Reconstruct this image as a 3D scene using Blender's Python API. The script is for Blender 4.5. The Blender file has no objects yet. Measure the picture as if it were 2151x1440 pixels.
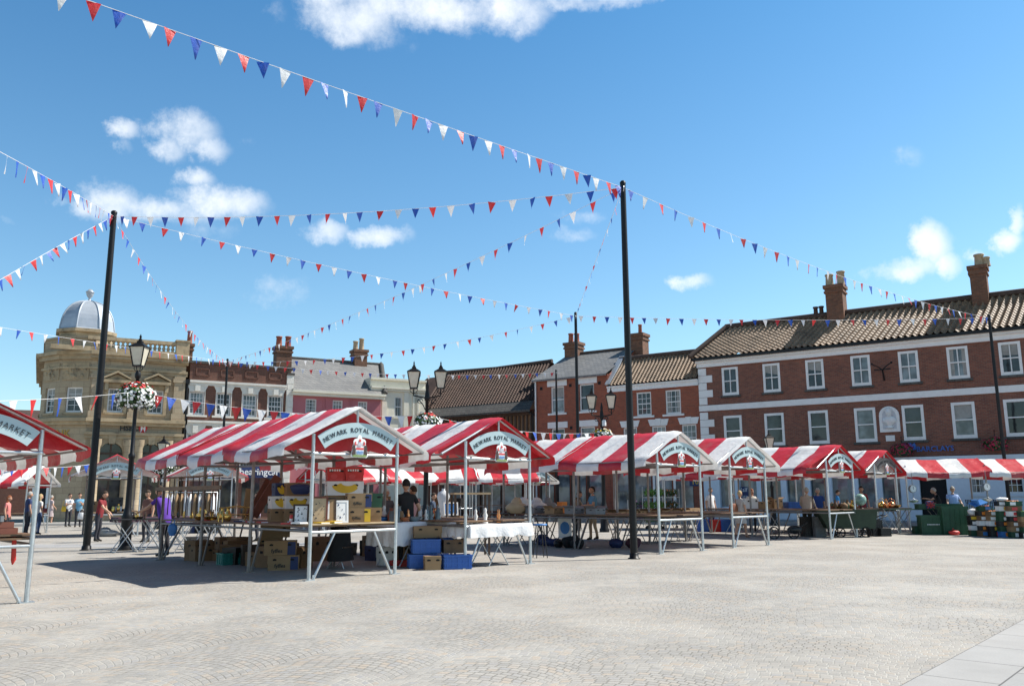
import bpy, math, random
from mathutils import Vector, Matrix, noise
R_ = math.radians
random.seed(7)
SC = bpy.context.scene
COL = SC.collection
# ---------------------------------------------------------------- camera model
FPX, PITCH, ROLL, EYE = 1770.0, R_(10.3), R_(-0.3), 1.5
def _axes():
    cp, sp = math.cos(PITCH), math.sin(PITCH)
    F = Vector((0, cp, sp)); Rr = Vector((1, 0, 0)); U = Vector((0, -sp, cp))
    cr, sr = math.cos(ROLL), math.sin(ROLL)
    return F, Rr * cr + U * sr, U * cr - Rr * sr
CF, CR, CU = _axes()
CAM = Vector((0, 0, EYE))
def ray(x, y):
    return (CF + CR * ((x - 1075.5) / FPX) + CU * ((720 - y) / FPX)).normalized()
def gnd(x, y, z=0.0):
    "point of the horizontal plane z seen at photo pixel x,y"
    d = ray(x, y); return CAM + d * ((z - EYE) / d.z)
def at_dist(x, y, D):
    "point at horizontal distance D along photo pixel x,y"
    d = ray(x, y); return CAM + d * (D / math.hypot(d.x, d.y))
def at_height(x, y, z):
    d = ray(x, y); return CAM + d * ((z - EYE) / d.z)
cd = bpy.data.cameras.new('camera'); cam = bpy.data.objects.new('camera', cd); COL.objects.link(cam)
cam.matrix_world = Matrix.Translation(CAM) @ Matrix((CR, CU, -CF)).transposed().to_4x4()
cd.sensor_width = 36; cd.lens = 36 * FPX / 2151; cd.clip_end = 3000; cd.clip_start = .1
SC.camera = cam
# ---------------------------------------------------------------- objects
def tag(o, label=None, cat=None, group=None, kind=None):
    if label: o['label'] = label
    if cat: o['category'] = cat
    if group: o['group'] = group
    if kind: o['kind'] = kind
    return o
def empty(name, loc, rz=0, parent=None):
    o = bpy.data.objects.new(name, None); COL.objects.link(o)
    o.location = loc; o.rotation_euler = (0, 0, rz); o.empty_display_size = .2
    if parent: o.parent = parent
    return o
def thing(name, label, cat, loc=(0, 0, 0), rz=0, group=None):
    return tag(empty(name, loc, rz), label, cat, group)
def copy_tree(o, parent=None):
    c = o.copy(); COL.objects.link(c)
    if parent: c.parent = parent
    for ch in list(o.children): copy_tree(ch, c)
    return c
class MB:
    "mesh collector: every shape takes a material index"
    def __init__(s): s.v = []; s.f = []; s.m = []; s.sm = []; s.M = Matrix.Identity(4)
    def add(s, vs, fs, m=0, smooth=False):
        b = len(s.v); s.v += [s.M @ Vector(p) for p in vs]
        for f in fs: s.f.append([b + i for i in f]); s.m.append(m); s.sm.append(smooth)
    def box(s, c, d, m=0, rz=0, rx=0, ry=0):
        X = Matrix.Translation(c) @ Matrix.Rotation(rz, 4, 'Z') @ Matrix.Rotation(ry, 4, 'Y') @ Matrix.Rotation(rx, 4, 'X')
        a, b, h = d[0] / 2, d[1] / 2, d[2] / 2
        vs = [X @ Vector(p) for p in ((-a, -b, -h), (a, -b, -h), (a, b, -h), (-a, b, -h), (-a, -b, h), (a, -b, h), (a, b, h), (-a, b, h))]
        s.add(vs, [(3, 2, 1, 0), (4, 5, 6, 7), (0, 1, 5, 4), (1, 2, 6, 5), (2, 3, 7, 6), (3, 0, 4, 7)], m)
    def bb(s, x0, x1, y0, y1, z0, z1, m=0):
        s.box(((x0 + x1) / 2, (y0 + y1) / 2, (z0 + z1) / 2), (abs(x1 - x0), abs(y1 - y0), abs(z1 - z0)), m)
    def tube(s, pts, r, n=8, m=0, caps=True):
        pts = [Vector(p) for p in pts]; rings = []
        rs = r if isinstance(r, (list, tuple)) else [r] * len(pts)
        up = None
        for i, p in enumerate(pts):
            t = (pts[min(i + 1, len(pts) - 1)] - pts[max(i - 1, 0)]).normalized()
            if up is None:
                up = Vector((0, 0, 1)) if abs(t.z) < .9 else Vector((1, 0, 0))
            a = t.cross(up).normalized(); b = a.cross(t).normalized(); up = b
            rings.append([p + (a * math.cos(2 * math.pi * k / n) + b * math.sin(2 * math.pi * k / n)) * rs[i] for k in range(n)])
        vs = [q for rg in rings for q in rg]; fs = []
        for i in range(len(pts) - 1):
            for k in range(n): fs.append((i * n + k, i * n + (k + 1) % n, (i + 1) * n + (k + 1) % n, (i + 1) * n + k))
        s.add(vs, fs, m, True)
        if caps:
            s.add(rings[0], [tuple(range(n))[::-1]], m); s.add(rings[-1], [tuple(range(n))], m)
    def lathe(s, c, prof, n=16, m=0, a0=0.0, smooth=True, sx=1, sy=1):
        vs = []; fs = []
        for r, z in prof:
            for k in range(n):
                a = a0 + 2 * math.pi * k / n; vs.append((c[0] + sx * r * math.cos(a), c[1] + sy * r * math.sin(a), c[2] + z))
        for i in range(len(prof) - 1):
            for k in range(n): fs.append((i * n + k, i * n + (k + 1) % n, (i + 1) * n + (k + 1) % n, (i + 1) * n + k))
        s.add(vs, fs, m, smooth)
        if prof[0][0] > 1e-4: s.add(vs[:n], [tuple(range(n))[::-1]], m)
        if prof[-1][0] > 1e-4: s.add(vs[-n:], [tuple(range(n))], m)
    def ball(s, c, r, m=0, n=10, k=7):
        rx, ry, rz = r if isinstance(r, (tuple, list)) else (r, r, r)
        s.lathe(c, [(max(1e-5, math.sin(math.pi * i / k)), -rz * math.cos(math.pi * i / k)) for i in range(k + 1)], n, m, sx=rx, sy=ry)
    def prism(s, poly, y0, y1, m=0):
        "outline in x,z extruded along y"
        n = len(poly)
        vs = [(x, y0, z) for x, z in poly] + [(x, y1, z) for x, z in poly]
        fs = [tuple(range(n)), tuple(range(n, 2 * n))[::-1]] + [(i, i + n, (i + 1) % n + n, (i + 1) % n) for i in range(n)]
        s.add(vs, fs, m)
    def quad(s, a, b, c, d, m=0): s.add([a, b, c, d], [(0, 1, 2, 3)], m)
    def build(s, name, mats, parent=None, loc=None, rz=0, bevel=0):
        me = bpy.data.meshes.new(name); me.from_pydata([tuple(v) for v in s.v], [], s.f)
        for m in (mats if isinstance(mats, (list, tuple)) else [mats]): me.materials.append(m)
        me.polygons.foreach_set('material_index', s.m); me.polygons.foreach_set('use_smooth', s.sm); me.update()
        o = bpy.data.objects.new(name, me); COL.objects.link(o)
        if parent: o.parent = parent
        if loc is not None: o.location = loc
        o.rotation_euler.z = rz
        if bevel:
            b = o.modifiers.new('b', 'BEVEL'); b.width = bevel; b.segments = 1; b.limit_method = 'ANGLE'
        return o
_dg = None
def text_mesh(txt, size, align='CENTER', depth=.006, bold=0.0):
    "verts, faces of extruded lettering in the x,z plane facing -y"
    c = bpy.data.curves.new('lettering', 'FONT'); c.body = txt; c.size = size; c.align_x = align; c.extrude = depth; c.offset = bold; c.resolution_u = 2
    o = bpy.data.objects.new('lettering', c); COL.objects.link(o)
    dg = bpy.context.evaluated_depsgraph_get(); dg.update()
    me = bpy.data.meshes.new_from_object(o.evaluated_get(dg))
    vs = [Vector((v.co.x, -v.co.z, v.co.y)) for v in me.vertices]; fs = [tuple(p.vertices) for p in me.polygons]
    bpy.data.objects.remove(o); bpy.data.curves.remove(c); bpy.data.meshes.remove(me)
    return vs, fs
# ---------------------------------------------------------------- materials
class NT:
    def __init__(s, name):
        s.mat = bpy.data.materials.new(name); s.mat.use_nodes = True; s.t = s.mat.node_tree
        s.b = s.t.nodes['Principled BSDF']; s.out = s.t.nodes['Material Output']
    def n(s, typ, **kw):
        nd = s.t.nodes.new(typ)
        for k, v in kw.items(): setattr(nd, k, v)
        return nd
    def set(s, sock, v):
        if hasattr(v, 'is_linked') or isinstance(v, bpy.types.NodeSocket): s.t.links.new(v, sock)
        elif v is not None: sock.default_value = v
    def math(s, op, a, b=None, c=None, clamp=False):
        nd = s.n('ShaderNodeMath', operation=op, use_clamp=clamp)
        for i, v in enumerate((a, b, c)):
            if v is not None: s.set(nd.inputs[i], v)
        return nd.outputs[0]
    def mix(s, f, a, b, bt='MIX'):
        nd = s.n('ShaderNodeMix', data_type='RGBA', blend_type=bt)
        s.set(nd.inputs[0], f); s.set(nd.inputs[6], a if not isinstance(a, tuple) else (*a[:3], 1)); s.set(nd.inputs[7], b if not isinstance(b, tuple) else (*b[:3], 1))
        return nd.outputs[2]
    def noise(s, scale, vec=None, detail=4, rough=.55):
        nd = s.n('ShaderNodeTexNoise'); nd.inputs['Scale'].default_value = scale; nd.inputs['Detail'].default_value = detail; nd.inputs['Roughness'].default_value = rough
        if vec is not None: s.t.links.new(vec, nd.inputs['Vector'])
        return nd.outputs['Fac']
    def ramp(s, fac, *stops):
        nd = s.n('ShaderNodeValToRGB'); e = nd.color_ramp.elements
        while len(e) < len(stops): e.new(.5)
        for el, (p, c) in zip(e, stops): el.position = p; el.color = (*c[:3], 1) if isinstance(c, tuple) else (c, c, c, 1)
        s.t.links.new(fac, nd.inputs[0]); return nd.outputs[0]
    def smooth(s, v, lo, hi):
        nd = s.n('ShaderNodeMapRange', interpolation_type='SMOOTHSTEP'); s.set(nd.inputs[0], v)
        nd.inputs[1].default_value = lo; nd.inputs[2].default_value = hi; return nd.outputs[0]
    def obj(s): return s.n('ShaderNodeTexCoord').outputs['Object']
    def bump(s, h, strength=.3, dist=.01):
        nd = s.n('ShaderNodeBump'); nd.inputs['Strength'].default_value = strength; nd.inputs['Distance'].default_value = dist
        s.t.links.new(h, nd.inputs['Height']); s.t.links.new(nd.outputs[0], s.b.inputs['Normal'])
    def base(s, c): s.set(s.b.inputs['Base Color'], (*c[:3], 1) if isinstance(c, tuple) else c)
    def rough(s, r): s.set(s.b.inputs['Roughness'], r)
def mat(name, col, rough=.6, metal=0, var=.12, scale=6, bump=0, spec=.5, dirt=None):
    t = NT(name); co = t.obj()
    n1 = t.noise(scale, co); n2 = t.noise(scale * .17, co, 3)
    f = t.math('ADD', t.math('MULTIPLY', n1, .5), t.math('MULTIPLY', n2, .5))
    f = t.smooth(f, .3, .7)
    lo = tuple(c * (1 - var) for c in col); hi = tuple(min(1, c * (1 + var)) for c in col)
    c = t.mix(f, lo, hi)
    if dirt:
        d = t.smooth(t.noise(scale * .45, co, 6, .65), .52, .72); c = t.mix(t.math('MULTIPLY', d, dirt[0]), c, dirt[1])
    t.base(c); t.rough(rough); t.b.inputs['Metallic'].default_value = metal; t.b.inputs['Specular IOR Level'].default_value = spec
    if bump: t.bump(n1, bump, .02)
    return t.mat
def brick(name, c1, c2, mortar, bw=.225, rh=.075, ms=.009, var=.3, offset=.5, rough=.85, bump=.25):
    t = NT(name); co = t.obj()
    sp = t.n('ShaderNodeSeparateXYZ'); t.t.links.new(co, sp.inputs[0])
    cb = t.n('ShaderNodeCombineXYZ'); t.set(cb.inputs[0], t.math('ADD', sp.outputs[0], sp.outputs[1])); t.set(cb.inputs[1], sp.outputs[2])
    b = t.n('ShaderNodeTexBrick', offset=offset); t.t.links.new(cb.outputs[0], b.inputs['Vector'])
    b.inputs['Color1'].default_value = (*c1, 1); b.inputs['Color2'].default_value = (*c2, 1); b.inputs['Mortar'].default_value = (*mortar, 1)
    b.inputs['Scale'].default_value = 1; b.inputs['Mortar Size'].default_value = ms; b.inputs['Brick Width'].default_value = bw; b.inputs['Row Height'].default_value = rh; b.inputs['Bias'].default_value = 0
    n1 = t.noise(.5, co, 6, .65); n2 = t.noise(9, co, 3)
    g = t.math('ADD', t.math('MULTIPLY', n1, .6), t.math('MULTIPLY', n2, .4))
    k = t.ramp(g, (.25, 1 - var), (.75, 1 + var * .6))
    t.base(t.mix(1, b.outputs['Color'], k, 'MULTIPLY')); t.rough(rough)
    t.bump(b.outputs['Fac'], -bump, .01)
    return t.mat
def glass(name, tint):
    t = NT(name); co = t.obj()
    n1 = t.noise(.9, co, 3)
    t.base(t.mix(t.smooth(n1, .35, .65), tuple(c * .5 for c in tint), tuple(c * 1.5 for c in tint))); t.rough(.05); t.b.inputs['Specular IOR Level'].default_value = .5
    t.bump(t.noise(2.2, co, 2), .12, .02)
    return t.mat
def cloth(name, col, trans=.35, rough=.45, var=.06):
    t = NT(name); co = t.obj()
    n1 = t.noise(3.5, co, 5)
    c = t.mix(t.smooth(n1, .3, .7), tuple(x * (1 - var) for x in col), tuple(min(1, x * (1 + var)) for x in col))
    c = t.mix(t.math('MULTIPLY', t.smooth(t.noise(1.3, co, 6, .7), .5, .75), .3), c, (.35, .3, .25))
    t.base(c); t.rough(rough); t.bump(t.noise(3.2, co, 5, .6), .6, .06)
    tr = t.n('ShaderNodeBsdfTranslucent'); t.set(tr.inputs[0], c)
    mx = t.n('ShaderNodeMixShader'); mx.inputs[0].default_value = trans
    t.t.links.new(t.b.outputs[0], mx.inputs[1]); t.t.links.new(tr.outputs[0], mx.inputs[2]); t.t.links.new(mx.outputs[0], t.out.inputs[0])
    return t.mat
M = {}
M['white_paint'] = mat('white_paint', (.74, .74, .73), .5, var=.05, dirt=(.25, (.45, .43, .4)))
M['cream_paint'] = mat('cream_paint', (.72, .68, .55), .6, var=.06, scale=3, dirt=(.3, (.5, .46, .36)))
M['pink_paint'] = mat('pink_paint', (.40, .125, .14), .65, var=.07, scale=2)
M['pale_blue_paint'] = mat('pale_blue_paint', (.62, .70, .78), .5, var=.05)
M['black_iron'] = mat('black_iron', (.009, .009, .010), .45, var=.2, spec=.3)
M['galv'] = mat('galvanised_steel', (.52, .55, .57), .38, .75, var=.14, scale=14)
M['galv_dark'] = mat('weathered_steel', (.26, .24, .23), .5, .55, var=.2, scale=10)
M['wood'] = mat('bare_timber', (.17, .10, .055), .65, var=.3, scale=5)
M['ply'] = mat('pale_plywood', (.48, .36, .22), .6, var=.15, scale=4)
M['darkwood'] = mat('dark_timber', (.055, .03, .018), .6, var=.35)
M['redwood'] = mat('red_brown_timber', (.16, .05, .03), .6, var=.3)
M['card'] = mat('brown_cardboard', (.31, .20, .105), .8, var=.12, scale=3)
M['card_dark'] = mat('dark_cardboard', (.22, .13, .065), .8, var=.15, scale=3)
M['print_black'] = mat('black_print', (.03, .03, .03), .6)
M['charcoal'] = mat('charcoal_letter', (.035, .04, .045), .45)
M['sign'] = mat('pale_blue_sign', (.40, .51, .54), .35, var=.05)
M['white_card'] = mat('white_card', (.80, .80, .79), .7, var=.05)
M['red'] = mat('red_plastic', (.55, .03, .025), .5, var=.1)
M['yellow'] = mat('yellow_print', (.72, .46, .03), .6, var=.1)
M['blue'] = mat('blue_plastic', (.03, .12, .42), .45, var=.12)
M['navy'] = mat('navy_print', (.02, .035, .12), .6)
M['teal'] = mat('teal_plastic', (.02, .20, .17), .5)
M['green'] = mat('dark_green_plastic', (.015, .075, .035), .5, var=.2)
M['olive'] = mat('green_canvas', (.03, .05, .03), .75, var=.2)
M['orange'] = mat('orange_plastic', (.75, .22, .02), .5)
M['grey'] = mat('grey_plastic', (.2, .21, .22), .6)
M['blackplastic'] = mat('black_plastic', (.015, .015, .016), .45)
M['black_cloth'] = mat('black_cloth', (.011, .011, .013), .9, var=.25)
M['white_cloth'] = mat('white_cotton', (.70, .70, .71), .85, var=.06, scale=11, bump=.9)
M['purple_cloth'] = mat('dark_purple_cloth', (.06, .02, .035), .85, var=.3)
M['brass'] = mat('polished_brass', (.75, .48, .14), .25, .9, var=.15)
M['copper'] = mat('polished_copper', (.72, .28, .12), .25, .9, var=.15)
M['china'] = mat('white_china', (.75, .73, .7), .25, var=.08)
M['stone'] = brick('honey_stone', (.43, .345, .23), (.36, .28, .185), (.26, .2, .135), .75, .36, .012, .28)
M['stone_plain'] = mat('carved_stone', (.39, .30, .185), .8, var=.25, scale=3, bump=.3, dirt=(.75, (.10, .08, .055)))
M['stone_white'] = mat('white_stucco', (.70, .67, .60), .7, var=.07, scale=3, dirt=(.3, (.42, .38, .3)))
M['lead'] = mat('lead_sheet', (.40, .44, .49), .45, .25, var=.12, scale=2, dirt=(.4, (.6, .64, .68)))
M['brick_brown'] = brick('brown_brick', (.19, .068, .042), (.125, .045, .03), (.17, .12, .09))
M['brick_red'] = brick('red_brick', (.36, .085, .04), (.25, .06, .032), (.22, .14, .1))
M['brick_plum'] = brick('plum_brick', (.265, .088, .052), (.16, .055, .038), (.19, .14, .11), var=.42)
M['brick_chim'] = brick('sooty_brick', (.25, .1, .05), (.14, .06, .035), (.15, .11, .08), var=.5)
M['slate'] = brick('grey_slate', (.25, .245, .235), (.19, .19, .19), (.09, .09, .09), .3, .2, .012, .3, .5, .6, .5)
M['slate_dark'] = brick('stone_slate', (.10, .095, .085), (.075, .07, .065), (.03, .03, .03), .35, .22, .014, .35)
M['tile_dark'] = mat('dark_pantile', (.072, .042, .03), .75, var=.45, scale=9, dirt=(.4, (.16, .07, .04)))
M['tile_buff'] = mat('weathered_pantile', (.29, .20, .13), .6, var=.35, scale=7, dirt=(.65, (.10, .065, .045)))
M['tile_flat'] = mat('ridge_tile', (.07, .045, .035), .8, var=.3)
M['pot'] = mat('terracotta_pot', (.33, .1, .06), .8, var=.2)
M['pot_pale'] = mat('buff_pot', (.42, .33, .22), .8, var=.2)
M['glass'] = glass('window_glass', (.03, .036, .04))
M['glass_pale'] = glass('curtained_glass', (.16, .19, .2))
M['glass_lamp'] = mat('milky_lamp_glass', (.62, .58, .46), .2, var=.1)
M['dark_inside'] = mat('dark_interior', (.012, .012, .013), .9)
M['leaf'] = mat('leaf_green', (.045, .1, .025), .6, var=.4, scale=20)
M['leaf_bright'] = mat('bright_leaf', (.12, .26, .04), .6, var=.35, scale=20)
M['petal_white'] = mat('white_petal', (.82, .82, .8), .7, var=.03)
M['petal_red'] = mat('red_petal', (.6, .03, .03), .7, var=.2)
M['petal_pink'] = mat('crimson_petal', (.42, .02, .07), .7, var=.2)
M['petal_purple'] = mat('lilac_petal', (.3, .12, .3), .7, var=.2)
M['tarp_red'] = cloth('red_tarpaulin', (.52, .02, .032), .08)
M['tarp_white'] = cloth('white_tarpaulin', (.80, .80, .79), .18)
M['pen_red'] = cloth('red_pennant', (.66, .025, .03), .22)
M['pen_white'] = cloth('white_pennant', (.82, .82, .82), .3)
M['pen_blue'] = cloth('blue_pennant', (.012, .085, .46), .12)
M['cord'] = mat('white_cord', (.75, .75, .75), .8)
M['gold'] = mat('gilt_letter', (.42, .25, .04), .4, .3)
# ---------------------------------------------------------------- light, sky, clouds
SUN_AZ, SUN_EL = R_(75), R_(49)
sl = bpy.data.lights.new('sun', 'SUN'); sl.energy = 5.0; sl.angle = R_(.5); sl.color = (1, .95, .87)
so = bpy.data.objects.new('sun', sl); COL.objects.link(so)
sd = Vector((math.sin(SUN_AZ) * math.cos(SUN_EL), math.cos(SUN_AZ) * math.cos(SUN_EL), math.sin(SUN_EL)))
so.rotation_euler = sd.to_track_quat('Z', 'Y').to_euler(); so.location = (30, 10, 40)
W = bpy.data.worlds.new('World'); SC.world = W; W.use_nodes = True
class WT(NT):
    def __init__(s, w): s.t = w.node_tree
wt = WT(W); wt.t.nodes.clear()
sky = wt.n('ShaderNodeTexSky', sky_type='NISHITA'); sky.sun_disc = False; sky.sun_elevation = SUN_EL; sky.sun_rotation = SUN_AZ
sky.air_density = 1.0; sky.dust_density = .6; sky.ozone_density = 2.2; sky.altitude = 50
hs = wt.n('ShaderNodeHueSaturation'); hs.inputs['Saturation'].default_value = 1.06; hs.inputs['Value'].default_value = 1.0; wt.t.links.new(sky.outputs[0], hs.inputs['Color'])
gen = wt.n('ShaderNodeTexCoord').outputs['Generated']
wn = wt.n('ShaderNodeTexNoise', noise_dimensions='3D'); wn.inputs['Scale'].default_value = 19; wn.inputs['Detail'].default_value = 9; wn.inputs['Roughness'].default_value = .66; wt.t.links.new(gen, wn.inputs['Vector'])
wn2 = wt.n('ShaderNodeTexNoise'); wn2.inputs['Scale'].default_value = 7; wn2.inputs['Detail'].default_value = 3; wt.t.links.new(gen, wn2.inputs['Vector'])
sp = wt.n('ShaderNodeSeparateXYZ'); wt.t.links.new(gen, sp.inputs[0])
sc1 = wt.n('ShaderNodeSeparateColor'); wt.t.links.new(wn.outputs['Color'], sc1.inputs[0])
AZ = wt.math('ADD', wt.math('ARCTAN2', sp.outputs[0], sp.outputs[1]), wt.math('MULTIPLY', wt.math('SUBTRACT', sc1.outputs[0], .5), .05))
EL = wt.math('ADD', wt.math('ARCSINE', sp.outputs[2]), wt.math('MULTIPLY', wt.math('SUBTRACT', sc1.outputs[1], .5), .04))
clouds = [  # photo centre, half width, half height, density, lower edge weight
 (735, 30, 95, 60, 1.15), (890, 22, 190, 42, 1.1), (1080, 25, 75, 50, 1.1), (1240, 3, 190, 20, .9), (800, 75, 70, 28, .55), (580, 30, 22, 26, .35),
 (385, 272, 70, 44, 1.15), (432, 306, 48, 26, 1.0), (352, 312, 40, 26, .9), (412, 372, 40, 22, .95), (266, 270, 30, 22, .85), (262, 310, 16, 16, .4), (515, 300, 22, 12, .3),
 (235, 420, 70, 36, 1.0), (330, 440, 110, 30, 1.0), (470, 425, 92, 34, 1.05), (190, 440, 50, 24, .7), (120, 428, 20, 14, .6), (420, 480, 70, 22, .35), (10, 460, 22, 8, .3),
 (688, 486, 44, 20, 1.0), (795, 498, 66, 20, 1.0), (845, 492, 22, 18, .8),
 (1195, 495, 52, 14, .5), (590, 615, 70, 26, .32), (1454, 593, 38, 18, .95), (1215, 455, 60, 10, .2),
 (1955, 515, 46, 42, 1.2), (1905, 562, 74, 24, 1.15), (1985, 555, 30, 30, 1.05), (2118, 510, 34, 26, 1.1), (2140, 465, 16, 34, .9), (2046, 541, 26, 12, .7), (1905, 335, 34, 22, .4)]
mask = None
for x, y, rx, ry, k in clouds:
    d = ray(x, y); a = math.atan2(d.x, d.y); e = math.asin(d.z)
    da = ray(x + rx, y); db = ray(x, y - ry)
    wa = abs(math.atan2(da.x, da.y) - a); we = abs(math.asin(db.z) - e)
    u = wt.math('DIVIDE', wt.math('SUBTRACT', AZ, a), wa); v = wt.math('DIVIDE', wt.math('SUBTRACT', EL, e), we)
    r2 = wt.math('ADD', wt.math('MULTIPLY', u, u), wt.math('MULTIPLY', v, v))
    m = wt.math('MULTIPLY', wt.math('SUBTRACT', 1.0, wt.math('MULTIPLY', r2, .58)), k * .92)
    mask = m if mask is None else wt.math('SMOOTH_MAX', mask, m, .12)
mask = wt.math('MAXIMUM', mask, -.5)
dens = wt.math('ADD', mask, wt.math('MULTIPLY', wt.math('SUBTRACT', wn.outputs[0], .5), 2.1))
alpha = wt.math('MULTIPLY', wt.smooth(dens, .0, 1.45), .95)
shade = wt.math('ADD', wt.math('MULTIPLY', wt.math('SUBTRACT', wn2.outputs[0], .5), 2.8), .5, clamp=True)
# cloud brightness is in the same units as the sky texture
ccol = wt.mix(shade, (6.4, 7.0, 7.7), (8.6, 8.7, 8.7))
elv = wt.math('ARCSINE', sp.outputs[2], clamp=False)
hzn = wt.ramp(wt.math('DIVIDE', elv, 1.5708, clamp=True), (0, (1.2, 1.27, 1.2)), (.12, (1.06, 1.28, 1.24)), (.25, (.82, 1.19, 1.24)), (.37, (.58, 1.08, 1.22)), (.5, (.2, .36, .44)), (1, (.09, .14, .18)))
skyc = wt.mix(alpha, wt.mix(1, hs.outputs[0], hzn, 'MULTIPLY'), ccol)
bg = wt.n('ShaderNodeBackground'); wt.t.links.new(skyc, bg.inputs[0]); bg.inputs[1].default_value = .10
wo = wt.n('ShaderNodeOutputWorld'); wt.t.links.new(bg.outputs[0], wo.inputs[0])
W.cycles.sampling_method = 'AUTOMATIC'
SC.view_settings.view_transform = 'Standard'; SC.view_settings.look = 'None'; SC.view_settings.exposure = .55; SC.view_settings.gamma = 1
SC.render.engine = 'CYCLES'; SC.cycles.max_bounces = 6; SC.cycles.transparent_max_bounces = 6
# ---------------------------------------------------------------- paving
def fan_paving():
    t = NT('cobble_fans'); co = t.obj()
    mp = t.n('ShaderNodeMapping'); mp.inputs['Rotation'].default_value = (0, 0, R_(24)); t.t.links.new(co, mp.inputs[0])
    wv = t.n('ShaderNodeTexNoise'); wv.inputs['Scale'].default_value = .8; wv.inputs['Detail'].default_value = 3; t.t.links.new(co, wv.inputs['Vector'])
    vm = t.n('ShaderNodeVectorMath', operation='MULTIPLY_ADD'); t.t.links.new(wv.outputs['Color'], vm.inputs[0]); vm.inputs[1].default_value = (.14, .14, 0); t.t.links.new(mp.outputs[0], vm.inputs[2])
    sp = t.n('ShaderNodeSeparateXYZ'); t.t.links.new(vm.outputs[0], sp.inputs[0]); u, v = sp.outputs[0], sp.outputs[1]
    WC, RR, BH, BL = 1.3, .92, .088, .105
    uc = t.math('DIVIDE', u, WC); col = t.math('FLOOR', uc)
    uu = t.math('MULTIPLY', t.math('SUBTRACT', t.math('FRACT', uc), .5), WC)
    arc = t.math('SQRT', t.math('SUBTRACT', RR * RR, t.math('MULTIPLY', uu, uu)))
    vv = t.math('DIVIDE', t.math('SUBTRACT', v, arc), BH); band = t.math('FLOOR', vv); fv = t.math('FRACT', vv)
    wn = t.n('ShaderNodeTexWhiteNoise', noise_dimensions='2D'); cb = t.n('ShaderNodeCombineXYZ'); t.set(cb.inputs[0], band); t.set(cb.inputs[1], col); t.t.links.new(cb.outputs[0], wn.inputs['Vector'])
    al = t.math('ADD', t.math('MULTIPLY', t.math('ARCSINE', t.math('DIVIDE', uu, RR)), RR / BL), t.math('MULTIPLY', wn.outputs[0], 7.0))
    cell = t.math('FLOOR', al); fa = t.math('FRACT', al)
    cb2 = t.n('ShaderNodeCombineXYZ'); t.set(cb2.inputs[0], band); t.set(cb2.inputs[1], cell); t.set(cb2.inputs[2], col)
    w2 = t.n('ShaderNodeTexWhiteNoise', noise_dimensions='3D'); t.t.links.new(cb2.outputs[0], w2.inputs['Vector'])
    ea = t.math('MULTIPLY', t.math('MINIMUM', fa, t.math('SUBTRACT', 1.0, fa)), BL)
    ev = t.math('MULTIPLY', t.math('MINIMUM', fv, t.math('SUBTRACT', 1.0, fv)), BH)
    edge = t.math('MINIMUM', ea, ev)
    wob = t.noise(26, co, 2)
    edge = t.math('ADD', edge, t.math('MULTIPLY', t.math('SUBTRACT', wob, .5), .012))
    stone = t.smooth(edge, .002, .012)
    sep = t.n('ShaderNodeSeparateColor'); t.t.links.new(w2.outputs['Color'], sep.inputs[0])
    c = t.ramp(sep.outputs[0], (0, (.325, .31, .285)), (.3, (.375, .355, .325)), (.55, (.41, .385, .345)), (.72, (.35, .34, .33)), (.86, (.43, .365, .295)), (1, (.42, .395, .36)))
    big = t.noise(.22, co, 5, .6)
    pinkish = t.smooth(t.noise(.13, co, 3), .45, .68)
    c = t.mix(t.math('MULTIPLY', pinkish, .35), c, (.43, .375, .31))
    c = t.mix(1, c, t.ramp(big, (.3, .80), (.7, 1.03)), 'MULTIPLY')
    c = t.mix(1, c, t.ramp(t.noise(45, co, 3), (.3, .9), (.7, 1.07)), 'MULTIPLY')
    jd = t.smooth(t.noise(.55, co, 4, .6), .42, .62)
    joint = t.mix(jd, (.21, .195, .17), (.44, .42, .375))
    stain = t.smooth(t.noise(.7, co, 7, .72), .56, .78)
    c = t.mix(t.math('MULTIPLY', stain, .22), c, (.17, .155, .14))
    t.base(t.mix(stone, joint, c)); t.rough(.82)
    t.bump(t.math('ADD', stone, t.math('MULTIPLY', sep.outputs[1], .5)), .32, .012)
    return t.mat
M['paving'] = fan_paving()
M['slab'] = brick('grey_slab', (.40, .40, .40), (.34, .345, .35), (.14, .135, .13), 1.05, .62, .01, .14, .5, .75, .3)
def slab_mat():
    t = NT('slab_paving'); co = t.obj()
    b = t.n('ShaderNodeTexBrick', offset=.37); t.t.links.new(co, b.inputs['Vector'])
    for k, c in (('Color1', (.335, .33, .32)), ('Color2', (.38, .365, .345)), ('Mortar', (.12, .115, .11))): b.inputs[k].default_value = (*c, 1)
    b.inputs['Scale'].default_value = 1; b.inputs['Mortar Size'].default_value = .008; b.inputs['Brick Width'].default_value = .92; b.inputs['Row Height'].default_value = .60
    k = t.ramp(t.noise(1.1, co, 6, .65), (.3, .86), (.7, 1.08)); f = t.ramp(t.noise(60, co, 3), (.3, .93), (.7, 1.05))
    c = t.mix(1, t.mix(1, b.outputs[0], k, 'MULTIPLY'), f, 'MULTIPLY')
    t.base(c); t.rough(.75); t.bump(b.outputs['Fac'], -.3, .01); return t.mat
M['slab'] = slab_mat()
M['band'] = mat('smooth_setts', (.33, .325, .32), .8, var=.12, scale=5, dirt=(.3, (.22, .2, .19)))
m = MB(); m.quad((-320, -60, 0), (320, -60, 0), (320, 420, 0), (-320, 420, 0)); tag(m.build('ground', M['paving']), kind='structure')
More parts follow.
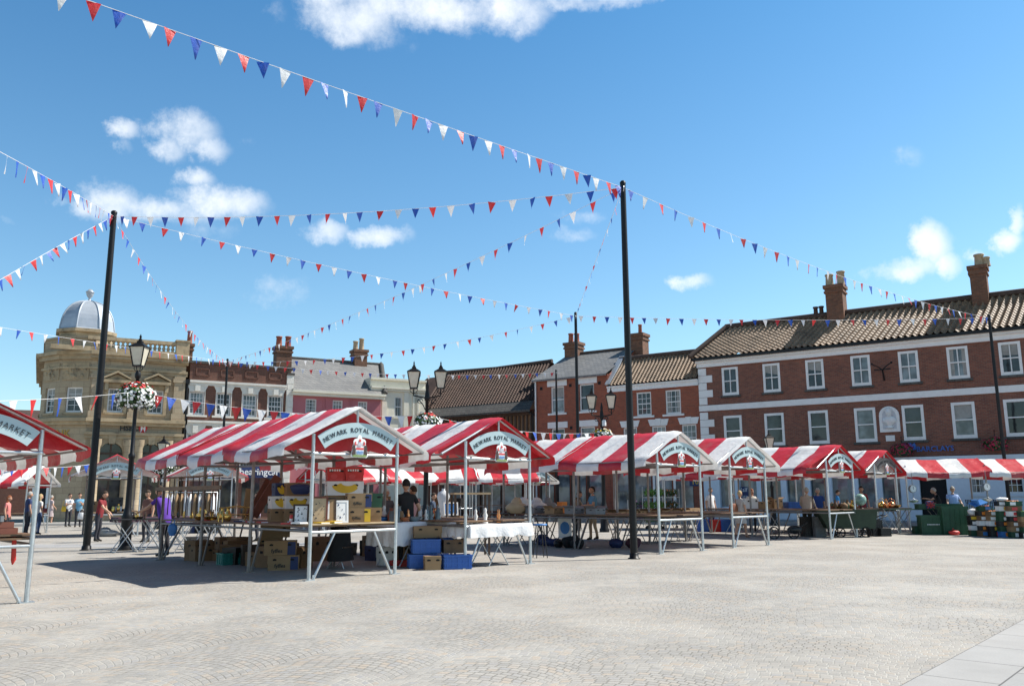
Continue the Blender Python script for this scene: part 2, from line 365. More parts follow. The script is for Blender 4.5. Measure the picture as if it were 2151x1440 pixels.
def sheet(name, pts, z, mt, th=None):
    c = Vector((sum(p[0] for p in pts) / len(pts), sum(p[1] for p in pts) / len(pts), 0))
    d = Vector((pts[1][0] - pts[0][0], pts[1][1] - pts[0][1], 0)); a = math.atan2(d.y, d.x); X = Matrix.Rotation(-a, 4, 'Z')
    m = MB(); q = [X @ (Vector((p[0], p[1], 0)) - c) for p in pts]
    if th:
        vs = [(p.x, p.y, 0) for p in q] + [(p.x, p.y, th) for p in q]; n = len(q)
        m.add(vs, [tuple(range(n, 2 * n))] + [(i, (i + 1) % n, (i + 1) % n + n, i + n) for i in range(n)])
    else: m.add([(p.x, p.y, 0) for p in q], [tuple(range(len(q)))])
    o = m.build(name, mt); o.location = (c.x, c.y, z); o.rotation_euler.z = a; return tag(o, kind='structure')
a0, a1 = gnd(1890, 1440), gnd(2151, 1300); d = (a1 - a0).normalized(); pr = Vector((d.y, -d.x, 0))
p0 = a0 - d * 8; p1 = a0 + d * 22
sheet('pavement', [p0, p1, p1 + pr * 12, p0 + pr * 12], .004, M['slab'])
e0, e1 = gnd(40, 1150), gnd(420, 1147); d = (e1 - e0).normalized(); pr = Vector((-d.y, d.x, 0)); c0 = e0 - d * 12; c1 = e0 + d * 14
sheet('path', [c0, c1, c1 + pr * 1.9, c0 + pr * 1.9], .004, M['band'])
# ---------------------------------------------------------------- buildings
class Frame:
    "a facade: local x runs to the right as seen from the square, y into the building, z up"
    def __init__(s, o, az):
        s.o = Vector((o[0], o[1], 0)); s.rz = math.pi / 2 - R_(az)
        s.X = Vector((math.sin(R_(az)), math.cos(R_(az)), 0)); s.Y = Vector((-s.X.y, s.X.x, 0))
    def at(s, px, py, y=0.0):
        d = ray(px, py); o = s.o + s.Y * y; t = (o - CAM).dot(s.Y) / d.dot(s.Y); q = CAM + d * t
        return (q - s.o).dot(s.X), q.z
    def x(s, px, py, y=0.0): return s.at(px, py, y)[0]
    def z(s, px, py, y=0.0): return s.at(px, py, y)[1]
M['blind'] = mat('window_blind', (.30, .30, .28), .8, var=.2)
FL = Frame((-23.9, 53.0), 61); FR = Frame((19, 46.5), 124)
def wall(root, name, x0, x1, z0, z1, holes, mt, depth=6, rev=.12, y=0.0, rmat=None, parent=True):
    "front sheet with real openings and reveals, plus side and back walls"
    m = MB()
    xs = sorted({x0, x1} | {h[0] for h in holes} | {h[1] for h in holes}); zs = sorted({z0, z1} | {h[2] for h in holes} | {h[3] for h in holes})
    xs = [q for q in xs if x0 <= q <= x1]; zs = [q for q in zs if z0 <= q <= z1]
    for a, b in zip(xs, xs[1:]):
        for c, e in zip(zs, zs[1:]):
            mx, mz = (a + b) / 2, (c + e) / 2
            if any(h[0] < mx < h[1] and h[2] < mz < h[3] for h in holes): continue
            m.quad((a, y, c), (b, y, c), (b, y, e), (a, y, e))
    for a, b, c, e in holes:
        a, b, c, e = max(a, x0), min(b, x1), max(c, z0), min(e, z1)
        k = 1 if rmat else 0
        m.quad((a, y, c), (a, y, e), (a, y + rev, e), (a, y + rev, c), k); m.quad((b, y, e), (b, y, c), (b, y + rev, c), (b, y + rev, e), k)
        m.quad((a, y, e), (b, y, e), (b, y + rev, e), (a, y + rev, e), k); m.quad((b, y, c), (a, y, c), (a, y + rev, c), (b, y + rev, c), k)
    D = y + depth
    m.quad((x0, D, z0), (x0, y, z0), (x0, y, z1), (x0, D, z1)); m.quad((x1, y, z0), (x1, D, z0), (x1, D, z1), (x1, y, z1)); m.quad((x1, D, z0), (x0, D, z0), (x0, D, z1), (x1, D, z1))
    return m.build(name, [mt, rmat or mt], root)
def window(root, x0, x1, z0, z1, cols, rows, y=0.0, rev=.09, fw=.07, bar=.028, gl='glass', fmat='white_paint', sill=None, sillmat='stone_white', meet=True, proud=0.0):
    m = MB(); a, b = y + rev - proud, y + rev + .07
    m.bb(x0, x0 + fw, a, b, z0, z1); m.bb(x1 - fw, x1, a, b, z0, z1)
    m.bb(x0 + fw, x1 - fw, a, b, z1 - fw, z1); m.bb(x0 + fw, x1 - fw, a, b, z0, z0 + fw * 1.3)
    X0, X1, Z0, Z1 = x0 + fw, x1 - fw, z0 + fw * 1.3, z1 - fw
    if meet: zm = (Z0 + Z1) / 2; m.bb(X0, X1, a + .012, b - .004, zm - .03, zm + .03)
    for i in range(1, cols): xx = X0 + (X1 - X0) * i / cols; m.bb(xx - bar / 2, xx + bar / 2, a + .022, b - .008, Z0, Z1)
    for i in range(1, rows):
        zz = Z0 + (Z1 - Z0) * i / rows
        if meet and abs(zz - (Z0 + Z1) / 2) < .04: continue
        m.bb(X0, X1, a + .026, b - .010, zz - bar / 2, zz + bar / 2)
    w = m.build('window', M[fmat], root)
    p = MB(); p.quad((x0 + .02, b - .025, z0 + .02), (x1 - .02, b - .025, z0 + .02), (x1 - .02, b - .025, z1 - .02), (x0 + .02, b - .025, z1 - .02))
    p.build('pane', M[gl], w)
    k = random.random()
    if k < .45:     # a blind part way down, or curtains drawn to the sides
        c = MB(); yb = b - .028
        if k < .25: c.quad((X0, yb, Z1 - (Z1 - Z0) * random.uniform(.2, .6)), (X1, yb, Z1 - (Z1 - Z0) * .4), (X1, yb, Z1), (X0, yb, Z1))
        else:
            for s, e_ in ((X0, X0 + (X1 - X0) * .24), (X1 - (X1 - X0) * .24, X1)):
                for i in range(4): q0, q1 = s + (e_ - s) * i / 4, s + (e_ - s) * (i + 1) / 4; c.quad((q0, yb - .004 * (i % 2), Z0), (q1, yb - .004 * ((i + 1) % 2), Z0), (q1, yb - .004 * ((i + 1) % 2), Z1), (q0, yb - .004 * (i % 2), Z1))
        c.build('blind', M['blind'], w)
    if sill:
        s = MB(); s.bb(x0 - sill, x1 + sill, y - .09, y + rev, z0 - .13, z0 - .005); s.build('sill', M[sillmat], w)
    return w
def chimney(root, c, w, d, z0, z1, pots, rz=0.0, potmat='pot', name='chimney', bm='brick_chim'):
    m = MB(); h = z1 - z0
    m.box((c[0], c[1], (z0 + z1 - .5) / 2), (w, d, h - .5)); m.box((c[0], c[1], z1 - .44), (w + .14, d + .14, .12)); m.box((c[0], c[1], z1 - .30), (w + .04, d + .04, .16)); m.box((c[0], c[1], z1 - .12), (w + .2, d + .2, .2))
    o = m.build(name, M[bm], root)
    for px, ph, pr in pots:
        p = MB(); p.lathe((c[0] + px, c[1], z1 - .03), [(pr * 1.1, 0), (pr, .1), (pr * .86, ph - .1), (pr * 1.05, ph - .08), (pr * 1.05, ph), (pr * .7, ph), (pr * .7, ph - .2)], 12); p.build('chimney_pot', M[potmat], o)
    return o
def pantiles(name, mt, root, A, B, C, D, pitch=.24, rows=14, amp=.05, clip=None):
    "A,B the eave ends, D,C the ridge ends above them; waved courses that step down the slope"
    A, B, C, D = map(Vector, (A, B, C, D)); m = MB()
    L = (B - A).length; nc = int(L / pitch); sub = 6; N = ((B - A).cross(D - A)).normalized()
    if N.z < 0: N = -N
    nx = nc * sub; rowsv = []
    for r in range(rows):
        for q in (0, 1):
            tt = (r + q) / rows; lift = .035 * (1 - q)
            row = []
            for i in range(nx + 1):
                s = i / nx; ph = (i % sub) / sub * 2 * math.pi
                w = amp * (math.cos(ph) * .75 + .25 * math.cos(2 * ph)) + lift
                P = A.lerp(B, s).lerp(D.lerp(C, s), tt)
                row.append(P + N * (w + .012 * noise.noise((P.x * 1.3, P.y * 1.3, P.z * 3))))
            rowsv.append(row)
    n = nx + 1
    for j in range(len(rowsv) - 1):   # courses and their steps keep separate vertices so each course shades on its own
        m.add(rowsv[j] + rowsv[j + 1], [(i, i + 1, n + i + 1, n + i) for i in range(nx)], 0, True)
    return m.build(name, mt, root)
def letters(root, txt, x, z, y, size, mt, name='lettering', align='LEFT', bold=0.0, depth=.02):
    vs, fs = text_mesh(txt, size, align, depth, bold)
    m = MB(); m.M = Matrix.Translation((x, y, z)); m.add(vs, fs); return m.build(name, M[mt], root)

# ---- bank with the corner turret -------------------------------------------------
F = FL
bank = thing('bank_building', 'honey stone bank with lead dome on its corner turret and roof balustrade', 'bank', F.o, F.rz)
xa, xe = F.x(190, 800), F.x(388, 820)
zc = F.z(300, 745); zt = F.z(300, 714); zm = F.z(290, 883); za = F.z(290, 930)
w1 = [(F.x(226, 840), F.x(259, 840)), (F.x(311, 840), F.x(343, 840))]; wz0, wz1 = F.z(250, 866), F.z(250, 815)
ar = [(F.x(209, 935), F.x(259, 935)), (F.x(295, 935), F.x(339, 935))]
holes = [(a, b, wz0, wz1) for a, b in w1] + [(a, b, .5, za) for a, b in ar]
wall(bank, 'wall', xa, xe, 0, zc, holes, M['stone'], 9, .3)
for a, b in w1: window(bank, a, b, wz0, wz1, 3, 4, rev=.16, fw=.09, sill=.12, sillmat='stone_plain')
for a, b in ar:
    m = MB(); p = MB(); cx = (a + b) / 2; r = (b - a) / 2; zz = za - r
    for k in range(12):   # stone spandrels above the arch
        t0, t1 = math.pi * k / 12, math.pi * (k + 1) / 12
        q0 = (cx + r * math.cos(t0), zz + r * math.sin(t0)); q1 = (cx + r * math.cos(t1), zz + r * math.sin(t1))
        m.add([(q0[0], .004, q0[1]), (q1[0], .004, q1[1]), (q1[0], .004, za + .002), (q0[0], .004, za + .002)], [(0, 1, 2, 3)])
        m.add([(q0[0], .0, q0[1]), (q1[0], .0, q1[1]), (q1[0], .3, q1[1]), (q0[0], .3, q0[1])], [(0, 1, 2, 3)])
        rr = r + .42; s0 = (cx + rr * math.cos(t0), zz + rr * math.sin(t0)); s1 = (cx + rr * math.cos(t1), zz + rr * math.sin(t1))
        m.add([(q0[0], -.07, q0[1]), (q1[0], -.07, q1[1]), (s1[0], -.07, s1[1]), (s0[0], -.07, s0[1]), (s0[0], 0, s0[1]), (s1[0], 0, s1[1]), (q0[0], 0, q0[1]), (q1[0], 0, q1[1])], [(0, 1, 2, 3), (3, 2, 5, 4), (1, 0, 6, 7)])
    m.prism([(cx - .16, za - .1), (cx + .16, za - .1), (cx + .26, za + .62), (cx - .26, za + .62)], -.2, -.01)
    m.build('arch', M['stone_plain'], bank)
    p.quad((a, .26, .5), (b, .26, .5), (b, .26, za), (a, .26, za)); g = p.build('window', M['glass'], bank)
    f = MB(); f.bb(cx - .05, cx + .05, .2, .25, .5, za - .05); f.bb(a, b, .19, .245, zz - .06, zz + .06); f.build('frame', M['darkwood'], g)
m = MB()   # cornices, bands, pilasters
def band(z0, z1, out, x0=xa - .1, x1=xe + .1): m.bb(x0, x1, -out, .02, z0, z1)
band(zc - .22, zc, .55); band(zc - .42, zc - .22, .38); band(zc - .52, zc - .42, .2)
m.build('cornice', M['stone_plain'], bank); m = MB()
zz = F.z(290, 776); band(zz - .12, zz + .02, .16); band(zz - .3, zz - .13, .08)
m.build('architrave', M['stone_plain'], bank); m = MB()
band(zm - .16, zm + .05, .5); band(zm - .36, zm - .165, .3)
m.build('string_course', M['stone_plain'], bank); m = MB()
zf = F.z(290, 911); band(zf - .12, zf + .06, .26); band(zf - .34, zf - .125, .14)
m.build('frieze', M['stone_plain'], bank)
m = MB()
for a, b in ((190, 211), (272, 284), (364, 387)):
    x0, x1 = F.x(a, 830), F.x(b, 830)
    m.bb(x0, x1, -.16, .0, zm + .06, zz - .31); m.bb(x0 - .08, x1 + .08, -.22, .0, zz - .7, zz - .45); m.bb(x0 - .08, x1 + .08, -.24, .0, zm + .06, zm + .5); m.build('pilaster', M['stone'], bank); m = MB()
for a, b in ((262, 274), (284, 295), (341, 358), (192, 207)):
    x0, x1 = F.x(a, 950), F.x(b, 950)
    cx = (x0 + x1) / 2; m.lathe((cx, -.12, .6), [(.36, 0), (.36, .2), (.29, .3), (.26, zf - 1.5), (.34, zf - 1.3), (.36, zf - .98)], 14); m.build('column', M['stone'], bank); m = MB()
for a, b in w1:
    m = MB(); cx = (a + b) / 2; hw = (b - a) / 2 + .26; z0 = wz1 + .42
    m.prism([(cx - hw, z0), (cx + hw, z0), (cx + hw, z0 + .12), (cx, z0 + .42), (cx - hw, z0 + .12)], -.18, .0)
    m.prism([(cx - hw - .08, z0 + .1), (cx, z0 + .5), (cx + hw + .08, z0 + .1), (cx + hw + .08, z0 + .2), (cx, z0 + .63), (cx - hw - .08, z0 + .22)], -.46, -.0)
    m.bb(cx - hw - .08, cx + hw + .08, -.46, -.19, z0 - .12, z0 + .06); m.bb(cx - hw + .1, cx + hw - .1, -.12, -.0, z0 - .38, z0 - .13)
    for s in (-1, 1): m.bb(cx + s * (hw - .13) - .1, cx + s * (hw - .13) + .1, -.34, -.125, z0 - .6, z0 - .125)
    m.bb(a - .2, a - .002, -.08, .0, wz0 - .1, wz1 + .03); m.bb(b + .002, b + .2, -.08, .0, wz0 - .1, wz1 + .03)
    m.build('pediment', M['stone_plain'], bank)
m = MB(); xb0, xb1 = F.x(222, 715), F.x(370, 728); n = 15   # balustrade
m.bb(xb0 - 3, xb1, -.25, .2, zc, zc + .28); m.bb(xb0 - 1, xb1, -.24, .2, zt - .22, zt)
for i in range(n):
    x = xb0 + .2 + (xb1 - xb0 - .4) * i / (n - 1); h = zt - .22 - zc - .28
    m.lathe((x, -.02, zc + .28), [(.1, 0), (.1, .06), (.06, .1), (.13, h * .38), (.05, h * .75), (.1, h - .06), (.1, h)], 8)
m.bb(xb1, xe + .1, -.28, .3, zc, zt + .04); m.bb(xb1 - .06, xe + .16, -.34, .36, zt + .04, zt + .14)
m.build('balustrade', M['stone_plain'], bank)
chimney(bank, (xe + .24, 1.0), .4, .7, zc - 1.2, zt + .15, [(0, .9, .17)], name='chimney')
# turret: two canted faces, then the flank
tw = 1.9; a30 = R_(30)
P0 = Vector((xa, 0, 0)); P1 = P0 - Vector((math.cos(a30), -math.sin(a30), 0)) * tw; P2 = P1 - Vector((math.cos(2 * a30), -math.sin(2 * a30), 0)) * tw; P3 = P2 + Vector((0, 14, 0))
for (A, B, win) in ((P1, P0, 1), (P2, P1, 1), (P3, P2, 2)):
    d = (B - A); L = d.length; r = math.atan2(d.y, d.x)
    e = empty('turret_wall' if win == 1 else 'flank_wall', A, r, bank)
    hs_ = [(L / 2 - .5, L / 2 + .5, wz0 - .05, wz1)] if win == 1 else [(2 + 3.4 * i, 3.1 + 3.4 * i, wz0, wz1) for i in range(4)]
    wl = wall(e, 'wall', 0, L, 0, zc, hs_, M['stone'], .5, .25)
    for h in hs_: window(e, *h, 2, 4, rev=.12, fw=.09, sill=.1, sillmat='stone_plain')
    m = MB(); o = .4 if win == 1 else .5
    m.bb(-.12, L + .12, -o, .02, zc - .22, zc); m.bb(-.08, L + .08, -o * .6, .02, zc - .5, zc - .22); m.build('cornice', M['stone_plain'], e); m = MB(); m.bb(-.1, L + .1, -o, .02, zm - .16, zm + .05); m.bb(-.06, L + .06, -o * .6, .02, zm - .36, zm - .165)
    m.build('string_course', M['stone_plain'], e); m = MB(); m.bb(-.03, L + .03, -.14, .02, zz - .12, zz + .02); m.build('architrave', M['stone_plain'], e); m = MB()
    if win == 1:
        m.bb(.12, L - .12, -.06, 0, wz1 + .45, wz1 + 1.5)
        for i in range(14): m.ball((.3 + (L - .6) * random.random(), -.06, wz1 + .6 + .75 * random.random()), (.11, .06, .11), 0, 6, 4)
        m.build('carved_panel', M['stone_plain'], e); m = MB()
    m.bb(0, L, -.06, .5, zc, zt - .1); m.bb(-.05, L + .05, -.14, .55, zt - .12, zt + .02)
    m.build('parapet', M['stone'], e)
ct = Vector((F.x(182, 700, 2.3), 2.3, 0)); zd0 = F.z(182, 699, 2.3); zd1 = F.z(182, 633, 2.3); zfin = F.z(188, 613, 2.3); rd = (F.x(245, 705, 2.3) - F.x(119, 690, 2.3)) / 2 / 1.02
m = MB(); h8 = math.pi / 8
m.lathe(ct + Vector((0, 0, zt - .3)), [(rd * .98, 0), (rd * .98, zd0 - zt + .05), (rd * 1.1, zd0 - zt + .1), (rd * 1.1, zd0 - zt + .3)], 8, 0, h8, False); m.build('drum', M['stone_plain'], bank)
m = MB(); H = zd1 - zd0
prof = [(rd * 1.06, 0), (rd * 1.0, .08)] + [(rd * math.cos(math.pi / 2 * t) ** .85 * .98, .08 + (H - .08) * math.sin(math.pi / 2 * t)) for t in (.1, .2, .3, .4, .5, .6, .7, .8, .9)] + [(.12, H)]
m.lathe(ct + Vector((0, 0, zd0)), prof, 8, 0, h8, False)
for k in range(8):
    a = h8 + k * math.pi / 4; m.tube([ct + Vector((r * math.cos(a), r * math.sin(a), zd0 + z + .01)) for r, z in prof[1:]], .05, 6)
dm = m.build('dome', M['lead'], bank)
m = MB(); m.lathe(ct + Vector((0, 0, zd1 - .1)), [(.22, 0), (.09, .2), (.06, .32), (.15, .42), (.22, .58), (.22, .68), (.26, .7), (.26, .76), (.17, .82), (.1, .92), (.03, zfin - zd1 + .1)], 12); m.build('finial', M['lead'], dm)
letters(bank, 'BANK', F.x(104, 905) - .2, F.z(150, 899, -1.0), -.1, .62, 'gold', 'lettering') if False else None
e = empty('turret_sign', P1, math.atan2((P0 - P1).y, (P0 - P1).x), bank)
letters(e, 'BANK', -.72, zm - 1.08, -.03, .62, 'gold')
zs = F.z(270, 904); letters(bank, 'HSBC', F.x(251, 900), zs, -.06, (F.z(270, 893) - zs) * 1.36, 'print_black', bold=.012)
hx0, hx1 = F.x(290.5, 899), F.x(310, 899); hz = F.z(300, 899); hh = .30; hc = (hx0 + hx1) / 2; q = (hx1 - hx0) / 4
m = MB(); m.prism([(hx0, hz), (hx0 + q, hz - hh), (hx1 - q, hz - hh), (hx1, hz), (hx1 - q, hz + hh), (hx0 + q, hz + hh)], -.06, -.01, 0)
m.prism([(hc, hz), (hx1 - q, hz - hh), (hx1 - q, hz + hh)], -.075, -.055, 1); m.prism([(hc, hz), (hx0 + q, hz + hh), (hx0 + q, hz - hh)], -.075, -.055, 1)
m.build('emblem', [M['red'], M['white_card']], bank)
m = MB(); m.bb(xa - .5, xe, 0, 9, zc - .05, zc + .02); m.build('roof', M['lead'], bank)
m = MB(); m.tube([(xe + .12, -.12, .3), (xe + .12, -.12, F.z(385, 806))], .07, 8); m.bb(xe, xe + .24, -.26, -.02, F.z(385, 806), F.z(385, 806) + .3); m.build('downpipe', M['black_iron'], bank)
dx0, dx1 = -1.2, .8
e = empty('entrance', P2, math.atan2((P1 - P2).y, (P1 - P2).x), bank)
m = MB(); m.bb(.3, 1.6, -.02, .0, .15, 3.0); dd = m.build('door', M['dark_inside'], e); m = MB(); m.bb(.1, .3, -.06, 0, 0, 3.2); m.bb(1.6, 1.8, -.06, 0, 0, 3.2); m.bb(.1, 1.8, -.06, 0, 3.0, 3.25); m.build('door_frame', M['white_paint'], e)
# ---- brown brick house with stucco dressings -----------------------------------------
xb0, xb1, xq = xe + .26, F.x(602, 800), F.x(616, 800)
brown = thing('brick_shop_house', 'brown brick house with white stucco window heads between bank and pink house', 'house', F.o, F.rz)
zp = F.z(500, 768); zk0, zk1 = F.z(495, 813), F.z(495, 804)
wx = [(395, 430), (452, 486), (507, 541), (561, 594)]
W1 = [(F.x(a, 850) + .05, F.x(b, 850) - .05) for a, b in wx]; z0, z1 = F.z(495, 874), F.z(495, 826)
zl = F.z(495, 892); l1, l0 = F.z(495, 912), zl - 3.2
hol = [(a, b, z0, z1) for a, b in W1] + [(a, b, l0, l1) for a, b in W1]
wall(brown, 'wall', xb0, xb1, 0, zp, hol, M['brick_brown'], 8, .18)
for i, (a, b) in enumerate(W1):
    window(brown, a, b, z0, z1, 4, 4, rev=.1, fw=.1, gl='glass_pale' if i in (0, 2) else 'glass', sill=.22); window(brown, a, b, l0, l1, 4, 4, rev=.1, fw=.1)
m = MB()
for zz0, zz1, wt_ in ((zk0, zk1, z1), (zl - .12, zl + .18, l1)):
    m.bb(xb0, xb1, -.14, 0, zz0, zz1); m.bb(xb0, xb1, -.24, 0, zz1 - .12, zz1 + .02); m.build('stucco_band', M['stone_white'], brown); m = MB()
    for a, b in W1:
        m.prism([(a - .05, wt_ - .02), (b + .05, wt_ - .02), (b + .05, wt_ + (zz0 - wt_) * .3), (b + .2, zz0 + .01), (a - .2, zz0 + .01), (a - .05, wt_ + (zz0 - wt_) * .3)], -.09, .0)
        m.bb((a + b) / 2 - .16, (a + b) / 2 + .16, -.2, -.085, wt_ + .02, zz0)
        zb_ = z0 if wt_ == z1 else l0
        m.bb(a - .05, a - .002, -.06, .02, zb_, wt_ - .03); m.bb(b + .002, b + .05, -.06, .02, zb_, wt_ - .03); m.build('window_surround', M['stone_white'], brown); m = MB()
m = MB(); m.bb(xb1, xq, -.12, 8, 0, F.z(608, 788)); 
for i in range(24): m.bb(xb1 + (.0 if i % 2 else .06), xq - (.0 if i % 2 else .06), -.16, -.11, .4 * i, .4 * i + .37)
m.build('pilaster', M['stone_white'], brown)
m = MB(); m.bb(xb0 - .05, xq + .05, -.12, 8, zp, zp + .14); m.bb(xb1, xq + .05, -.18, .4, F.z(608, 788), F.z(608, 788) + .15)
m.build('coping', M['slate_dark'], brown)
m = MB(); n = 4; w_ = (xb1 - xb0) / n
for i in range(n):
    x0, x1 = xb0 + w_ * i + .35, xb0 + w_ * (i + 1) - .35; a, b = zk1 + .35, zp - .3
    m.bb(x0, x1, -.05, 0, b - .08, b); m.bb(x0, x1, -.05, 0, a, a + .08); m.bb(x0, x0 + .08, -.05, 0, a, b); m.bb(x1 - .08, x1, -.05, 0, a, b); m.build('parapet_panel', M['brick_brown'], brown); m = MB()
cx0, cx1 = F.x(578, 740, 2), F.x(610, 740, 2)
chimney(brown, ((cx0 + cx1) / 2, 2), cx1 - cx0, 1.0, zp - 1, F.z(594, 728, 2), [(-.3, .75, .22), (.35, .8, .22)])
# ---- pink house ------------------------------------------------------------------------
pink = thing('pink_house', 'pink rendered house with grey slate roof and small paned windows', 'house', F.o, F.rz)
x0, x1 = xq + .02, F.x(800, 840); ze = F.z(710, 828)
W1 = [(F.x(642, 850), F.x(665, 850)), (F.x(699, 850), F.x(720, 850)), (F.x(752, 850), F.x(772, 850))]; a0_, a1_ = F.z(705, 871), F.z(705, 840)
wall(pink, 'wall', x0, x1, 0, ze, [(a, b, a0_, a1_) for a, b in W1] + [(a, b, a0_ - 3.6, a0_ - 1.4) for a, b in W1], M['pink_paint'], 7, .16)
for a, b in W1: window(pink, a, b, a0_, a1_, 3, 4, rev=.08, sill=.08, sillmat='pink_paint', meet=False); window(pink, a, b, a0_ - 3.6, a0_ - 1.4, 3, 4, rev=.08, meet=False)
m = MB()
for i in range(2):
    b0, b1 = W1[i][1] + .45, W1[i + 1][0] - .45; m.bb(b0, b1, -.04, 0, a1_ + .06, a1_ + .13); m.bb(b0, b0 + .07, -.04, 0, a0_, a1_ + .06); m.bb(b1 - .07, b1, -.04, 0, a0_, a1_ + .06); m.build('wall_panel', M['pink_paint'], pink); m = MB()
yr = 4.2; zr = F.z(680, 757, yr); xr0, xr1 = x0 - .1, F.x(768, 772, yr)
m = MB(); m.add([(x0 - .05, -.35, ze + .12), (x1 + .15, -.35, ze + .12), (xr1 + 1.2, yr, zr), (xr0, yr, zr), (x0 - .05, 8.6, ze + .12), (x1 + .15, 8.6, ze + .12)], [(0, 1, 2, 3), (3, 2, 5, 4), (1, 5, 2)])
rf = m.build('roof', M['slate'], pink)
m = MB(); m.tube([(xr0, yr, zr + .03), (xr1 + 1.2, yr, zr + .03)], .12, 6); m.tube([(x1 + .18, -.35, ze + .22), (xr1 + 1.25, yr, zr + .06)], .2, 4); m.build('ridge', M['slate_dark'], rf)
m = MB(); m.bb(x0 - .1, x1 + .2, -.32, .0, ze - .22, ze + .05); m.bb(x0 - .1, x1 + .25, -.46, -.32, ze - .02, ze + .14); m.build('gutter', M['cream_paint'], pink)
ca, cb_ = F.x(741, 750, yr), F.x(767, 750, yr); chimney(pink, ((ca + cb_) / 2, yr), cb_ - ca, 1.0, zr - 1.6, F.z(754, 735, yr), [(-.3, .7, .2), (.18, .95, .2)], potmat='pot_pale')
# ---- cream house -----------------------------------------------------------------------
cream = thing('cream_house', 'cream stuccoed house with flat parapet and one tall dark sash window', 'house', F.o, F.rz)
x0, x1 = F.x(772, 850) + .3, F.x(897, 850); y_ = .35; zp = F.z(840, 800, y_)
wa, wb = F.x(829, 850, y_), F.x(845, 850, y_); q0, q1 = F.z(837, 875, y_), F.z(837, 833, y_)
wall(cream, 'wall', x0, x1, 0, zp, [(wa, wb, q0, q1), (wa, wb, q0 - 4.2, q0 - 1.6)], M['cream_paint'], 7, .16, y_)
window(cream, wa, wb, q0, q1, 2, 2, y=y_, rev=.08, sill=.1, sillmat='cream_paint'); window(cream, wa, wb, q0 - 4.2, q0 - 1.6, 2, 2, y=y_, rev=.08)
m = MB(); z_ = F.z(840, 818, y_)
m.bb(x0, x1 + .1, y_ - .3, y_, z_, z_ + .14); m.bb(x0, x1 + .1, y_ - .18, y_, z_ - .16, z_); m.build('cornice', M['cream_paint'], cream); m = MB(); m.bb(x0, x1 + .1, y_ - .16, y_ + 7, zp, zp + .15); m.build('coping', M['cream_paint'], cream); m = MB()
for xx in (x0 + 2.6, wa - 1.0, wb + .8, x1 - .9): m.bb(xx, xx + .38, y_ - .1, y_, z_ - 4.6, z_ - .17); m.build('pilaster', M['cream_paint'], cream); m = MB()
m.bb(x0, x1, y_ - .14, y_, z_ - 5.0, z_ - 4.6)
m.build('string_course', M['cream_paint'], cream)
def flatten(e):
    for ch in list(e.children):
        Mx = e.matrix_basis @ ch.matrix_basis; ch.parent = e.parent; ch.matrix_basis = Mx
    bpy.data.objects.remove(e)
for e in [o for o in bank.children if o.type == 'EMPTY']: flatten(e)
F = FR
def lintel(m, a, b, z0, z1, y=0.0, fl=0.0, out=.05): m.prism([(a, z0), (b, z0), (b + fl, z1), (a - fl, z1)], y - out, y - .001)
# ---- timber framed house with the long dark pantile roof --------------------------------
timber = thing('timber_framed_house', 'timber framed house under a long dark sagging pantile roof beside cream house', 'house', F.o, F.rz)
x0, x1 = F.x(893, 880), F.x(1122, 880); ze = F.z(1000, 868, -.6); yr = 5.6; zr = F.z(1050, 771, yr)
xl, xr = F.x(935, 785, yr), F.x(1160, 757, yr)
m = MB(); m.bb(x0, x1, .1, 8, 0, ze + .1); m.build('wall', M['redwood'], timber)
m = MB(); n = 30
for i in range(n): m.bb(x0 + (x1 - x0) * i / n, x0 + (x1 - x0) * i / n + .13, -.05, .06, ze - 2.3, ze - .12)
for z_ in (ze - .3, ze - 2.5, ze - 5.0): m.bb(x0, x1, -.12, .06, z_, z_ + .24)
for i in range(12): m.bb(x0 + (x1 - x0) * i / 12, x0 + (x1 - x0) * i / 12 + .18, -.06, .05, ze - 5, ze - 2.5)
m.build('timber_stud', M['darkwood'], timber)
m = MB(); m.bb(x0, x1, .07, .095, ze - 2.3, ze - .3)
m.build('plaster_infill', M['card_dark'], timber)
m = MB(); m.bb(x0 + .3, x1, -.1, .05, ze - 3.1, ze - 2.55); m.build('carved_rail', M['wood'], timber)
t1 = .17; A, B, Cc, D = [Vector(p) for p in ((x0 - .1, -.7, ze), (x1 + .1, -.7, ze), (xr, yr, zr), (xl, yr, zr))]
def lerp4(s, t): return A.lerp(B, s).lerp(D.lerp(Cc, s), t)
roof = pantiles('roof', M['tile_dark'], timber, lerp4(0, t1), lerp4(1, t1), Cc, D, .26, 22, .055)
m = MB(); m.quad(lerp4(0, 0), lerp4(1, 0), lerp4(1, t1 + .02), lerp4(0, t1 + .02)); m.quad(lerp4(0, 0) + Vector((0, 0, -.14)), lerp4(1, 0) + Vector((0, 0, -.14)), lerp4(1, 0), lerp4(0, 0)); m.build('eaves_course', M['slate_dark'], roof)
m = MB(); m.tube([D + Vector((-.1, 0, .05)), (D + Cc) / 2 + Vector((0, 0, -.08)), Cc + Vector((0, 0, .05))], .16, 8); m.add([A, D, (x0 - .1, 11, ze)], [(0, 1, 2)]); m.add([D, Cc, (x1, 11, ze), (x0, 11, ze)], [(0, 1, 2, 3)]); m.build('ridge', M['tile_flat'], roof)
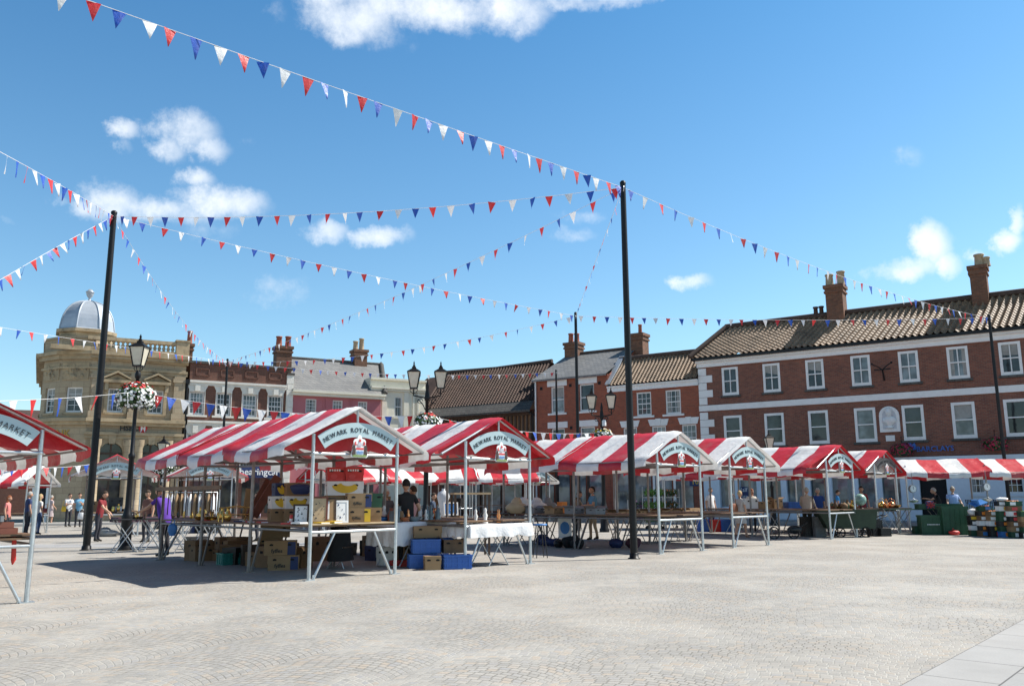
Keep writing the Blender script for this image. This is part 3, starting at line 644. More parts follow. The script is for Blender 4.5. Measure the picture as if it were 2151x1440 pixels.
# wing of the same roof behind the cream house
wl, wr_ = F.x(888, 795, 7), F.x(950, 790, 7); m = MB(); zt_ = F.z(915, 791, 7)
m.add([(wl - .4, 3, ze + .8), (x0 + 4, 3, ze + .8), (x0 + 5, 7.2, zt_), (wl + .3, 7.2, zt_), (wl - .4, 11, ze + .8)], [(0, 1, 2, 3), (0, 3, 4)]); m.build('rear_roof', M['tile_dark'], timber)
m = MB(); m.tube([(x1 + .0, -.15, ze - 4), (x1 + .0, -.15, ze - .3), (x1 - .5, -.4, ze)], .06, 6); m.build('downpipe', M['black_iron'], timber)
# ---- red brick house with slate roof -------------------------------------------------------
red = thing('slate_roof_house', 'tall red brick house with slate roof and a chimney at each end', 'house', F.o, F.rz)
x0, x1 = F.x(1124, 830), F.x(1277, 830); ze = F.z(1200, 792)
wa = [(F.x(1157, 840), F.x(1185, 840)), (F.x(1217, 836), F.x(1248, 836))]; z0, z1 = F.z(1171, 867), F.z(1171, 811); l1, l0 = F.z(1171, 899), F.z(1171, 960)
wall(red, 'wall', x0, x1, 0, ze, [(a, b, z0, z1) for a, b in wa] + [(a, b, l0, l1) for a, b in wa], M['brick_red'], 8, .16)
for i, (a, b) in enumerate(wa):
    window(red, a, b, z0, z1, 1 if i == 0 else 1, 2, rev=.1, fw=.09, gl='glass_pale' if i == 0 else 'glass', sill=.2, sillmat='white_paint'); window(red, a, b, l0, l1, 1, 2, rev=.1, fw=.09, gl='glass_pale' if i else 'glass', sill=.2, sillmat='white_paint')
m = MB()
for a, b in wa:
    for q_ in (z1, l1): m = MB(); lintel(m, a - .25, b + .25, q_ + .01, q_ + .42); m.build('lintel', M['white_paint'], red)
m = MB()
for px, py in ((1137, 816), (1198, 809), (1259, 804), (1200, 898)): xx, zz_ = F.at(px, py); m = MB(); m.bb(xx - .1, xx + .1, -.02, .01, zz_ - .1, zz_ + .1); m.build('air_brick', M['dark_inside'], red)
m = MB(); m.tube([(x0 + .1, -.1, .2), (x0 + .1, -.1, ze)], .06, 8); m.build('downpipe', M['white_paint'], red)
yr = 4.6; zr = F.z(1245, 741, yr); ra, rb = F.x(1180, 748, yr), F.x(1300, 734, yr)
m = MB(); m.add([(x0 - .12, -.3, ze), (x1 + .05, -.3, ze), (x1 + .05, yr, zr), (x0 - .12, yr, zr), (x0 - .12, 9.2, ze), (x1 + .05, 9.2, ze)], [(0, 1, 2, 3), (3, 2, 5, 4)])
m.add([(x0 - .12, -.3, ze - .12), (x1 + .05, -.3, ze - .12), (x1 + .05, -.3, ze), (x0 - .12, -.3, ze)], [(0, 1, 2, 3)])
rf = m.build('roof', M['slate'], red)
m = MB(); m.tube([(x0 - .12, yr, zr + .05), (x1 + .05, yr, zr + .05)], .13, 6); m.build('ridge', M['tile_flat'], rf)
m = MB(); m.add([(x1, 0, 0), (x1, 8, 0), (x1, 9, ze), (x1, yr, zr - .05), (x1, 0, ze - .1)], [(0, 1, 2, 3, 4)]); m.add([(x0, 0, 0), (x0, 8, 0), (x0, 9, ze), (x0, yr, zr - .05), (x0, 0, ze - .1)], [(0, 1, 2, 3, 4)]); m.build('gable', M['brick_red'], red)
ca, cb_ = F.x(1157, 740, yr), F.x(1184, 740, yr); chimney(red, (x0 + .55, yr), cb_ - ca, .9, zr - 1.0, F.z(1170, 724, yr), [(-.25, .75, .2), (.25, .7, .2)])
ca, cb_ = F.x(1306, 730, yr), F.x(1332, 730, yr); chimney(red, (x1 + .2, yr), cb_ - ca, 1.0, zr - 2.2, F.z(1320, 704, yr), [(.1, .7, .14)])
# ---- lower brick house with pantiles ----------------------------------------------------------
low = thing('pantile_brick_house', 'orange brick house with buff pantile roof and white splayed lintels', 'house', F.o, F.rz)
x0, x1 = x1 + .01, F.x(1469, 830); ze = F.z(1370, 806); zf0 = F.z(1370, 815)
wa = [(F.x(1337, 848), F.x(1368, 848)), (F.x(1398, 843), F.x(1430, 843))]; z0, z1 = F.z(1352, 873), F.z(1352, 823)
lw = [(F.x(1309, 905), F.x(1338, 905)), (F.x(1369, 905), F.x(1399, 905)), (F.x(1432, 905), F.x(1463, 905))]; l1, l0 = F.z(1383, 894), F.z(1383, 950)
wall(low, 'wall', x0, x1, 0, ze, [(a, b, z0, z1) for a, b in wa] + [(a, b, l0, l1) for a, b in lw], M['brick_red'], 7, .14)
for a, b in wa: window(low, a, b, z0, z1, 3, 4, rev=.06, fw=.09, sill=.2, sillmat='white_paint')
for a, b in lw: window(low, a, b, l0, l1, 3, 4, rev=.08, fw=.09, gl='glass_pale')
m = MB()
for a, b in lw: m = MB(); lintel(m, a - .08, b + .08, l1 + .01, l1 + .42, fl=.14); lintel(m, (a + b) / 2 - .13, (a + b) / 2 + .13, l1 + .01, l1 + .46, fl=.05, out=.09); m.build('lintel', M['white_paint'], low)
m = MB(); m.bb(x0, x1 - .02, -.12, .0, zf0 - .05, ze + .05); m.bb(x0, x1 - .02, -.2, -.12, ze - .06, ze + .06); m.build('fascia', M['white_paint'], low)
yr = 1.9; zr = F.z(1395, 746, yr)
rf = pantiles('roof', M['tile_buff'], low, (x0 + .1, -.32, ze + .1), (x1, -.32, ze + .1), (x1, yr, zr), (x0 + .1, yr, zr), .25, 16, .055)
m = MB(); m.tube([(x0, yr, zr + .06), (x1 + .3, yr, zr + .06)], .15, 8); m.quad((x0, yr, zr), (x1, yr, zr), (x1, 9, ze), (x0, 9, ze)); m.build('ridge', M['tile_flat'], rf)
m = MB(); m.box((x0 + .1, yr / 2 - .1, (ze + zr) / 2 + .2), (.35, math.hypot(yr + .4, zr - ze), .1), 0, rx=math.atan2(zr - ze, yr + .3)); m.build('flashing', M['lead'], rf)
# ---- the large brick bank on the right -----------------------------------------------------------
big = thing('brick_bank_building', 'long three storey red brick building with white quoins and ridged pantile roof', 'bank', F.o, F.rz)
x0 = F.x(1470, 830); x1 = F.x(2151, 800) + 9.5; ze = F.z(1800, 725); zc = F.z(1800, 737)
tops = [(1517, 1551, 800), (1603, 1639, 792), (1693, 1731, 785), (1788, 1829, 778), (1888, 1930, 768), (1990, 2035, 760), (2099, 2146, 750)]
lows = [(1521, 1559, 900), (1607, 1648, 902), (1699, 1741, 897), (1796, 1841, 892), (1896, 1942, 885), (2000, 2050, 879), (2110, 2162, 873)]
T = [(F.x(a, y), F.x(b, y)) for a, b, y in tops]; Lw = [(F.x(a, y), F.x(b, y)) for a, b, y in lows]
st = (T[6][0] - T[0][0]) / 6
T += [(T[6][0] + st * i, T[6][1] + st * i) for i in (1, 2)]; Lw += [(Lw[6][0] + st * i, Lw[6][1] + st * i) for i in (1, 2)]
tz0, tz1 = F.z(1808, 810), F.z(1808, 746); lz0, lz1 = F.z(1818, 928), F.z(1818, 856)
zs = F.z(1800, 837); zsh = F.z(1990, 962)
wall(big, 'wall', x0, x1, zsh, ze, [(a, b, tz0, tz1) for a, b in T] + [(a, b, lz0, lz1) for a, b in Lw], M['brick_plum'], 9, .1)
for i, (a, b) in enumerate(T):
    window(big, a, b, tz0, tz1, 2, 2, rev=.03, fw=.13, bar=.05, gl='glass_pale' if i in (3, 4, 5) else 'glass', proud=.05); 
for i, (a, b) in enumerate(Lw): window(big, a, b, lz0, lz1, 1, 2, rev=.03, fw=.14, bar=.05, gl='glass_pale' if i in (3, 5) else 'glass', proud=.05)
for w in [c for c in big.children if c.name.startswith('window')]:
    bbx = [v.co for v in w.data.vertices]; a, b, z_ = min(v.x for v in bbx), max(v.x for v in bbx), min(v.z for v in bbx)
    s = MB(); s.bb(a - .12, b + .12, -.1, -.005, z_ - .14, z_ - .01); s.build('sill', M['slate_dark'], w)
m = MB(); m.bb(x0 - .05, x1, -.09, -.001, zs - .17, zs + .17); m.build('string_course', M['white_paint'], big)
m = MB(); m.bb(x0 - .1, x1, -.3, -.001, zc + .12, ze - .02); m.bb(x0 - .06, x1, -.16, -.001, zc - .14, zc + .12); m.build('cornice', M['white_paint'], big)
m = MB(); q = .45; zz_ = zsh; i = 0
while zz_ < zc - .5:
    if abs(zz_ + q / 2 - zs) > .3: m = MB(); m.bb(x0 - .03, x0 + (.85 if i % 2 else .48), -.06, -.001, zz_ + .01, zz_ + q - .01); m.build('quoin', M['white_paint'], big)
    zz_ += q; i += 1
m = MB(); m.bb(x0 - .2, x1, -.5, -.3, ze - .06, ze + .1); m.build('gutter', M['black_iron'], big)
yr = 1.75; zr = F.z(1850, 651, yr); xr0 = F.x(1527, 687, yr)
rf = pantiles('roof', M['tile_buff'], big, (x0 - .35, -.5, ze + .12), (x1, -.5, ze + .12), (x1, yr, zr), (xr0, yr, zr), .34, 15, .095)
m = MB(); m.tube([(xr0 - .1, yr, zr + .1), (x1, yr, zr + .1)], .17, 8); m.tube([(x0 - .35, -.5, ze + .2), (xr0, yr, zr + .1)], .17, 8); m.add([(x0 - .35, -.5, ze), (xr0, yr, zr), (x0 - .35, 10, ze)], [(0, 1, 2)]); m.add([(xr0, yr, zr), (x1, yr, zr), (x1, 11, ze), (x0, 11, ze)], [(0, 1, 2, 3)]); m.build('ridge', M['tile_flat'], rf)
ca, cb_ = F.x(1734, 630, yr), F.x(1779, 630, yr); chimney(big, ((ca + cb_) / 2, yr), cb_ - ca - .25, 1.0, zr - .8, F.z(1756, 600, yr), [(-.3, .75, .24), (.36, .85, .24)], potmat='pot_pale')
ca, cb_ = F.x(2034, 590, yr), F.x(2080, 590, yr); chimney(big, ((ca + cb_) / 2, yr), cb_ - ca - .25, 1.0, zr - .8, F.z(2056, 560, yr), [(.1, .7, .25), (.42, .5, .2)], potmat='pot_pale')
m = MB()
for px in (1714, 1726): xx = F.x(px, 660, yr); m.lathe((xx, yr, zr), [(.14, 0), (.12, .55), (.16, .56), (.16, .65)], 10); m.build('flue_pipe', M['tile_flat'], rf); m = MB()
bx, bz = F.at(1857, 782); m = MB()   # wrought bracket
m.tube([(bx, -.08, bz - .45), (bx, -.3, bz - .05), (bx, -.45, bz + .12)], .045, 6); m.tube([(bx - .42, -.4, bz + .12), (bx + .42, -.4, bz + .12)], .035, 6)
for s in (-1, 1): m.tube([(bx, -.4, bz + .1), (bx + s * .25, -.5, bz + .3), (bx + s * .48, -.55, bz + .42)], .03, 6); m.ball((bx + s * .5, -.55, bz + .44), .06)
m.build('iron_bracket', M['black_iron'], big)
n0, n1 = F.x(1848, 885), F.x(1890, 880); nz0, nz1 = F.z(1868, 907), F.z(1868, 853); cx = (n0 + n1) / 2; r = (n1 - n0) / 2
arch_ = [(n0, nz0), (n1, nz0)] + [(cx + r * math.cos(math.pi * k / 10), nz1 - r + r * math.sin(math.pi * k / 10)) for k in range(11)]
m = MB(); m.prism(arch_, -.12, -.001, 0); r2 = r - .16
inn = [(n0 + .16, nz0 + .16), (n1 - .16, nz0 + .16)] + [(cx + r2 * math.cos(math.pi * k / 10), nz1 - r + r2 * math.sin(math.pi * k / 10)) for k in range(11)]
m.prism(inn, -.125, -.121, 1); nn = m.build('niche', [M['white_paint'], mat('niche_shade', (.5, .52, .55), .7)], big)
m = MB(); zb = nz0 + .2   # portrait bust in relief
m.lathe((cx, -.14, zb), [(.2, 0), (.2, .06), (.12, .1), (.1, .16)], 12, sy=.6); m.lathe((cx, -.15, zb + .14), [(.12, 0), (.33, .18), (.36, .3), (.3, .42), (.12, .5), (.1, .58)], 14, sy=.5)
m.ball((cx, -.2, zb + .86), (.17, .16, .22)); m.ball((cx, -.17, zb + .95), (.2, .16, .17)); m.ball((cx, -.36, zb + .84), (.03, .05, .06)); m.ball((cx, -.3, zb + .68), (.07, .07, .05))
m.build('bust', M['white_paint'], nn)
p0, p1 = F.x(1861, 919), F.x(1880, 919); m = MB(); m.bb(p0, p1, -.05, -.001, F.z(1870, 926), F.z(1870, 914)); m.build('plaque', M['white_paint'], big)
lx0, lx1 = F.x(1925, 940), F.x(2004, 938); lz = F.z(1960, 947); 
vs, fs = text_mesh('BARCLAYS', 1, 'LEFT', .03, .012); w_ = max(v.x for v in vs); sc_ = (lx1 - lx0) / w_
m = MB(); m.M = Matrix.Translation((lx0, -.08, lz)) @ Matrix.Diagonal((sc_, 1, sc_, 1)); m.add(vs, fs); m.build('lettering', M['blue'], big)
ex, ez = F.at(1912, 940); m = MB()   # spread eagle with shield-like body
m.prism([(ex - .06, ez + .3), (ex + .06, ez + .3), (ex + .1, ez + .16), (ex + .24, ez + .26), (ex + .3, ez + .1), (ex + .28, ez - .1), (ex + .16, ez - .12), (ex + .1, ez - .3), (ex, ez - .38), (ex - .1, ez - .3), (ex - .16, ez - .12), (ex - .28, ez - .1), (ex - .3, ez + .1), (ex - .24, ez + .26), (ex - .1, ez + .16)], -.09, -.02)
m.build('emblem', M['blue'], big)
# ground floor: pale blue painted shop fronts
fr = [(1475, 1500, 0), (1510, 1545, 1), (1552, 1590, 1), (1598, 1640, 1), (1650, 1690, 1), (1700, 1735, 1), (1745, 1790, 1), (1800, 1838, 1), (1850, 1892, 1), (1931, 1988, 2), (2038, 2068, 3), (2110, 2150, 3)]
hl = []
for a, b, k in fr:
    if k == 0: continue
    A_, B_ = F.x(a, 1010), F.x(b, 1010); hl.append((A_, B_, (.75, 3.3) if k == 1 else (.1, 3.2) if k == 2 else (1.5, 3.0), k))
wall(big, 'shop_front', x0, x1, 0, zsh, [(a, b, z[0], z[1]) for a, b, z, k in hl], M['pale_blue_paint'], 8.9, .25, -.03)
for a, b, z, k in hl:
    if k == 2:
        m = MB(); m.quad((a, .2, z[0]), (b, .2, z[0]), (b, .2, z[1]), (a, .2, z[1])); m.build('door', M['dark_inside'], big)
    elif k == 3: window(big, a, b, z[0], z[1], 3, 4, y=-.03, rev=.1, fw=.07, sill=.1, sillmat='pale_blue_paint')
    else: window(big, a, b, z[0], z[1], 1, 1, y=-.03, rev=.15, fw=.06, gl='glass_pale', fmat='pale_blue_paint', meet=False)
m = MB(); m.bb(x0, x1, -.4, -.035, zsh - .12, zsh + .1); m.bb(x0, x1, -.22, -.035, zsh - .75, zsh - .12); m.build('shop_cornice', M['pale_blue_paint'], big)
m = MB()
for a, b, z, k in hl[:8]: m = MB(); xx = a - .22; m.bb(xx, xx + .3, -.14, -.035, 0, zsh - .76); m.build('shop_pilaster', M['pale_blue_paint'], big)
# posters in the shop windows
def poster(root, px0, px1, py0, py1, lines, bgm, fgm, y0=.1):
    a, z1_ = F.at(px0, py0, y0); b, z0_ = F.at(px1, py1, y0); m = MB(); m.bb(a, b, y0 - .005, y0 + .005, z0_, z1_); o = m.build('poster', M[bgm], root)
    n = len(lines); h = (z1_ - z0_) / n
    for i, s in enumerate(lines):
        vs, fs = text_mesh(s, 1, 'CENTER', .004); w_ = max(v.x for v in vs) - min(v.x for v in vs); k = min((b - a) * .9 / w_, h * 1.0)
        m = MB(); m.M = Matrix.Translation(((a + b) / 2, y0 - .012, z1_ - h * (i + .78))) @ Matrix.Diagonal((k, 1, k, 1)); m.add(vs, fs); m.build('lettering', M[fgm], o)
poster(big, 1549, 1572, 1022, 1048, ['Half', 'Price'], 'navy', 'white_card')
poster(low, 1448, 1472, 1004, 1020, ['10'], 'navy', 'yellow', -.075)
m = MB(); zr_ = 1.05; xa_, xb_ = F.x(2028, 1045, -1.2), F.x(2100, 1040, -1.2)
for i in range(22): x = xa_ + (xb_ - xa_) * i / 21; m.tube([(x, -1.2, 0), (x, -1.2, 1.15)], .018, 5); m.ball((x, -1.2, 1.18), (.03, .03, .05), 0, 6, 4)
for z_ in (.2, 1.05): m.bb(xa_, xb_, -1.215, -1.185, z_, z_ + .04)
o = m.build('railing', M['black_iron']); o.location = F.o; o.rotation_euler.z = F.rz; tag(o, 'short black spiked railing in front of the pale blue shop front', 'railing')
# ---- far house left of the bank, with festoon bulbs on its parapet
d0 = at_dist(52, 870, 95); far = thing('distant_brick_house', 'distant low brick house with a dark roof left of the stone bank', 'house', (d0.x, d0.y, 0), R_(20))
h_ = d0.z; m = MB(); m.bb(-6, 6, 0, 8, 0, h_ - .6); m.build('wall', M['brick_brown'], far)
m = MB(); m.add([(-6.3, -.3, h_ - .6), (6.3, -.3, h_ - .6), (6.3, 4, h_ + .8), (-6.3, 4, h_ + .8)], [(0, 1, 2, 3)]); m.build('roof', M['tile_dark'], far)
for i in range(5):
    m = MB(); m.bb(-5 + 2.2 * i, -4 + 2.2 * i, -.04, -.01, h_ - 3, h_ - 1.4); m.build('window', M['glass'], far)
# shop strip left of the brown house ground floors
def shop(root, F, pa, pb, z0, z1, txt, mt, tm='white_card', y=-.12, size=.5):
    a, b = F.x(pa, 1000), F.x(pb, 1000); m = MB(); m.bb(a, b, y - .12, y, z0, z1); s = m.build('shop_sign', M[mt], root)
    if txt:
        vs, fs = text_mesh(txt, size, 'CENTER', .02, .008); m = MB(); m.M = Matrix.Translation(((a + b) / 2, y - .13, (z0 + z1) / 2 - size * .33)); m.add(vs, fs); m.build('lettering', M[tm], s)
zt_ = FL.z(540, 985); shop(brown, FL, 505, 590, FL.z(540, 1003), FL.z(540, 978), 'hearingcare', 'navy', size=.62)
m = MB(); a, b = FL.x(400, 1000), FL.x(600, 1000)
for i in range(4): m = MB(); m.bb(a + (b - a) * i / 4 + .2, a + (b - a) * (i + 1) / 4 - .2, -.05, -.01, .5, 3.0); m.build('shop_window', M['glass'], brown)
m = MB(); a, b = FL.x(625, 1000), FL.x(790, 1000)
for i in range(4): m = MB(); m.bb(a + (b - a) * i / 4 + .2, a + (b - a) * (i + 1) / 4 - .2, -.05, -.01, .5, 3.0); m.build('shop_window', M['glass'], pink)
for rt, pa, pb in ((timber, 930, 1100), (red, 1135, 1270), (low, 1290, 1460)):
    m = MB(); a, b = FR.x(pa, 1000), FR.x(pb, 1000); n = 4; fm = MB()
    for i in range(n):
        p, q = a + (b - a) * i / n + .15, a + (b - a) * (i + 1) / n - .15; m = MB(); m.bb(p, q, -.05, -.01, .5, 2.9); m.build('shop_window', M['glass_pale'], rt); fm.bb(p - .15, p - .01, -.12, -.01, 0, 3.1)
    fm.bb(a, b, -.3, -.01, 3.09, 3.8); fm.build('shop_frame', M['white_paint'] if rt is low else M['darkwood'], rt)
# pavement with kerb in front of the stone bank terrace
k0 = FL.o + FL.X * -14 - FL.Y * 3.2; k1 = FL.o + FL.X * 24 - FL.Y * 3.2
sheet('pavement', [k0, k1, k1 + FL.Y * 3.1, k0 + FL.Y * 3.1], 0, M['slab'], .13)
k0 = FR.o - FR.X * 29 - FR.Y * 3.2; k1 = FR.o + FR.X * 26 - FR.Y * 3.2
sheet('pavement', [k0, k1, k1 + FR.Y * 3.1, k0 + FR.Y * 3.1], 0, M['slab'], .13)
# ---------------------------------------------------------------- market stalls
ROW = R_(90 - 47.5)     # local x of a stall runs along the row, local y back along its ridge
SU = Vector((math.cos(ROW), math.sin(ROW), 0)); SV = Vector((-SU.y, SU.x, 0))
W_, BAY, ZB, ZR, ZE, OV = 1.9, 3.05, 2.31, 3.24, 2.43, .66
def tarp_mesh(r0, r1, first, nst, seed, front=False, loose=0.0, W=W_, zr=ZR, ze=ZE, ov=OV, lift=0.0, nseg=7, val=.2, pulled=0.0, back=False):
    "one striped sheet over ridge and both eaves; stripes run down the slope"
    rn = random.Random(seed); m = MB(); ny = nst * 6; cx = W / 2; hw = W / 2 + ov
    prof = [(-hw - .02, ze - val, 0), (-hw - .025, ze - val * .5, 0)] + [(-hw + hw * i / nseg, ze + (zr - ze) * i / nseg, i / nseg) for i in range(nseg + 1)]
    prof += [(hw * i / nseg, zr + (ze - zr) * i / nseg, 1 - i / nseg) for i in range(1, nseg + 1)] + [(hw + .025, ze - val * .5, 0), (hw + .02, ze - val, 0)]
    cols = []
    fr0 = .16 if front else 0
    for j in range(ny + 1):
        t = j / ny; y = r0 + (r1 - r0) * t; c = []
        for i, (x, z, k) in enumerate(prof):
            edge = i < 2 or i > len(prof) - 3
            sag = -.055 * math.sin(math.pi * t) * (4 * k * (1 - k) + .15)
            sag += (-.05 - loose) * math.sin(math.pi * t) * (1 - k) ** 3
            n = noise.noise((x * 1.6 + seed * 3.1, y * 2.4, seed)); n2 = noise.noise((x * 5 + seed, y * 7, 3.3))
            dz = sag + n * .034 + n2 * .012
            dx = (noise.noise((y * 3.1, seed, 1.7)) * .03 + noise.noise((y * 9, seed, 4.)) * .012) * (1 if x > 0 else -1) * (1.6 if edge else .4)
            if edge: dz += noise.noise((y * 2.2, seed * 1.3, x)) * .035
            yy = y
            if front and j == 0: dz -= .05 * (1 if not edge else .2); yy -= .02
            if front and j == 1: dz -= .015
            if back and j == ny: dz -= .08
            if not back and j == ny: dz += .028 + .02 * noise.noise((x * 3, seed, 0.)); yy += .05 * noise.noise((x * 2.5, seed, 9.))
            if pulled and front and x < -hw * .35: yy += pulled * max(0, (1 - t * 2.5)) * (1 - k)   # corner dragged back along the rafter
            c.append((cx + x + dx, yy, z + dz + lift))
        cols.append(c)
    P = len(prof); vs = [p for c in cols for p in c]
    for s in range(nst):
        b = len(m.v); seg = vs[s * 6 * P:(s * 6 + 7) * P]; fs = []
        for j in range(6):
            for i in range(P - 1): fs.append((j * P + i, (j + 1) * P + i, (j + 1) * P + i + 1, j * P + i + 1))
        m.add(seg, fs, (first + s) % 2, True)
    return m
SIGN_TXT = 'NEWARK ROYAL MARKET'
_sign = {}
def sign_parts(W=W_, dark=False):
    "arched name board, its stencilled letters and the arms below it (local to gable, facing -y)"
    cx = W / 2; zt = 2.93; Ro, Ri = 1.55, 1.27; zc_ = zt - Ro; am = math.asin((W / 2 - .04) / Ro)
    m = MB(); n = 20; o = [(cx + Ro * math.sin(-am + 2 * am * i / n), zc_ + Ro * math.cos(-am + 2 * am * i / n)) for i in range(n + 1)]
    i_ = [(cx + Ri * math.sin(-am + 2 * am * i / n), zc_ + Ri * math.cos(-am + 2 * am * i / n)) for i in range(n + 1)]
    for k in range(n):
        for yy, fl in ((-.075, 0), (-.065, 1)):
            q = [(o[k][0], yy, o[k][1]), (o[k + 1][0], yy, o[k + 1][1]), (i_[k + 1][0], yy, i_[k + 1][1]), (i_[k][0], yy, i_[k][1])]
            m.add(q if fl else q[::-1], [(0, 1, 2, 3)])
        m.quad((o[k][0], -.075, o[k][1]), (o[k + 1][0], -.075, o[k + 1][1]), (o[k + 1][0], -.065, o[k + 1][1]), (o[k][0], -.065, o[k][1]))
        m.quad((i_[k + 1][0], -.075, i_[k + 1][1]), (i_[k][0], -.075, i_[k][1]), (i_[k][0], -.065, i_[k][1]), (i_[k + 1][0], -.065, i_[k + 1][1]))
    L = MB(); R0 = Ri + .095; wd = []
    for ch in SIGN_TXT:
        if ch == ' ': wd.append((None, .055)); continue
        vs, fs = text_mesh(ch, .128, 'LEFT', .004, -.0004); x0 = min(v.x for v in vs); x1 = max(v.x for v in vs); wd.append((([v - Vector((x0, 0, 0)) for v in vs], fs), (x1 - x0) * .92))
    tot = sum(w for _, w in wd) + .016 * len(wd); a = -tot / 2
    for g, w in wd:
        if g:
            th = (a + w / 2) / R0; X = Matrix.Translation((cx + R0 * math.sin(th), -.081, zc_ + R0 * math.cos(th))) @ Matrix.Rotation(th, 4, 'Y')
            L.M = X @ Matrix.Diagonal((.92, 1, 1, 1)) @ Matrix.Translation((-w / .92 / 2, 0, 0)); L.add(*g)
        a += w + .016
    c = MB(); zc2 = 2.27
    def P(pts, y, mi): c.prism([(cx + px * 1.08, zc2 + .02 + pz * .74) for px, pz in pts], y, y + .008, mi)
    def sym(half): return half + [(-x, z) for x, z in half[::-1] if abs(x) > 1e-6]
    P(sym([(.0, -.05), (.15, -.05), (.185, -.0), (.17, .06), (.155, .16), (.15, .25), (.125, .3), (.13, .38), (.105, .43), (.05, .45), (.03, .53), (0, .55)]), -.10, 0)  # die-cut plate
    P(sym([(0, .02), (.05, .05), (.08, .12), (.082, .2), (0, .2)]), -.108, 0)
    P(sym([(0, .155), (.08, .155), (.08, .205), (0, .205)]), -.112, 1)                     # red chief
    for k in range(3): P([(-.075 + .006 * k, .115 - .03 * k), (-.035, .125 - .03 * k), (0, .115 - .03 * k), (.035, .125 - .03 * k), (.075 - .006 * k, .115 - .03 * k), (.07 - .006 * k, .1 - .03 * k), (.035, .11 - .03 * k), (0, .1 - .03 * k), (-.035, .11 - .03 * k), (-.07 + .006 * k, .1 - .03 * k)], -.113, 2)   # blue waves
    for s in (1, -1):
        P([(s * .088, .02), (s * .135, .0), (s * .165, .04), (s * .148, .12), (s * .158, .2), (s * .135, .28), (s * .1, .27), (s * .092, .16)][::s], -.111, 3)   # dark supporters
        P([(s * .055, .29), (s * .09, .27), (s * .115, .3), (s * .1, .36), (s * .075, .37), (s * .085, .32)][::s], -.111, 1)                      # mantling
    P(sym([(0, .25), (.04, .26), (.045, .3), (.025, .34), (0, .35)]), -.114, 5)
    P([(-.012, .36), (.018, .36), (.028, .4), (.0, .44), (-.022, .41)], -.112, 1)
    P(sym([(0, -.035), (.13, -.035), (.155, 0), (.1, .03), (0, .012)]), -.112, 4)             # grassy base
    return m, L, c
M['arms_red'] = mat('arms_red', (.6, .06, .06), .5); M['arms_blue'] = mat('arms_blue', (.05, .2, .5), .5); M['arms_brown'] = mat('arms_brown', (.06, .035, .03), .5); M['arms_green'] = mat('arms_green', (.2, .28, .1), .5); M['arms_steel'] = mat('arms_steel', (.5, .5, .55), .5)
_sm = None
def add_sign(root, W=W_):
    global _sm
    if _sm is None:
        m, L, c = sign_parts(); s = m.build('sign_board', M['sign'], root); l = L.build('lettering', M['charcoal'], s); a = c.build('coat_of_arms', [M['white_card'], M['arms_red'], M['arms_blue'], M['arms_brown'], M['arms_green'], M['arms_steel']], s); _sm = (s, l, a)
        return s
    s = _sm[0].copy(); COL.objects.link(s); s.parent = root
    for q in _sm[1:]: k = q.copy(); COL.objects.link(k); k.parent = s
    return s
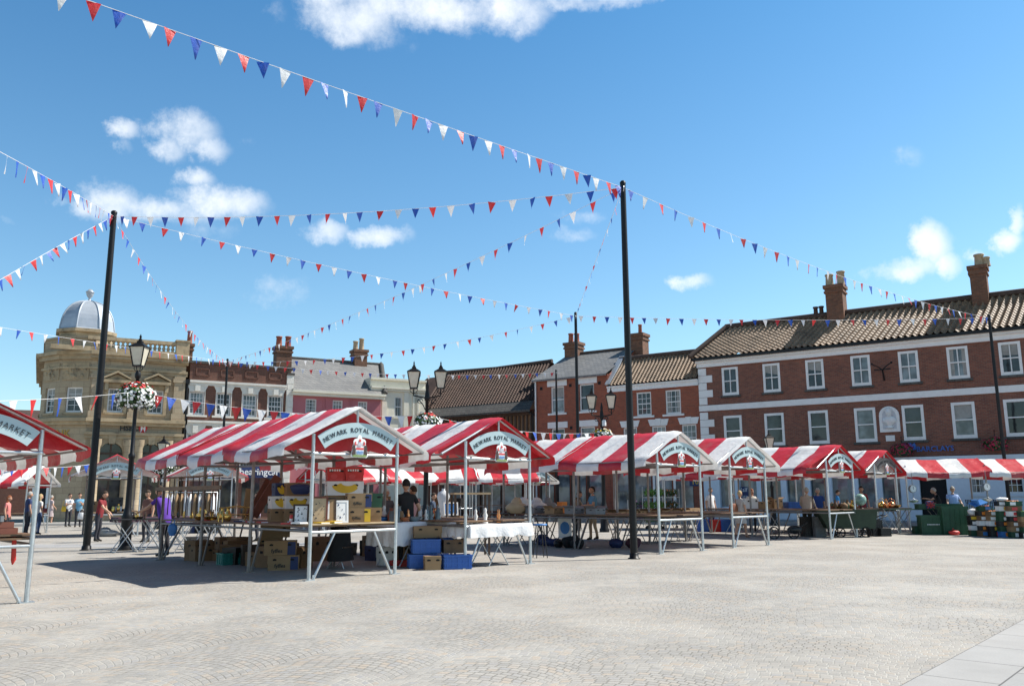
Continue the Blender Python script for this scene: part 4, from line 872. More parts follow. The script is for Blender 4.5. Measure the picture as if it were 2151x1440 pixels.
def stall(origin, bays, first, label, seed, group='striped market stalls', rz=ROW, bay=BAY, sign=True, stripes=4, counters='LR', detail=True, pulled=0.0, tarps=None, W=W_, front_board=False, lowbar=True, gable=None, zr=ZR, ze=ZE):
    t = thing('market_stall', label, 'market stall', (origin[0], origin[1], 0), rz, group)
    n = 10 if detail else 6; g = M['galv']; y1 = bays * bay
    for k in range(bays + 1):
        y = k * bay; mt = g if k == 0 else M['galv_dark'] if detail else g
        for x in (0, W):
            m = MB(); m.tube([(x, y, 0), (x, y, 2.68)], .036, n); m.box((x, y, .008), (.2, .12, .016)); 
            if detail: m.ball((x, y, ZB), .05, 0, 8, 5)
            m.build('post', mt, t)
        m = MB(); m.tube([(0, y, ZB), (W, y, ZB)], .032, n); m.tube([(W / 2, y, ZB), (W / 2, y, zr - .03)], .026, n)
        for s in (-1, 1): m.tube([(W / 2, y, zr - .04), (W / 2 + s * (W / 2 + OV), y, ze - .04)], .026, n)
        m.build('gable_frame', mt, t)
        if k in (0, bays) and lowbar:
            m = MB(); m.tube([(0, y, .86), (W, y, .86)], .03, n)
            for x, s in ((0, 1), (W, -1)): m.tube([(x + s * .1, y, .03), (x + s * .52, y, .86)], .024, n); m.box((x + s * .1, y, .05), (.05, .03, .09))
            m.build('lower_brace', mt, t)
        if k and detail:
            m = MB()
            for x in (0, W): m = MB(); m.tube([(x, y - .12, .03), (x, y - .52, .88)], .022, n); m.build('side_brace', mt, t)
    m = MB()
    for x in (0, W): m.tube([(x, 0, ZB), (x, y1, ZB)], .028, n)
    for x in (-OV + .03, W + OV - .03): m.tube([(x, 0, ze - .05), (x, y1, ze - .05)], .02, n)
    m.tube([(W / 2, 0, zr - .05), (W / 2, y1, zr - .05)], .026, n); m.build('roof_rail', M['galv_dark'], t)
    for s, x in (('L', 0), ('R', W)):
        if s in counters:
            m = MB(); m.tube([(x, 0, .88), (x, y1, .88)], .025, n); xc = x + (.38 if s == 'L' else -.38)
            for k in range(bays):
                m.bb(xc - .42, xc + .42, k * bay + .03, (k + 1) * bay - .03, .955, .985, 1)
            m.build('counter', [M['galv_dark'], M['wood']], t)
    if front_board:
        m = MB(); m.bb(.03, W - .03, -.02, .62, .99, 1.012); m.build('counter', M['ply'], t)
    nt = tarps or bays; Lt = y1 / nt
    for k in range(nt):
        m = tarp_mesh(-.14 if k == 0 else k * Lt - .06, (k + 1) * Lt + (.14 if k == nt - 1 else .06), first + (stripes if False else 0) + k * stripes, stripes, seed + k * 7, k == 0, loose=.03, W=W, zr=zr, ze=ze, lift=.016 * ((nt - k) % 2) + .006 * (nt - k), pulled=pulled if k == 0 else 0, back=k == nt - 1)
        m.build('tarpaulin', [M['tarp_red'], M['tarp_white']], t)
    if gable:
        m = MB(); cx = W / 2; hw = W / 2 + OV - .05; z0 = ze - .02; n_ = 12; yb = .3
        vs = [(cx - hw + 2 * hw * i / n_, yb + .02 * math.sin(i * 1.7), z0 - .05 * (i % 2)) for i in range(n_ + 1)] + [(cx - hw + 2 * hw * i / n_, yb, z0 + .02 + (zr - .05 - z0) * (1 - abs(2 * i / n_ - 1))) for i in range(n_ + 1)]
        m.add(vs, [(i, i + 1, i + n_ + 2, i + n_ + 1) for i in range(n_)], 0, True); m.build('gable_sheet', M[gable], t)
    if sign: add_sign(t)
    return t
G2 = lambda px, py: gnd(px, py)
sA = stall(G2(648, 1219), 3, 1, 'big red and white stall with white front edge, piled with banana boxes and picture frames', 11, tarps=3, bay=2.45, front_board=True, gable='tarp_red')
sB = stall(G2(977, 1194), 2, 0, 'red fronted stall with bare rafter pipe, white cloth table under its gable', 23, pulled=.5, gable='tarp_red')
sC = stall(G2(1387, 1163), 2, 1, 'red and white stall directly right of the tallest bunting pole, bare table boards', 31, gable='tarp_red')
sD = stall(G2(1541, 1150), 2, 1, 'white fronted stall where the woman with the brown shoulder bag walks', 47, gable='tarp_red')
sE = stall(G2(1746, 1132), 2, 0, 'red fronted stall with crumpled corner beside the dark green barrow', 53, pulled=.55, gable='tarp_red')
sF = stall(G2(1847, 1121), 2, 0, 'last red fronted stall of the front row, copper kettles on its counter', 61, pulled=.3, gable='tarp_white')
zr_ = G2(55, 1265); zo = zr_ - SU * W_
sZ = stall(zo, 3, 0, 'all red fronted stall cut off by the left picture edge, wooden trays on its counter', 71, gable='tarp_red')
sZ.scale.z = .945
for s_ in [c for c in sF.children if c.name.startswith('sign_board')]: s_.material_slots[0].link = 'OBJECT'; s_.material_slots[0].material = M['charcoal']
# second row, backs towards the first
g0 = G2(176, 1128); row2 = g0
def row2_at(px, D=None):
    "left post of a second row stall whose gable centre shows at photo column px"
    d = ray(px, 1000); h = Vector((d.x, d.y)); n = Vector((SV.x, SV.y)); t = (Vector((row2.x, row2.y)).dot(n)) / h.dot(n); p = h * t
    return Vector((p.x, p.y, 0)) - SU * (W_ / 2)
R2 = [(241, 1, 0, 'stall before the stone bank with sign half hidden by the lamp post'), (437, 1, 0, 'stall behind the walking stick rack, its pale sign under the blue shop fascia'), (808, 2, 1, 'stall showing its pale sign behind the man in the black shirt'), (964, 2, 1, 'stall whose sign shows behind the white cloth table and dressmaker dummy'), (1130, 2, 1, 'stall behind the book trays near the double lantern post'), (1367, 1, 0, 'far small stall with sign above the plant trolley')]
row2_objs = [stall(row2_at(px), b, f, l, 80 + i * 9, detail=i == 0, counters='LR' if i == 0 else 'L', pulled=.2 if i == 0 else 0, gable='tarp_white', rz=R_(90 - 62) if i < 2 else ROW) for i, (px, b, f, l) in enumerate(R2)]
# far left stall near the bank
pY = at_dist(58, 1015, 42); sY = stall((pY.x - .0, pY.y, 0), 3, 1, 'distant stall at the left edge with fine striped awning before the bank door', 151, rz=R_(95), sign=False, detail=False, stripes=7, W=2.2); sY.scale.z = .9
# stall on the right turned broadside with its long awning towards the square
pR = at_dist(1912, 1003, 38.5); rR = R_(90 - 101) + math.pi / 2
sR = stall((pR.x + .1, pR.y + .5, 0), 3, 1, 'long greengrocer stall turned broadside under the shop front at the right', 163, rz=rR - math.pi, sign=False, stripes=4, counters='', zr=2.92, ze=2.38)
sR.location = Vector((pR.x, pR.y, 0)) - Vector((math.cos(rR - math.pi), math.sin(rR - math.pi), 0)) * (W_ + OV)
# stalls further back whose roofs show between the others
pX = at_dist(905, 1030, 44); sX = stall((pX.x, pX.y, 0), 2, 1, 'red and white stall roof deep in the market behind the shelf unit', 171, rz=ROW + R_(90), sign=False, detail=False, counters='')
pW = at_dist(1120, 1030, 45); sW = stall((pW.x, pW.y, 0), 2, 0, 'red and white stall deep in the market before the timber framed house', 177, rz=ROW + R_(60), sign=False, detail=False, counters='')
pV = at_dist(1690, 1030, 40); sV2 = stall((pV.x, pV.y, 0), 2, 0, 'stall with sagging white end flap behind the green barrow', 183, rz=ROW + R_(40), sign=False, detail=False, counters='')
# ---------------------------------------------------------------- poles, lamps, bunting
def pole(px, py, hz, label, base=None, tpx=None, D=None, r=.08):
    p = base if base else at_dist(px, py, D); z = hz
    t = thing('flagpole', label, 'pole', (p.x, p.y, 0), 0, 'black bunting poles')
    m = MB(); m.tube([(0, 0, 0), (0, 0, z * .45), (0, 0, z)], [r, r * .94, r * .8], 14); m.lathe((0, 0, 0), [(r * 1.7, 0), (r * 1.7, .02), (r * 1.25, .03), (r * 1.2, .12), (r * 1.02, .14)], 14); m.build('shaft', M['black_iron'], t)
    m = MB(); m.lathe((0, 0, z), [(r * .86, -.04), (r * .9, .02), (r * .5, .06), (.001, .07)], 12); m.build('cap', M['black_iron'], t)
    m = MB(); m.tube([(0, -r * .8, z - .25), (0, -r - .06, z - .22), (0, -r - .06, z - .14), (0, -r * .8, z - .12)], .012, 5); m.build('eyelet', M['galv'], t)
    return Vector((p.x, p.y, z))
def dist_for_height(px, py, z):
    d = ray(px, py); return (z - EYE) * math.hypot(d.x, d.y) / d.z
bL, bR = gnd(181, 1155), gnd(1332, 1173)
def hgt(b, px, py):
    d = ray(px, py); return EYE + math.hypot(b.x, b.y) * d.z / math.hypot(d.x, d.y)
pL = pole(0, 0, hgt(bL, 236, 446), 'tall black bunting pole standing in front of the stone bank', bL, r=.108)
pRr = pole(0, 0, hgt(bR, 1301, 385), 'tallest black bunting pole between the white cloth table and the third stall', bR, r=.09)
pM = pole(1209, 658, 9.7, 'black bunting pole in front of the slate roofed brick house', D=dist_for_height(1209, 658, 9.7))
pS = pole(478, 755, 9.7, 'slim black bunting pole in front of the brown brick house', D=dist_for_height(478, 755, 9.7))
pT = pole(1168, 778, 9.7, 'slim black bunting pole at the left edge of the slate roofed brick house', D=dist_for_height(1168, 778, 9.7))
pF = pole(2077, 662, 9.7, 'black bunting pole behind the stacked fruit crates at the right', D=dist_for_height(2077, 662, 9.7))
PEN = {}
def pennant_mesh(c):
    if c in PEN: return PEN[c]
    m = MB(); n = 5; w, h = .115, .33; vs = []; fs = []
    for i in range(n + 1):
        t = i / n
        for s in (-1, 0, 1): vs.append((s * w * (1 - t), .012 * math.sin(t * 3 + s) * t, -h * t))
    for i in range(n):
        for k in (0, 1): fs.append((i * 3 + k, i * 3 + k + 1, i * 3 + k + 4, i * 3 + k + 3))
    m.add(vs, fs, 0, True); o = m.build('pennant', M['pen_' + c]); PEN[c] = o.data; bpy.data.objects.remove(o); return PEN[c]
def bunting(a, b, sag, label, n, order='RBW', off=0, r=.006, scale=1.0, skip=0.0):
    a, b = Vector(a), Vector(b); mid = (a + b) / 2
    t = thing('bunting', label, 'bunting', a, 0, 'red white and blue bunting strings')
    def P(s): return a.lerp(b, s) + Vector((0, 0, -4 * sag * s * (1 - s))) - a
    m = MB(); m.tube([P(i / 28) for i in range(29)], r, 4); m.build('cord', M['cord'], t)
    d = b - a; yaw = math.atan2(d.y, d.x); rn = random.Random(label)
    for i in range(n):
        s = skip + (i + .5) * (1 - 2 * skip) / n; s += rn.uniform(-.12, .12) / n
        o = bpy.data.objects.new('pennant', pennant_mesh({'R': 'red', 'B': 'blue', 'W': 'white'}[order[(i + off) % 3]])); COL.objects.link(o); o.parent = t
        sl = P(min(1, s + .01)) - P(max(0, s - .01)); o.location = P(s)
        pitch = -math.atan2(sl.z, math.hypot(sl.x, sl.y))
        o.rotation_euler = (rn.gauss(0, .16), pitch + rn.gauss(0, .07), yaw + rn.gauss(0, .22)); k = scale * rn.uniform(.93, 1.07); o.scale = (k, k, k)
    return t
def sag_for(a, b, px, py):
    "sag that makes the string pass through photo row py at column px"
    a, b = Vector(a), Vector(b); lo, hi = -2.0, 6.0
    for _ in range(40):
        sg = (lo + hi) / 2; best = None
        for i in range(401):
            s = i / 400; p = a.lerp(b, s) + Vector((0, 0, -4 * sg * s * (1 - s))) - CAM; dd = p.dot(CF)
            if dd < .5: continue
            x = 1075.5 + FPX * p.dot(CR) / dd; y = 720 - FPX * p.dot(CU) / dd
            if best is None or abs(x - px) < best[0]: best = (abs(x - px), y)
        if best[1] < py: lo = sg
        else: hi = sg
    return sg
def ext(a, b, k): return Vector(b) + (Vector(b) - Vector(a)) * k
tL, tR, tM, tS, tT, tF = [p - Vector((0, 0, .12)) for p in (pL, pRr, pM, pS, pT, pF)]
e1 = ext(tR, at_dist(212, 8, 13.6), .25); bunting(tR, e1, sag_for(tR, e1, 757, 203), 'long bunting string climbing from tallest pole to the upper left corner', 39, 'BRW', scale=1.0)
e2 = ext(tL, at_dist(10, 327, 17), .3); bunting(tL, e2, sag_for(tL, e2, 100, 374), 'bunting string rising left from the pole before the bank', 23, 'WRB', 1, scale=.95)
e3 = ext(tL, at_dist(5, 588, 24), .3); bunting(tL, e3, sag_for(tL, e3, 110, 524), 'bunting string dropping steeply left from the pole before the bank', 21, 'RBW', scale=.9)
bunting(tL, tR, sag_for(tL, tR, 720, 448), 'nearly level bunting string between the bank pole and the tallest pole', 29, 'BRW', 0, scale=.95)
bunting(tL, tM, sag_for(tL, tM, 685, 558), 'bunting string from the bank pole down to the slate house pole', 32, 'RWB', 1, scale=.95)
bunting(tR, tS, sag_for(tR, tS, 880, 600), 'bunting string falling from the tallest pole to the slim pole before brown brick house', 44, 'BRW', 0, scale=.95)
bunting(tM, tS, sag_for(tM, tS, 835, 738), 'shallow bunting string from slate house pole to the brown house pole', 34, 'WBR', 0, scale=.95)
bunting(tS, tT, sag_for(tS, tT, 830, 786), 'level bunting string between the two slim poles, over the pink house roof', 40, 'RBW', 0, scale=.9)
bunting(tM, tF, sag_for(tM, tF, 1650, 672), 'level bunting string across the long pantile roof of the brick bank', 34, 'WRB', 0, scale=.95)
bunting(tR, tF, sag_for(tR, tF, 1690, 552), 'bunting string descending right from tallest pole to the crate stack pole', 40, 'BWR', 0, scale=.95)
bunting(tL, tS, sag_for(tL, tS, 330, 600), 'steep edge-on bunting string from the bank pole to the brown house pole', 34, 'WRB', 0, scale=.9)
e12 = ext(tS, at_dist(0, 684, 33), .3); bunting(tS, e12, sag_for(tS, e12, 220, 722), 'bunting string crossing the dome and balustrade of the stone bank', 32, 'WRB', 0, scale=.95)
bunting(tR, tM, sag_for(tR, tM, 1262, 520), 'thin edge-on bunting string between tallest pole and slate house pole', 16, 'WRB', 0, scale=.6)
# ---- lamp posts
def lantern(root, x, z, s=1.0, y=0.0):
    "four sided tapering lantern with dark frame, z at its foot"
    m = MB(); b, tp, h = .17 * s, .31 * s, .56 * s; q = math.pi / 4
    for k in range(4):
        a = q + k * math.pi / 2; m.tube([(x + b * 1.0 * math.cos(a), y + b * math.sin(a), z), (x + tp * math.cos(a), y + tp * math.sin(a), z + h)], .02 * s, 5)
    m.lathe((x, y, z), [(b * 1.1, -.03 * s), (b * 1.1, .01 * s)], 4, 0, q, False)
    m.lathe((x, y, z), [(tp * 1.1, h), (tp * 1.1, h + .025 * s), (.2 * s, h + .1 * s), (.1 * s, h + .15 * s), (.11 * s, h + .19 * s), (.05 * s, h + .23 * s), (.065 * s, h + .26 * s), (.025 * s, h + .29 * s), (.04 * s, h + .34 * s), (.018 * s, h + .39 * s), (.001, h + .43 * s)], 4, 0, q, False)
    for k in range(4): a = k * math.pi / 2; m.tube([(x, y, z - .2 * s), (x + .12 * s * math.cos(a), y + .12 * s * math.sin(a), z - .12 * s), (x + b * .8 * math.cos(a), y + b * .8 * math.sin(a), z - .02 * s)], .012 * s, 5)
    o = m.build('lantern', M['black_iron'], root)
    g = MB(); g.lathe((x, y, z), [(b * .96, 0), (tp * .96, h)], 4, 0, q, False); g.build('glass', M['glass_lamp'], o); return o
def column(root, ztop, s=1.0):
    m = MB(); m.lathe((0, 0, 0), [(.2 * s, 0), (.2 * s, .12), (.16 * s, .18), (.15 * s, .9), (.17 * s, .95), (.12 * s, 1.05), (.1 * s, 1.2), (.085 * s, 1.25), (.075 * s, ztop * .5), (.1 * s, ztop * .5 + .04), (.1 * s, ztop * .5 + .12), (.06 * s, ztop * .5 + .18), (.05 * s, ztop - .25), (.085 * s, ztop - .22), (.085 * s, ztop - .1), (.05 * s, ztop)], 14)
    return m.build('column', M['black_iron'], root)
def lamp(p, label, z_lan, double=0.0, s=1.0, rz=0.0):
    t = thing('street_lamp', label, 'street lamp', (p.x, p.y, 0), rz, 'black cast iron lamp posts')
    if not double: column(t, z_lan - .15, s); lantern(t, 0, z_lan, s)
    else:
        column(t, z_lan - .2, s * 1.1); m = MB()
        m.lathe((0, 0, z_lan - .25), [(.08, 0), (.05, .2), (.06, .3), (.02, .5), (.001, .55)], 8)
        for q in (-1, 1):
            m.tube([(0, 0, z_lan - .35), (q * double * .6, 0, z_lan - .3), (q * double, 0, z_lan - .26), (q * double, 0, z_lan - .05)], .028, 6)
            m.tube([(0, 0, z_lan - .75)] + [(q * double * (.15 + .5 * k / 5), 0, z_lan - .75 + .35 * (k / 5) ** .6) for k in range(6)], .018, 5)
            m.tube([(q * double * .5 + .09 * math.cos(a), 0, z_lan - .45 + .09 * math.sin(a)) for a in [i * .7 for i in range(9)]], .014, 5)
        m.build('bracket_arm', M['black_iron'], t)
        for q in (-1, 1): lantern(t, q * double, z_lan, s)
    return t
def basket(p, r, label, colours, n=420, h=.55, seed=1):
    rn = random.Random(seed); t = thing('hanging_basket', label, 'flower basket', p, 0, 'hanging flower baskets')
    m = MB(); m.lathe((0, 0, -h * .55), [(r * .35, 0), (r * .6, h * .25), (r * .7, h * .5)], 14); m.build('bowl', M['black_iron'], t)
    lf = MB()
    def pt():
        a = rn.random() * 6.283; e = rn.uniform(-.75, 1.2); q = rn.uniform(.72, 1.0)
        return Vector((math.cos(a) * math.cos(e) * r * q, math.sin(a) * math.cos(e) * r * q, math.sin(e) * h * q + .08 * h)), Vector((math.cos(a) * math.cos(e), math.sin(a) * math.cos(e), math.sin(e)))
    for i in range(n):
        c, nn = pt(); c *= .93; s = .05 + .05 * rn.random(); a = nn.orthogonal().normalized(); b = nn.cross(a); th = rn.random() * 6.28; a, b = a * math.cos(th) + b * math.sin(th), b * math.cos(th) - a * math.sin(th)
        tilt = nn * rn.uniform(-.5, .5) * s; lf.add([c - a * s, c + b * s * .5 + tilt, c + a * s, c - b * s * .5 - tilt], [(0, 1, 2, 3)], 0)
    lf.build('foliage', M['leaf'], t)
    fm = MB(); mats = [M[c] for c, _ in colours] + [M['leaf_bright']]
    for i in range(int(n * .8)):
        c, nn = pt(); zf = c.z / h; k = 0
        if len(colours) > 1: k = 1 if zf > .6 and rn.random() < .7 else (1 if rn.random() < .03 else 0)
        s = .032 + .02 * rn.random(); a = nn.orthogonal().normalized(); b = nn.cross(a); c = c * 1.03
        ring = [c + (a * math.cos(j * 1.2566) + b * math.sin(j * 1.2566)) * s + nn * .012 for j in range(5)]; fm.add(ring + [c], [(j, (j + 1) % 5, 5) for j in range(5)], k)
    fm.build('blossom', mats, t); return t
b1 = gnd(262, 1155); h1 = hgt(b1, 292, 768); lamp(b1, 'single lantern lamp post with a white flower basket in front of the bank', h1, s=1.0)
zb1 = hgt(b1, 286, 838); basket((b1.x, b1.y, zb1), .62, 'white and red petunia basket on the single lamp post before the bank', [('petal_white', 1), ('petal_red', .3)], 620, .5, 3)
d2 = 29.5; l2 = at_dist(895, 1000, d2); z2 = hgt(l2, 895, 815); lamp(l2, 'double lantern lamp post behind the second stall, beside the cream house', z2, .47, .98, R_(5))
zb2 = hgt(l2, 895, 893); basket((l2.x, l2.y, zb2), .5, 'white and red flower basket behind the roof of the second stall', [('petal_white', 1), ('petal_red', .3)], 420, .45, 5)
d3 = 36.5; l3 = at_dist(1267, 1000, d3); z3 = hgt(l3, 1267, 858); lamp(l3, 'double lantern lamp post before the orange brick pantile house', z3, .42, .95, R_(-10))
m = MB(); m.lathe((.1, -.1, z3 - .75), [(.09, 0), (.09, .22), (.05, .26)], 10); o = m.build('sensor_box', M['white_paint']); o.parent = [q for q in bpy.data.objects if q.get('category') == 'street lamp'][-1]
zb3 = hgt(l3, 1265, 920); basket((l3.x, l3.y, zb3), .5, 'white and yellow flower basket above the roof of the third stall', [('petal_white', 1), ('yellow', .3)], 520, .4, 7)
l4 = at_dist(1620, 1000, 45); z4 = hgt(l4, 1620, 942); lamp(l4, 'lamp post whose single lantern peeps over the stalls before the brick bank', z4, s=.95)
l5 = at_dist(339, 1000, 46); z5 = hgt(l5, 339, 955); lamp(l5, 'distant lamp post with small lantern at the end of the big stall roof', z5, s=1.0)
basket((l5.x, l5.y - .1, hgt(l5, 337, 985)), .7, 'distant white flower basket under the eave of the big striped stall', [('petal_white', 1)], 300, .5, 9)
for px, py, lb, sd in ((1895, 947, 'crimson flower basket hanging left of the blue bank lettering', 11), (2091, 935, 'crimson flower basket hanging beside the right bunting pole', 13)):
    xx, zz_ = FR.at(px, py, -.75); q = FR.o + FR.X * xx - FR.Y * .75; bk = basket((q.x, q.y, zz_), .62, lb, [('petal_pink', 1)], 360, .42, sd)
    m = MB(); m.tube([(0, 0, .45), (0, 0, .75), (FR.Y.x * .75, FR.Y.y * .75, .8)], .02, 5); m.build('bracket', M['black_iron'], bk)
# low strings from lamp post to lamp post
c1 = Vector((b1.x, b1.y, hgt(b1, 285, 822))); c2 = Vector((l2.x, l2.y, hgt(l2, 893, 872))); c3 = Vector((l3.x, l3.y, hgt(l3, 1267, 908)))
e = ext(c1, at_dist(0, 837, 21.5), .3); bunting(c1, e, sag_for(c1, e, 130, 836), 'large low bunting string left of the single lamp post, across the bank', 9, 'BRW', 2, scale=1.3)
bunting(c1, c2, sag_for(c1, c2, 600, 866), 'low bunting string from single lamp post over the big striped stall roof', 24, 'WRB', 0, scale=1.25)
bunting(c2, c3, sag_for(c2, c3, 1090, 905), 'low bunting string between the two double lantern lamp posts', 22, 'BWR', 0, scale=1.15)
e = at_dist(1560, 990, 40); bunting(c3, (e.x, e.y, 3.0), .2, 'short low bunting string right of the orange brick house lamp', 12, 'RBW', 0, scale=.8)
a = at_dist(188, 975, 27.5); b = at_dist(0, 970, 25); bunting((a.x, a.y, a.z), ext(a, b, .2), .12, 'low bunting string in front of the bank doorway at the left', 13, 'BWR', 0, scale=.8)
# ---------------------------------------------------------------- people
import bmesh
SKIN = mat('skin', (.52, .29, .19), .55, var=.06)
_cl = {}
def cmat(name, c, r=.85):
    if name not in _cl: _cl[name] = mat(name, c, r, var=.12, scale=14, bump=.15)
    return _cl[name]
HAIR = {'grey': cmat('grey_hair', (.38, .36, .33)), 'brown': cmat('brown_hair', (.05, .03, .018)), 'black': cmat('black_hair', (.012, .01, .01)), 'blond': cmat('blond_hair', (.45, .32, .16)), 'red': cmat('auburn_hair', (.26, .08, .03)), 'white': cmat('white_hair', (.6, .58, .54)), 'cap': cmat('beige_cap', (.42, .38, .32))}
def person(label, p, rz, h=1.72, shirt=('shirt', (.3, .3, .3)), pants=('trousers', (.03, .03, .04)), shoes=('shoe', (.03, .025, .02)), hair='brown', long_hair=False, sleeve='short', lean=0.0, armL=None, armR=None, stride=0.0, skirt=None, legs='long', stout=1.0, z=0.0, headturn=0.0, headnod=0.0):
    S = h / 1.72
    root = thing('person', label, 'person', (p[0], p[1], z), rz)
    V = []; E = []; T = []; seg = []
    def v(co, r): V.append((Vector(co), r if isinstance(r, tuple) else (r, r))); return len(V) - 1
    def e(a, b, tag_): E.append((a, b)); seg.append((a, b, tag_))
    rot = Matrix.Rotation(-lean, 4, 'X'); piv = Vector((0, 0, .95))
    def up(co): return piv + (rot @ (Vector(co) - piv))
    pl = v((0, 0, .93), (.150 * stout, .115 * stout)); be = v(up((0, .01, 1.09)), (.142 * stout, .112 * stout)); ch = v(up((0, 0, 1.29)), (.168 * (.6 + .4 * stout), .115 * (.5 + .5 * stout))); nb = v(up((0, -.015, 1.435)), (.085, .07)); nk = v(up((0, .012, 1.53)), .05)
    e(pl, be, 'shirt'); e(be, ch, 'shirt'); e(ch, nb, 'shirt'); e(nb, nk, 'skin')
    for sd in (-1, 1):
        st = stride * sd
        hp = v((sd * .088, 0, .84), (.098 * (.7 + .3 * stout), .098))
        an = Vector((sd * .10, -.02 + st * .5, .085 + max(0, -st) * .16)); kn = Vector((sd * .098, .025 + st * .25 + abs(st) * .06, .475))
        k = v(kn, .062); c = v(kn.lerp(an, .35) + Vector((0, -.012, 0)), .056); a = v(an, .042); t = v(an + Vector((sd * .02, .15, -.045)), (.042, .03)); hl = v(an + Vector((0, -.035, -.04)), .034)
        lg = 'pants' if legs == 'long' else 'skin'
        e(pl, hp, 'pants' if not skirt else 'shirt'); e(hp, k, 'pants' if legs in ('long', 'short') else 'skin'); e(k, c, lg); e(c, a, lg); e(a, t, 'shoe'); e(a, hl, 'shoe')
    hands = []
    for sd, tg in ((-1, armL), (1, armR)):
        sh = up((sd * .172, -.005, 1.395)); tg = Vector(tg) if tg else Vector((sd * .25, .05, .84))
        if not (armL if sd < 0 else armR): tg = up(tg) if lean < .2 else Vector((sd * .22, .3, .8))
        d = tg - sh; L = min(d.length, .535); d.normalize(); tg = sh + d * L
        q = math.sqrt(max(0, .272 ** 2 - (L / 2) ** 2)); bend = (Vector((sd * .35, -.6, -.6)) - d * Vector((sd * .35, -.6, -.6)).dot(d)).normalized(); el = (sh + tg) / 2 + bend * q
        s0 = v(sh, (.063, .06)); m_ = v(sh.lerp(el, .6), .05); l = v(el, .042); f = v(el.lerp(tg, .4), .04); w = v(tg, .028); pm = v(tg + d * .075, (.040, .018))
        e(ch, s0, 'shirt'); e(s0, m_, 'shirt'); a2 = 'shirt' if sleeve == 'long' else 'skin'; e(m_, l, a2); e(l, f, a2); e(f, w, a2); e(w, pm, 'skin'); hands.append((tg, d, sd))
    bm = bmesh.new(); ly = bm.verts.layers.skin.verify(); bv = []
    for co, r in V:
        q = bm.verts.new(co); q[ly].radius = r; bv.append(q)
    bv[0][ly].use_root = True
    for a, b in E: bm.edges.new((bv[a], bv[b]))
    me = bpy.data.meshes.new('sk'); bm.to_mesh(me); bm.free(); o = bpy.data.objects.new('sk', me); COL.objects.link(o)
    o.modifiers.new('s', 'SKIN').use_smooth_shade = True; o.modifiers.new('u', 'SUBSURF').levels = 1
    dg = bpy.context.evaluated_depsgraph_get(); em = bpy.data.meshes.new_from_object(o.evaluated_get(dg)); bpy.data.objects.remove(o); bpy.data.meshes.remove(me)
    m = MB(); tg_ = {'shirt': 0, 'skin': 1, 'pants': 2, 'shoe': 3}
    vs = [q.co.copy() for q in em.vertices]
    for pnt in em.polygons:
        c = pnt.center; best = None
        for a, b, tg in seg:
            A, B = V[a][0], V[b][0]; ab = B - A; t = max(0, min(1, (c - A).dot(ab) / max(1e-9, ab.length_squared))); dd = (c - A - ab * t).length - (V[a][1][0] * (1 - t) + V[b][1][0] * t) * .8
            if best is None or dd < best[0]: best = (dd, tg)
        m.f.append(list(pnt.vertices)); m.m.append(tg_[best[1]]); m.sm.append(True)
    m.v = vs; bpy.data.meshes.remove(em)
    for tg, d, sd in hands:    # four fingers and a thumb, slightly curled
        side = d.cross(Vector((0, 0, 1))); side = side.normalized() if side.length > .1 else Vector((0, 1, 0)); nrm = side.cross(d).normalized(); b = tg + d * .08
        for i in range(4):
            o_ = b + side * (.024 - .016 * i); ln = (.062, .075, .07, .055)[i]; m.tube([o_ - d * .02, o_ + d * ln * .55, o_ + d * ln * .9 - nrm * .02 * sd], [.0085, .008, .0065], 5, 1)
        m.tube([tg + d * .03 + side * .02, tg + d * .06 + side * .05, tg + d * .09 + side * .055], [.011, .01, .008], 5, 1)
    hc = up((0, .028, 1.635)); hr = Matrix.Translation(hc) @ rot @ Matrix.Rotation(lean * .6 - headnod, 4, 'X') @ Matrix.Rotation(headturn, 4, 'Z')
    m.M = hr
    prof = [(math.sin(math.pi * i / 12), -math.cos(math.pi * i / 12)) for i in range(13)]; n = 16; hv = []; hf = []
    for r, zz in prof:
        for k in range(n):
            a = 2 * math.pi * k / n; x, y = r * math.cos(a) * .078, r * math.sin(a) * .098; z_ = zz * .118
            if zz < -.1: x *= 1 + .22 * zz; y = y * (1 + .12 * zz) + (.012 if y > 0 else 0)
            hv.append((x, y, z_))
    for i in range(12):
        for k in range(n): hf.append((i * n + k, i * n + (k + 1) % n, (i + 1) * n + (k + 1) % n, (i + 1) * n + k))
    m.add(hv, hf, 1, True)
    m.add([(-.016, .09, -.03), (.016, .09, -.03), (0, .128, -.026), (0, .096, .022)], [(0, 1, 2), (0, 2, 3), (1, 3, 2)], 1)
    for s in (-1, 1): m.ball((s * .08, -.005, -.005), (.012, .022, .032), 1, 6, 5); m.ball((s * .031, .087, .012), (.012, .008, .007), 4, 6, 4)
    m.bb(-.024, .024, .088, .097, -.064, -.056, 5)
    m.M = Matrix.Identity(4)
    m.v = [q * S for q in m.v]
    b = m.build('body', [cmat(*shirt), SKIN, cmat(*pants), cmat(*shoes), M['print_black'], cmat('lip', (.35, .12, .1))], root)
    hm = MB(); hm.M = Matrix.Scale(S, 4) @ hr; R = 1.1; n = 16; hv = []; hf = []; K = 9
    for i in range(K + 1):
        for k in range(n):
            a = 2 * math.pi * k / n; fr = math.sin(a); lo = (.30 if hair == 'cap' else .38) if fr > .35 else (-.25 if not long_hair else -.3); t = math.acos(lo) * (1 - i / K)
            jx = 1 + .05 * noise.noise((a * 2, i, len(label)))
            hv.append((.078 * R * math.sin(t) * math.cos(a) * jx, .098 * R * math.sin(t) * fr * jx - .006, .118 * R * math.cos(t) + .004))
    for i in range(K):
        for k in range(n): hf.append((i * n + k, i * n + (k + 1) % n, (i + 1) * n + (k + 1) % n, (i + 1) * n + k))
    hm.add(hv, hf, 0, True)
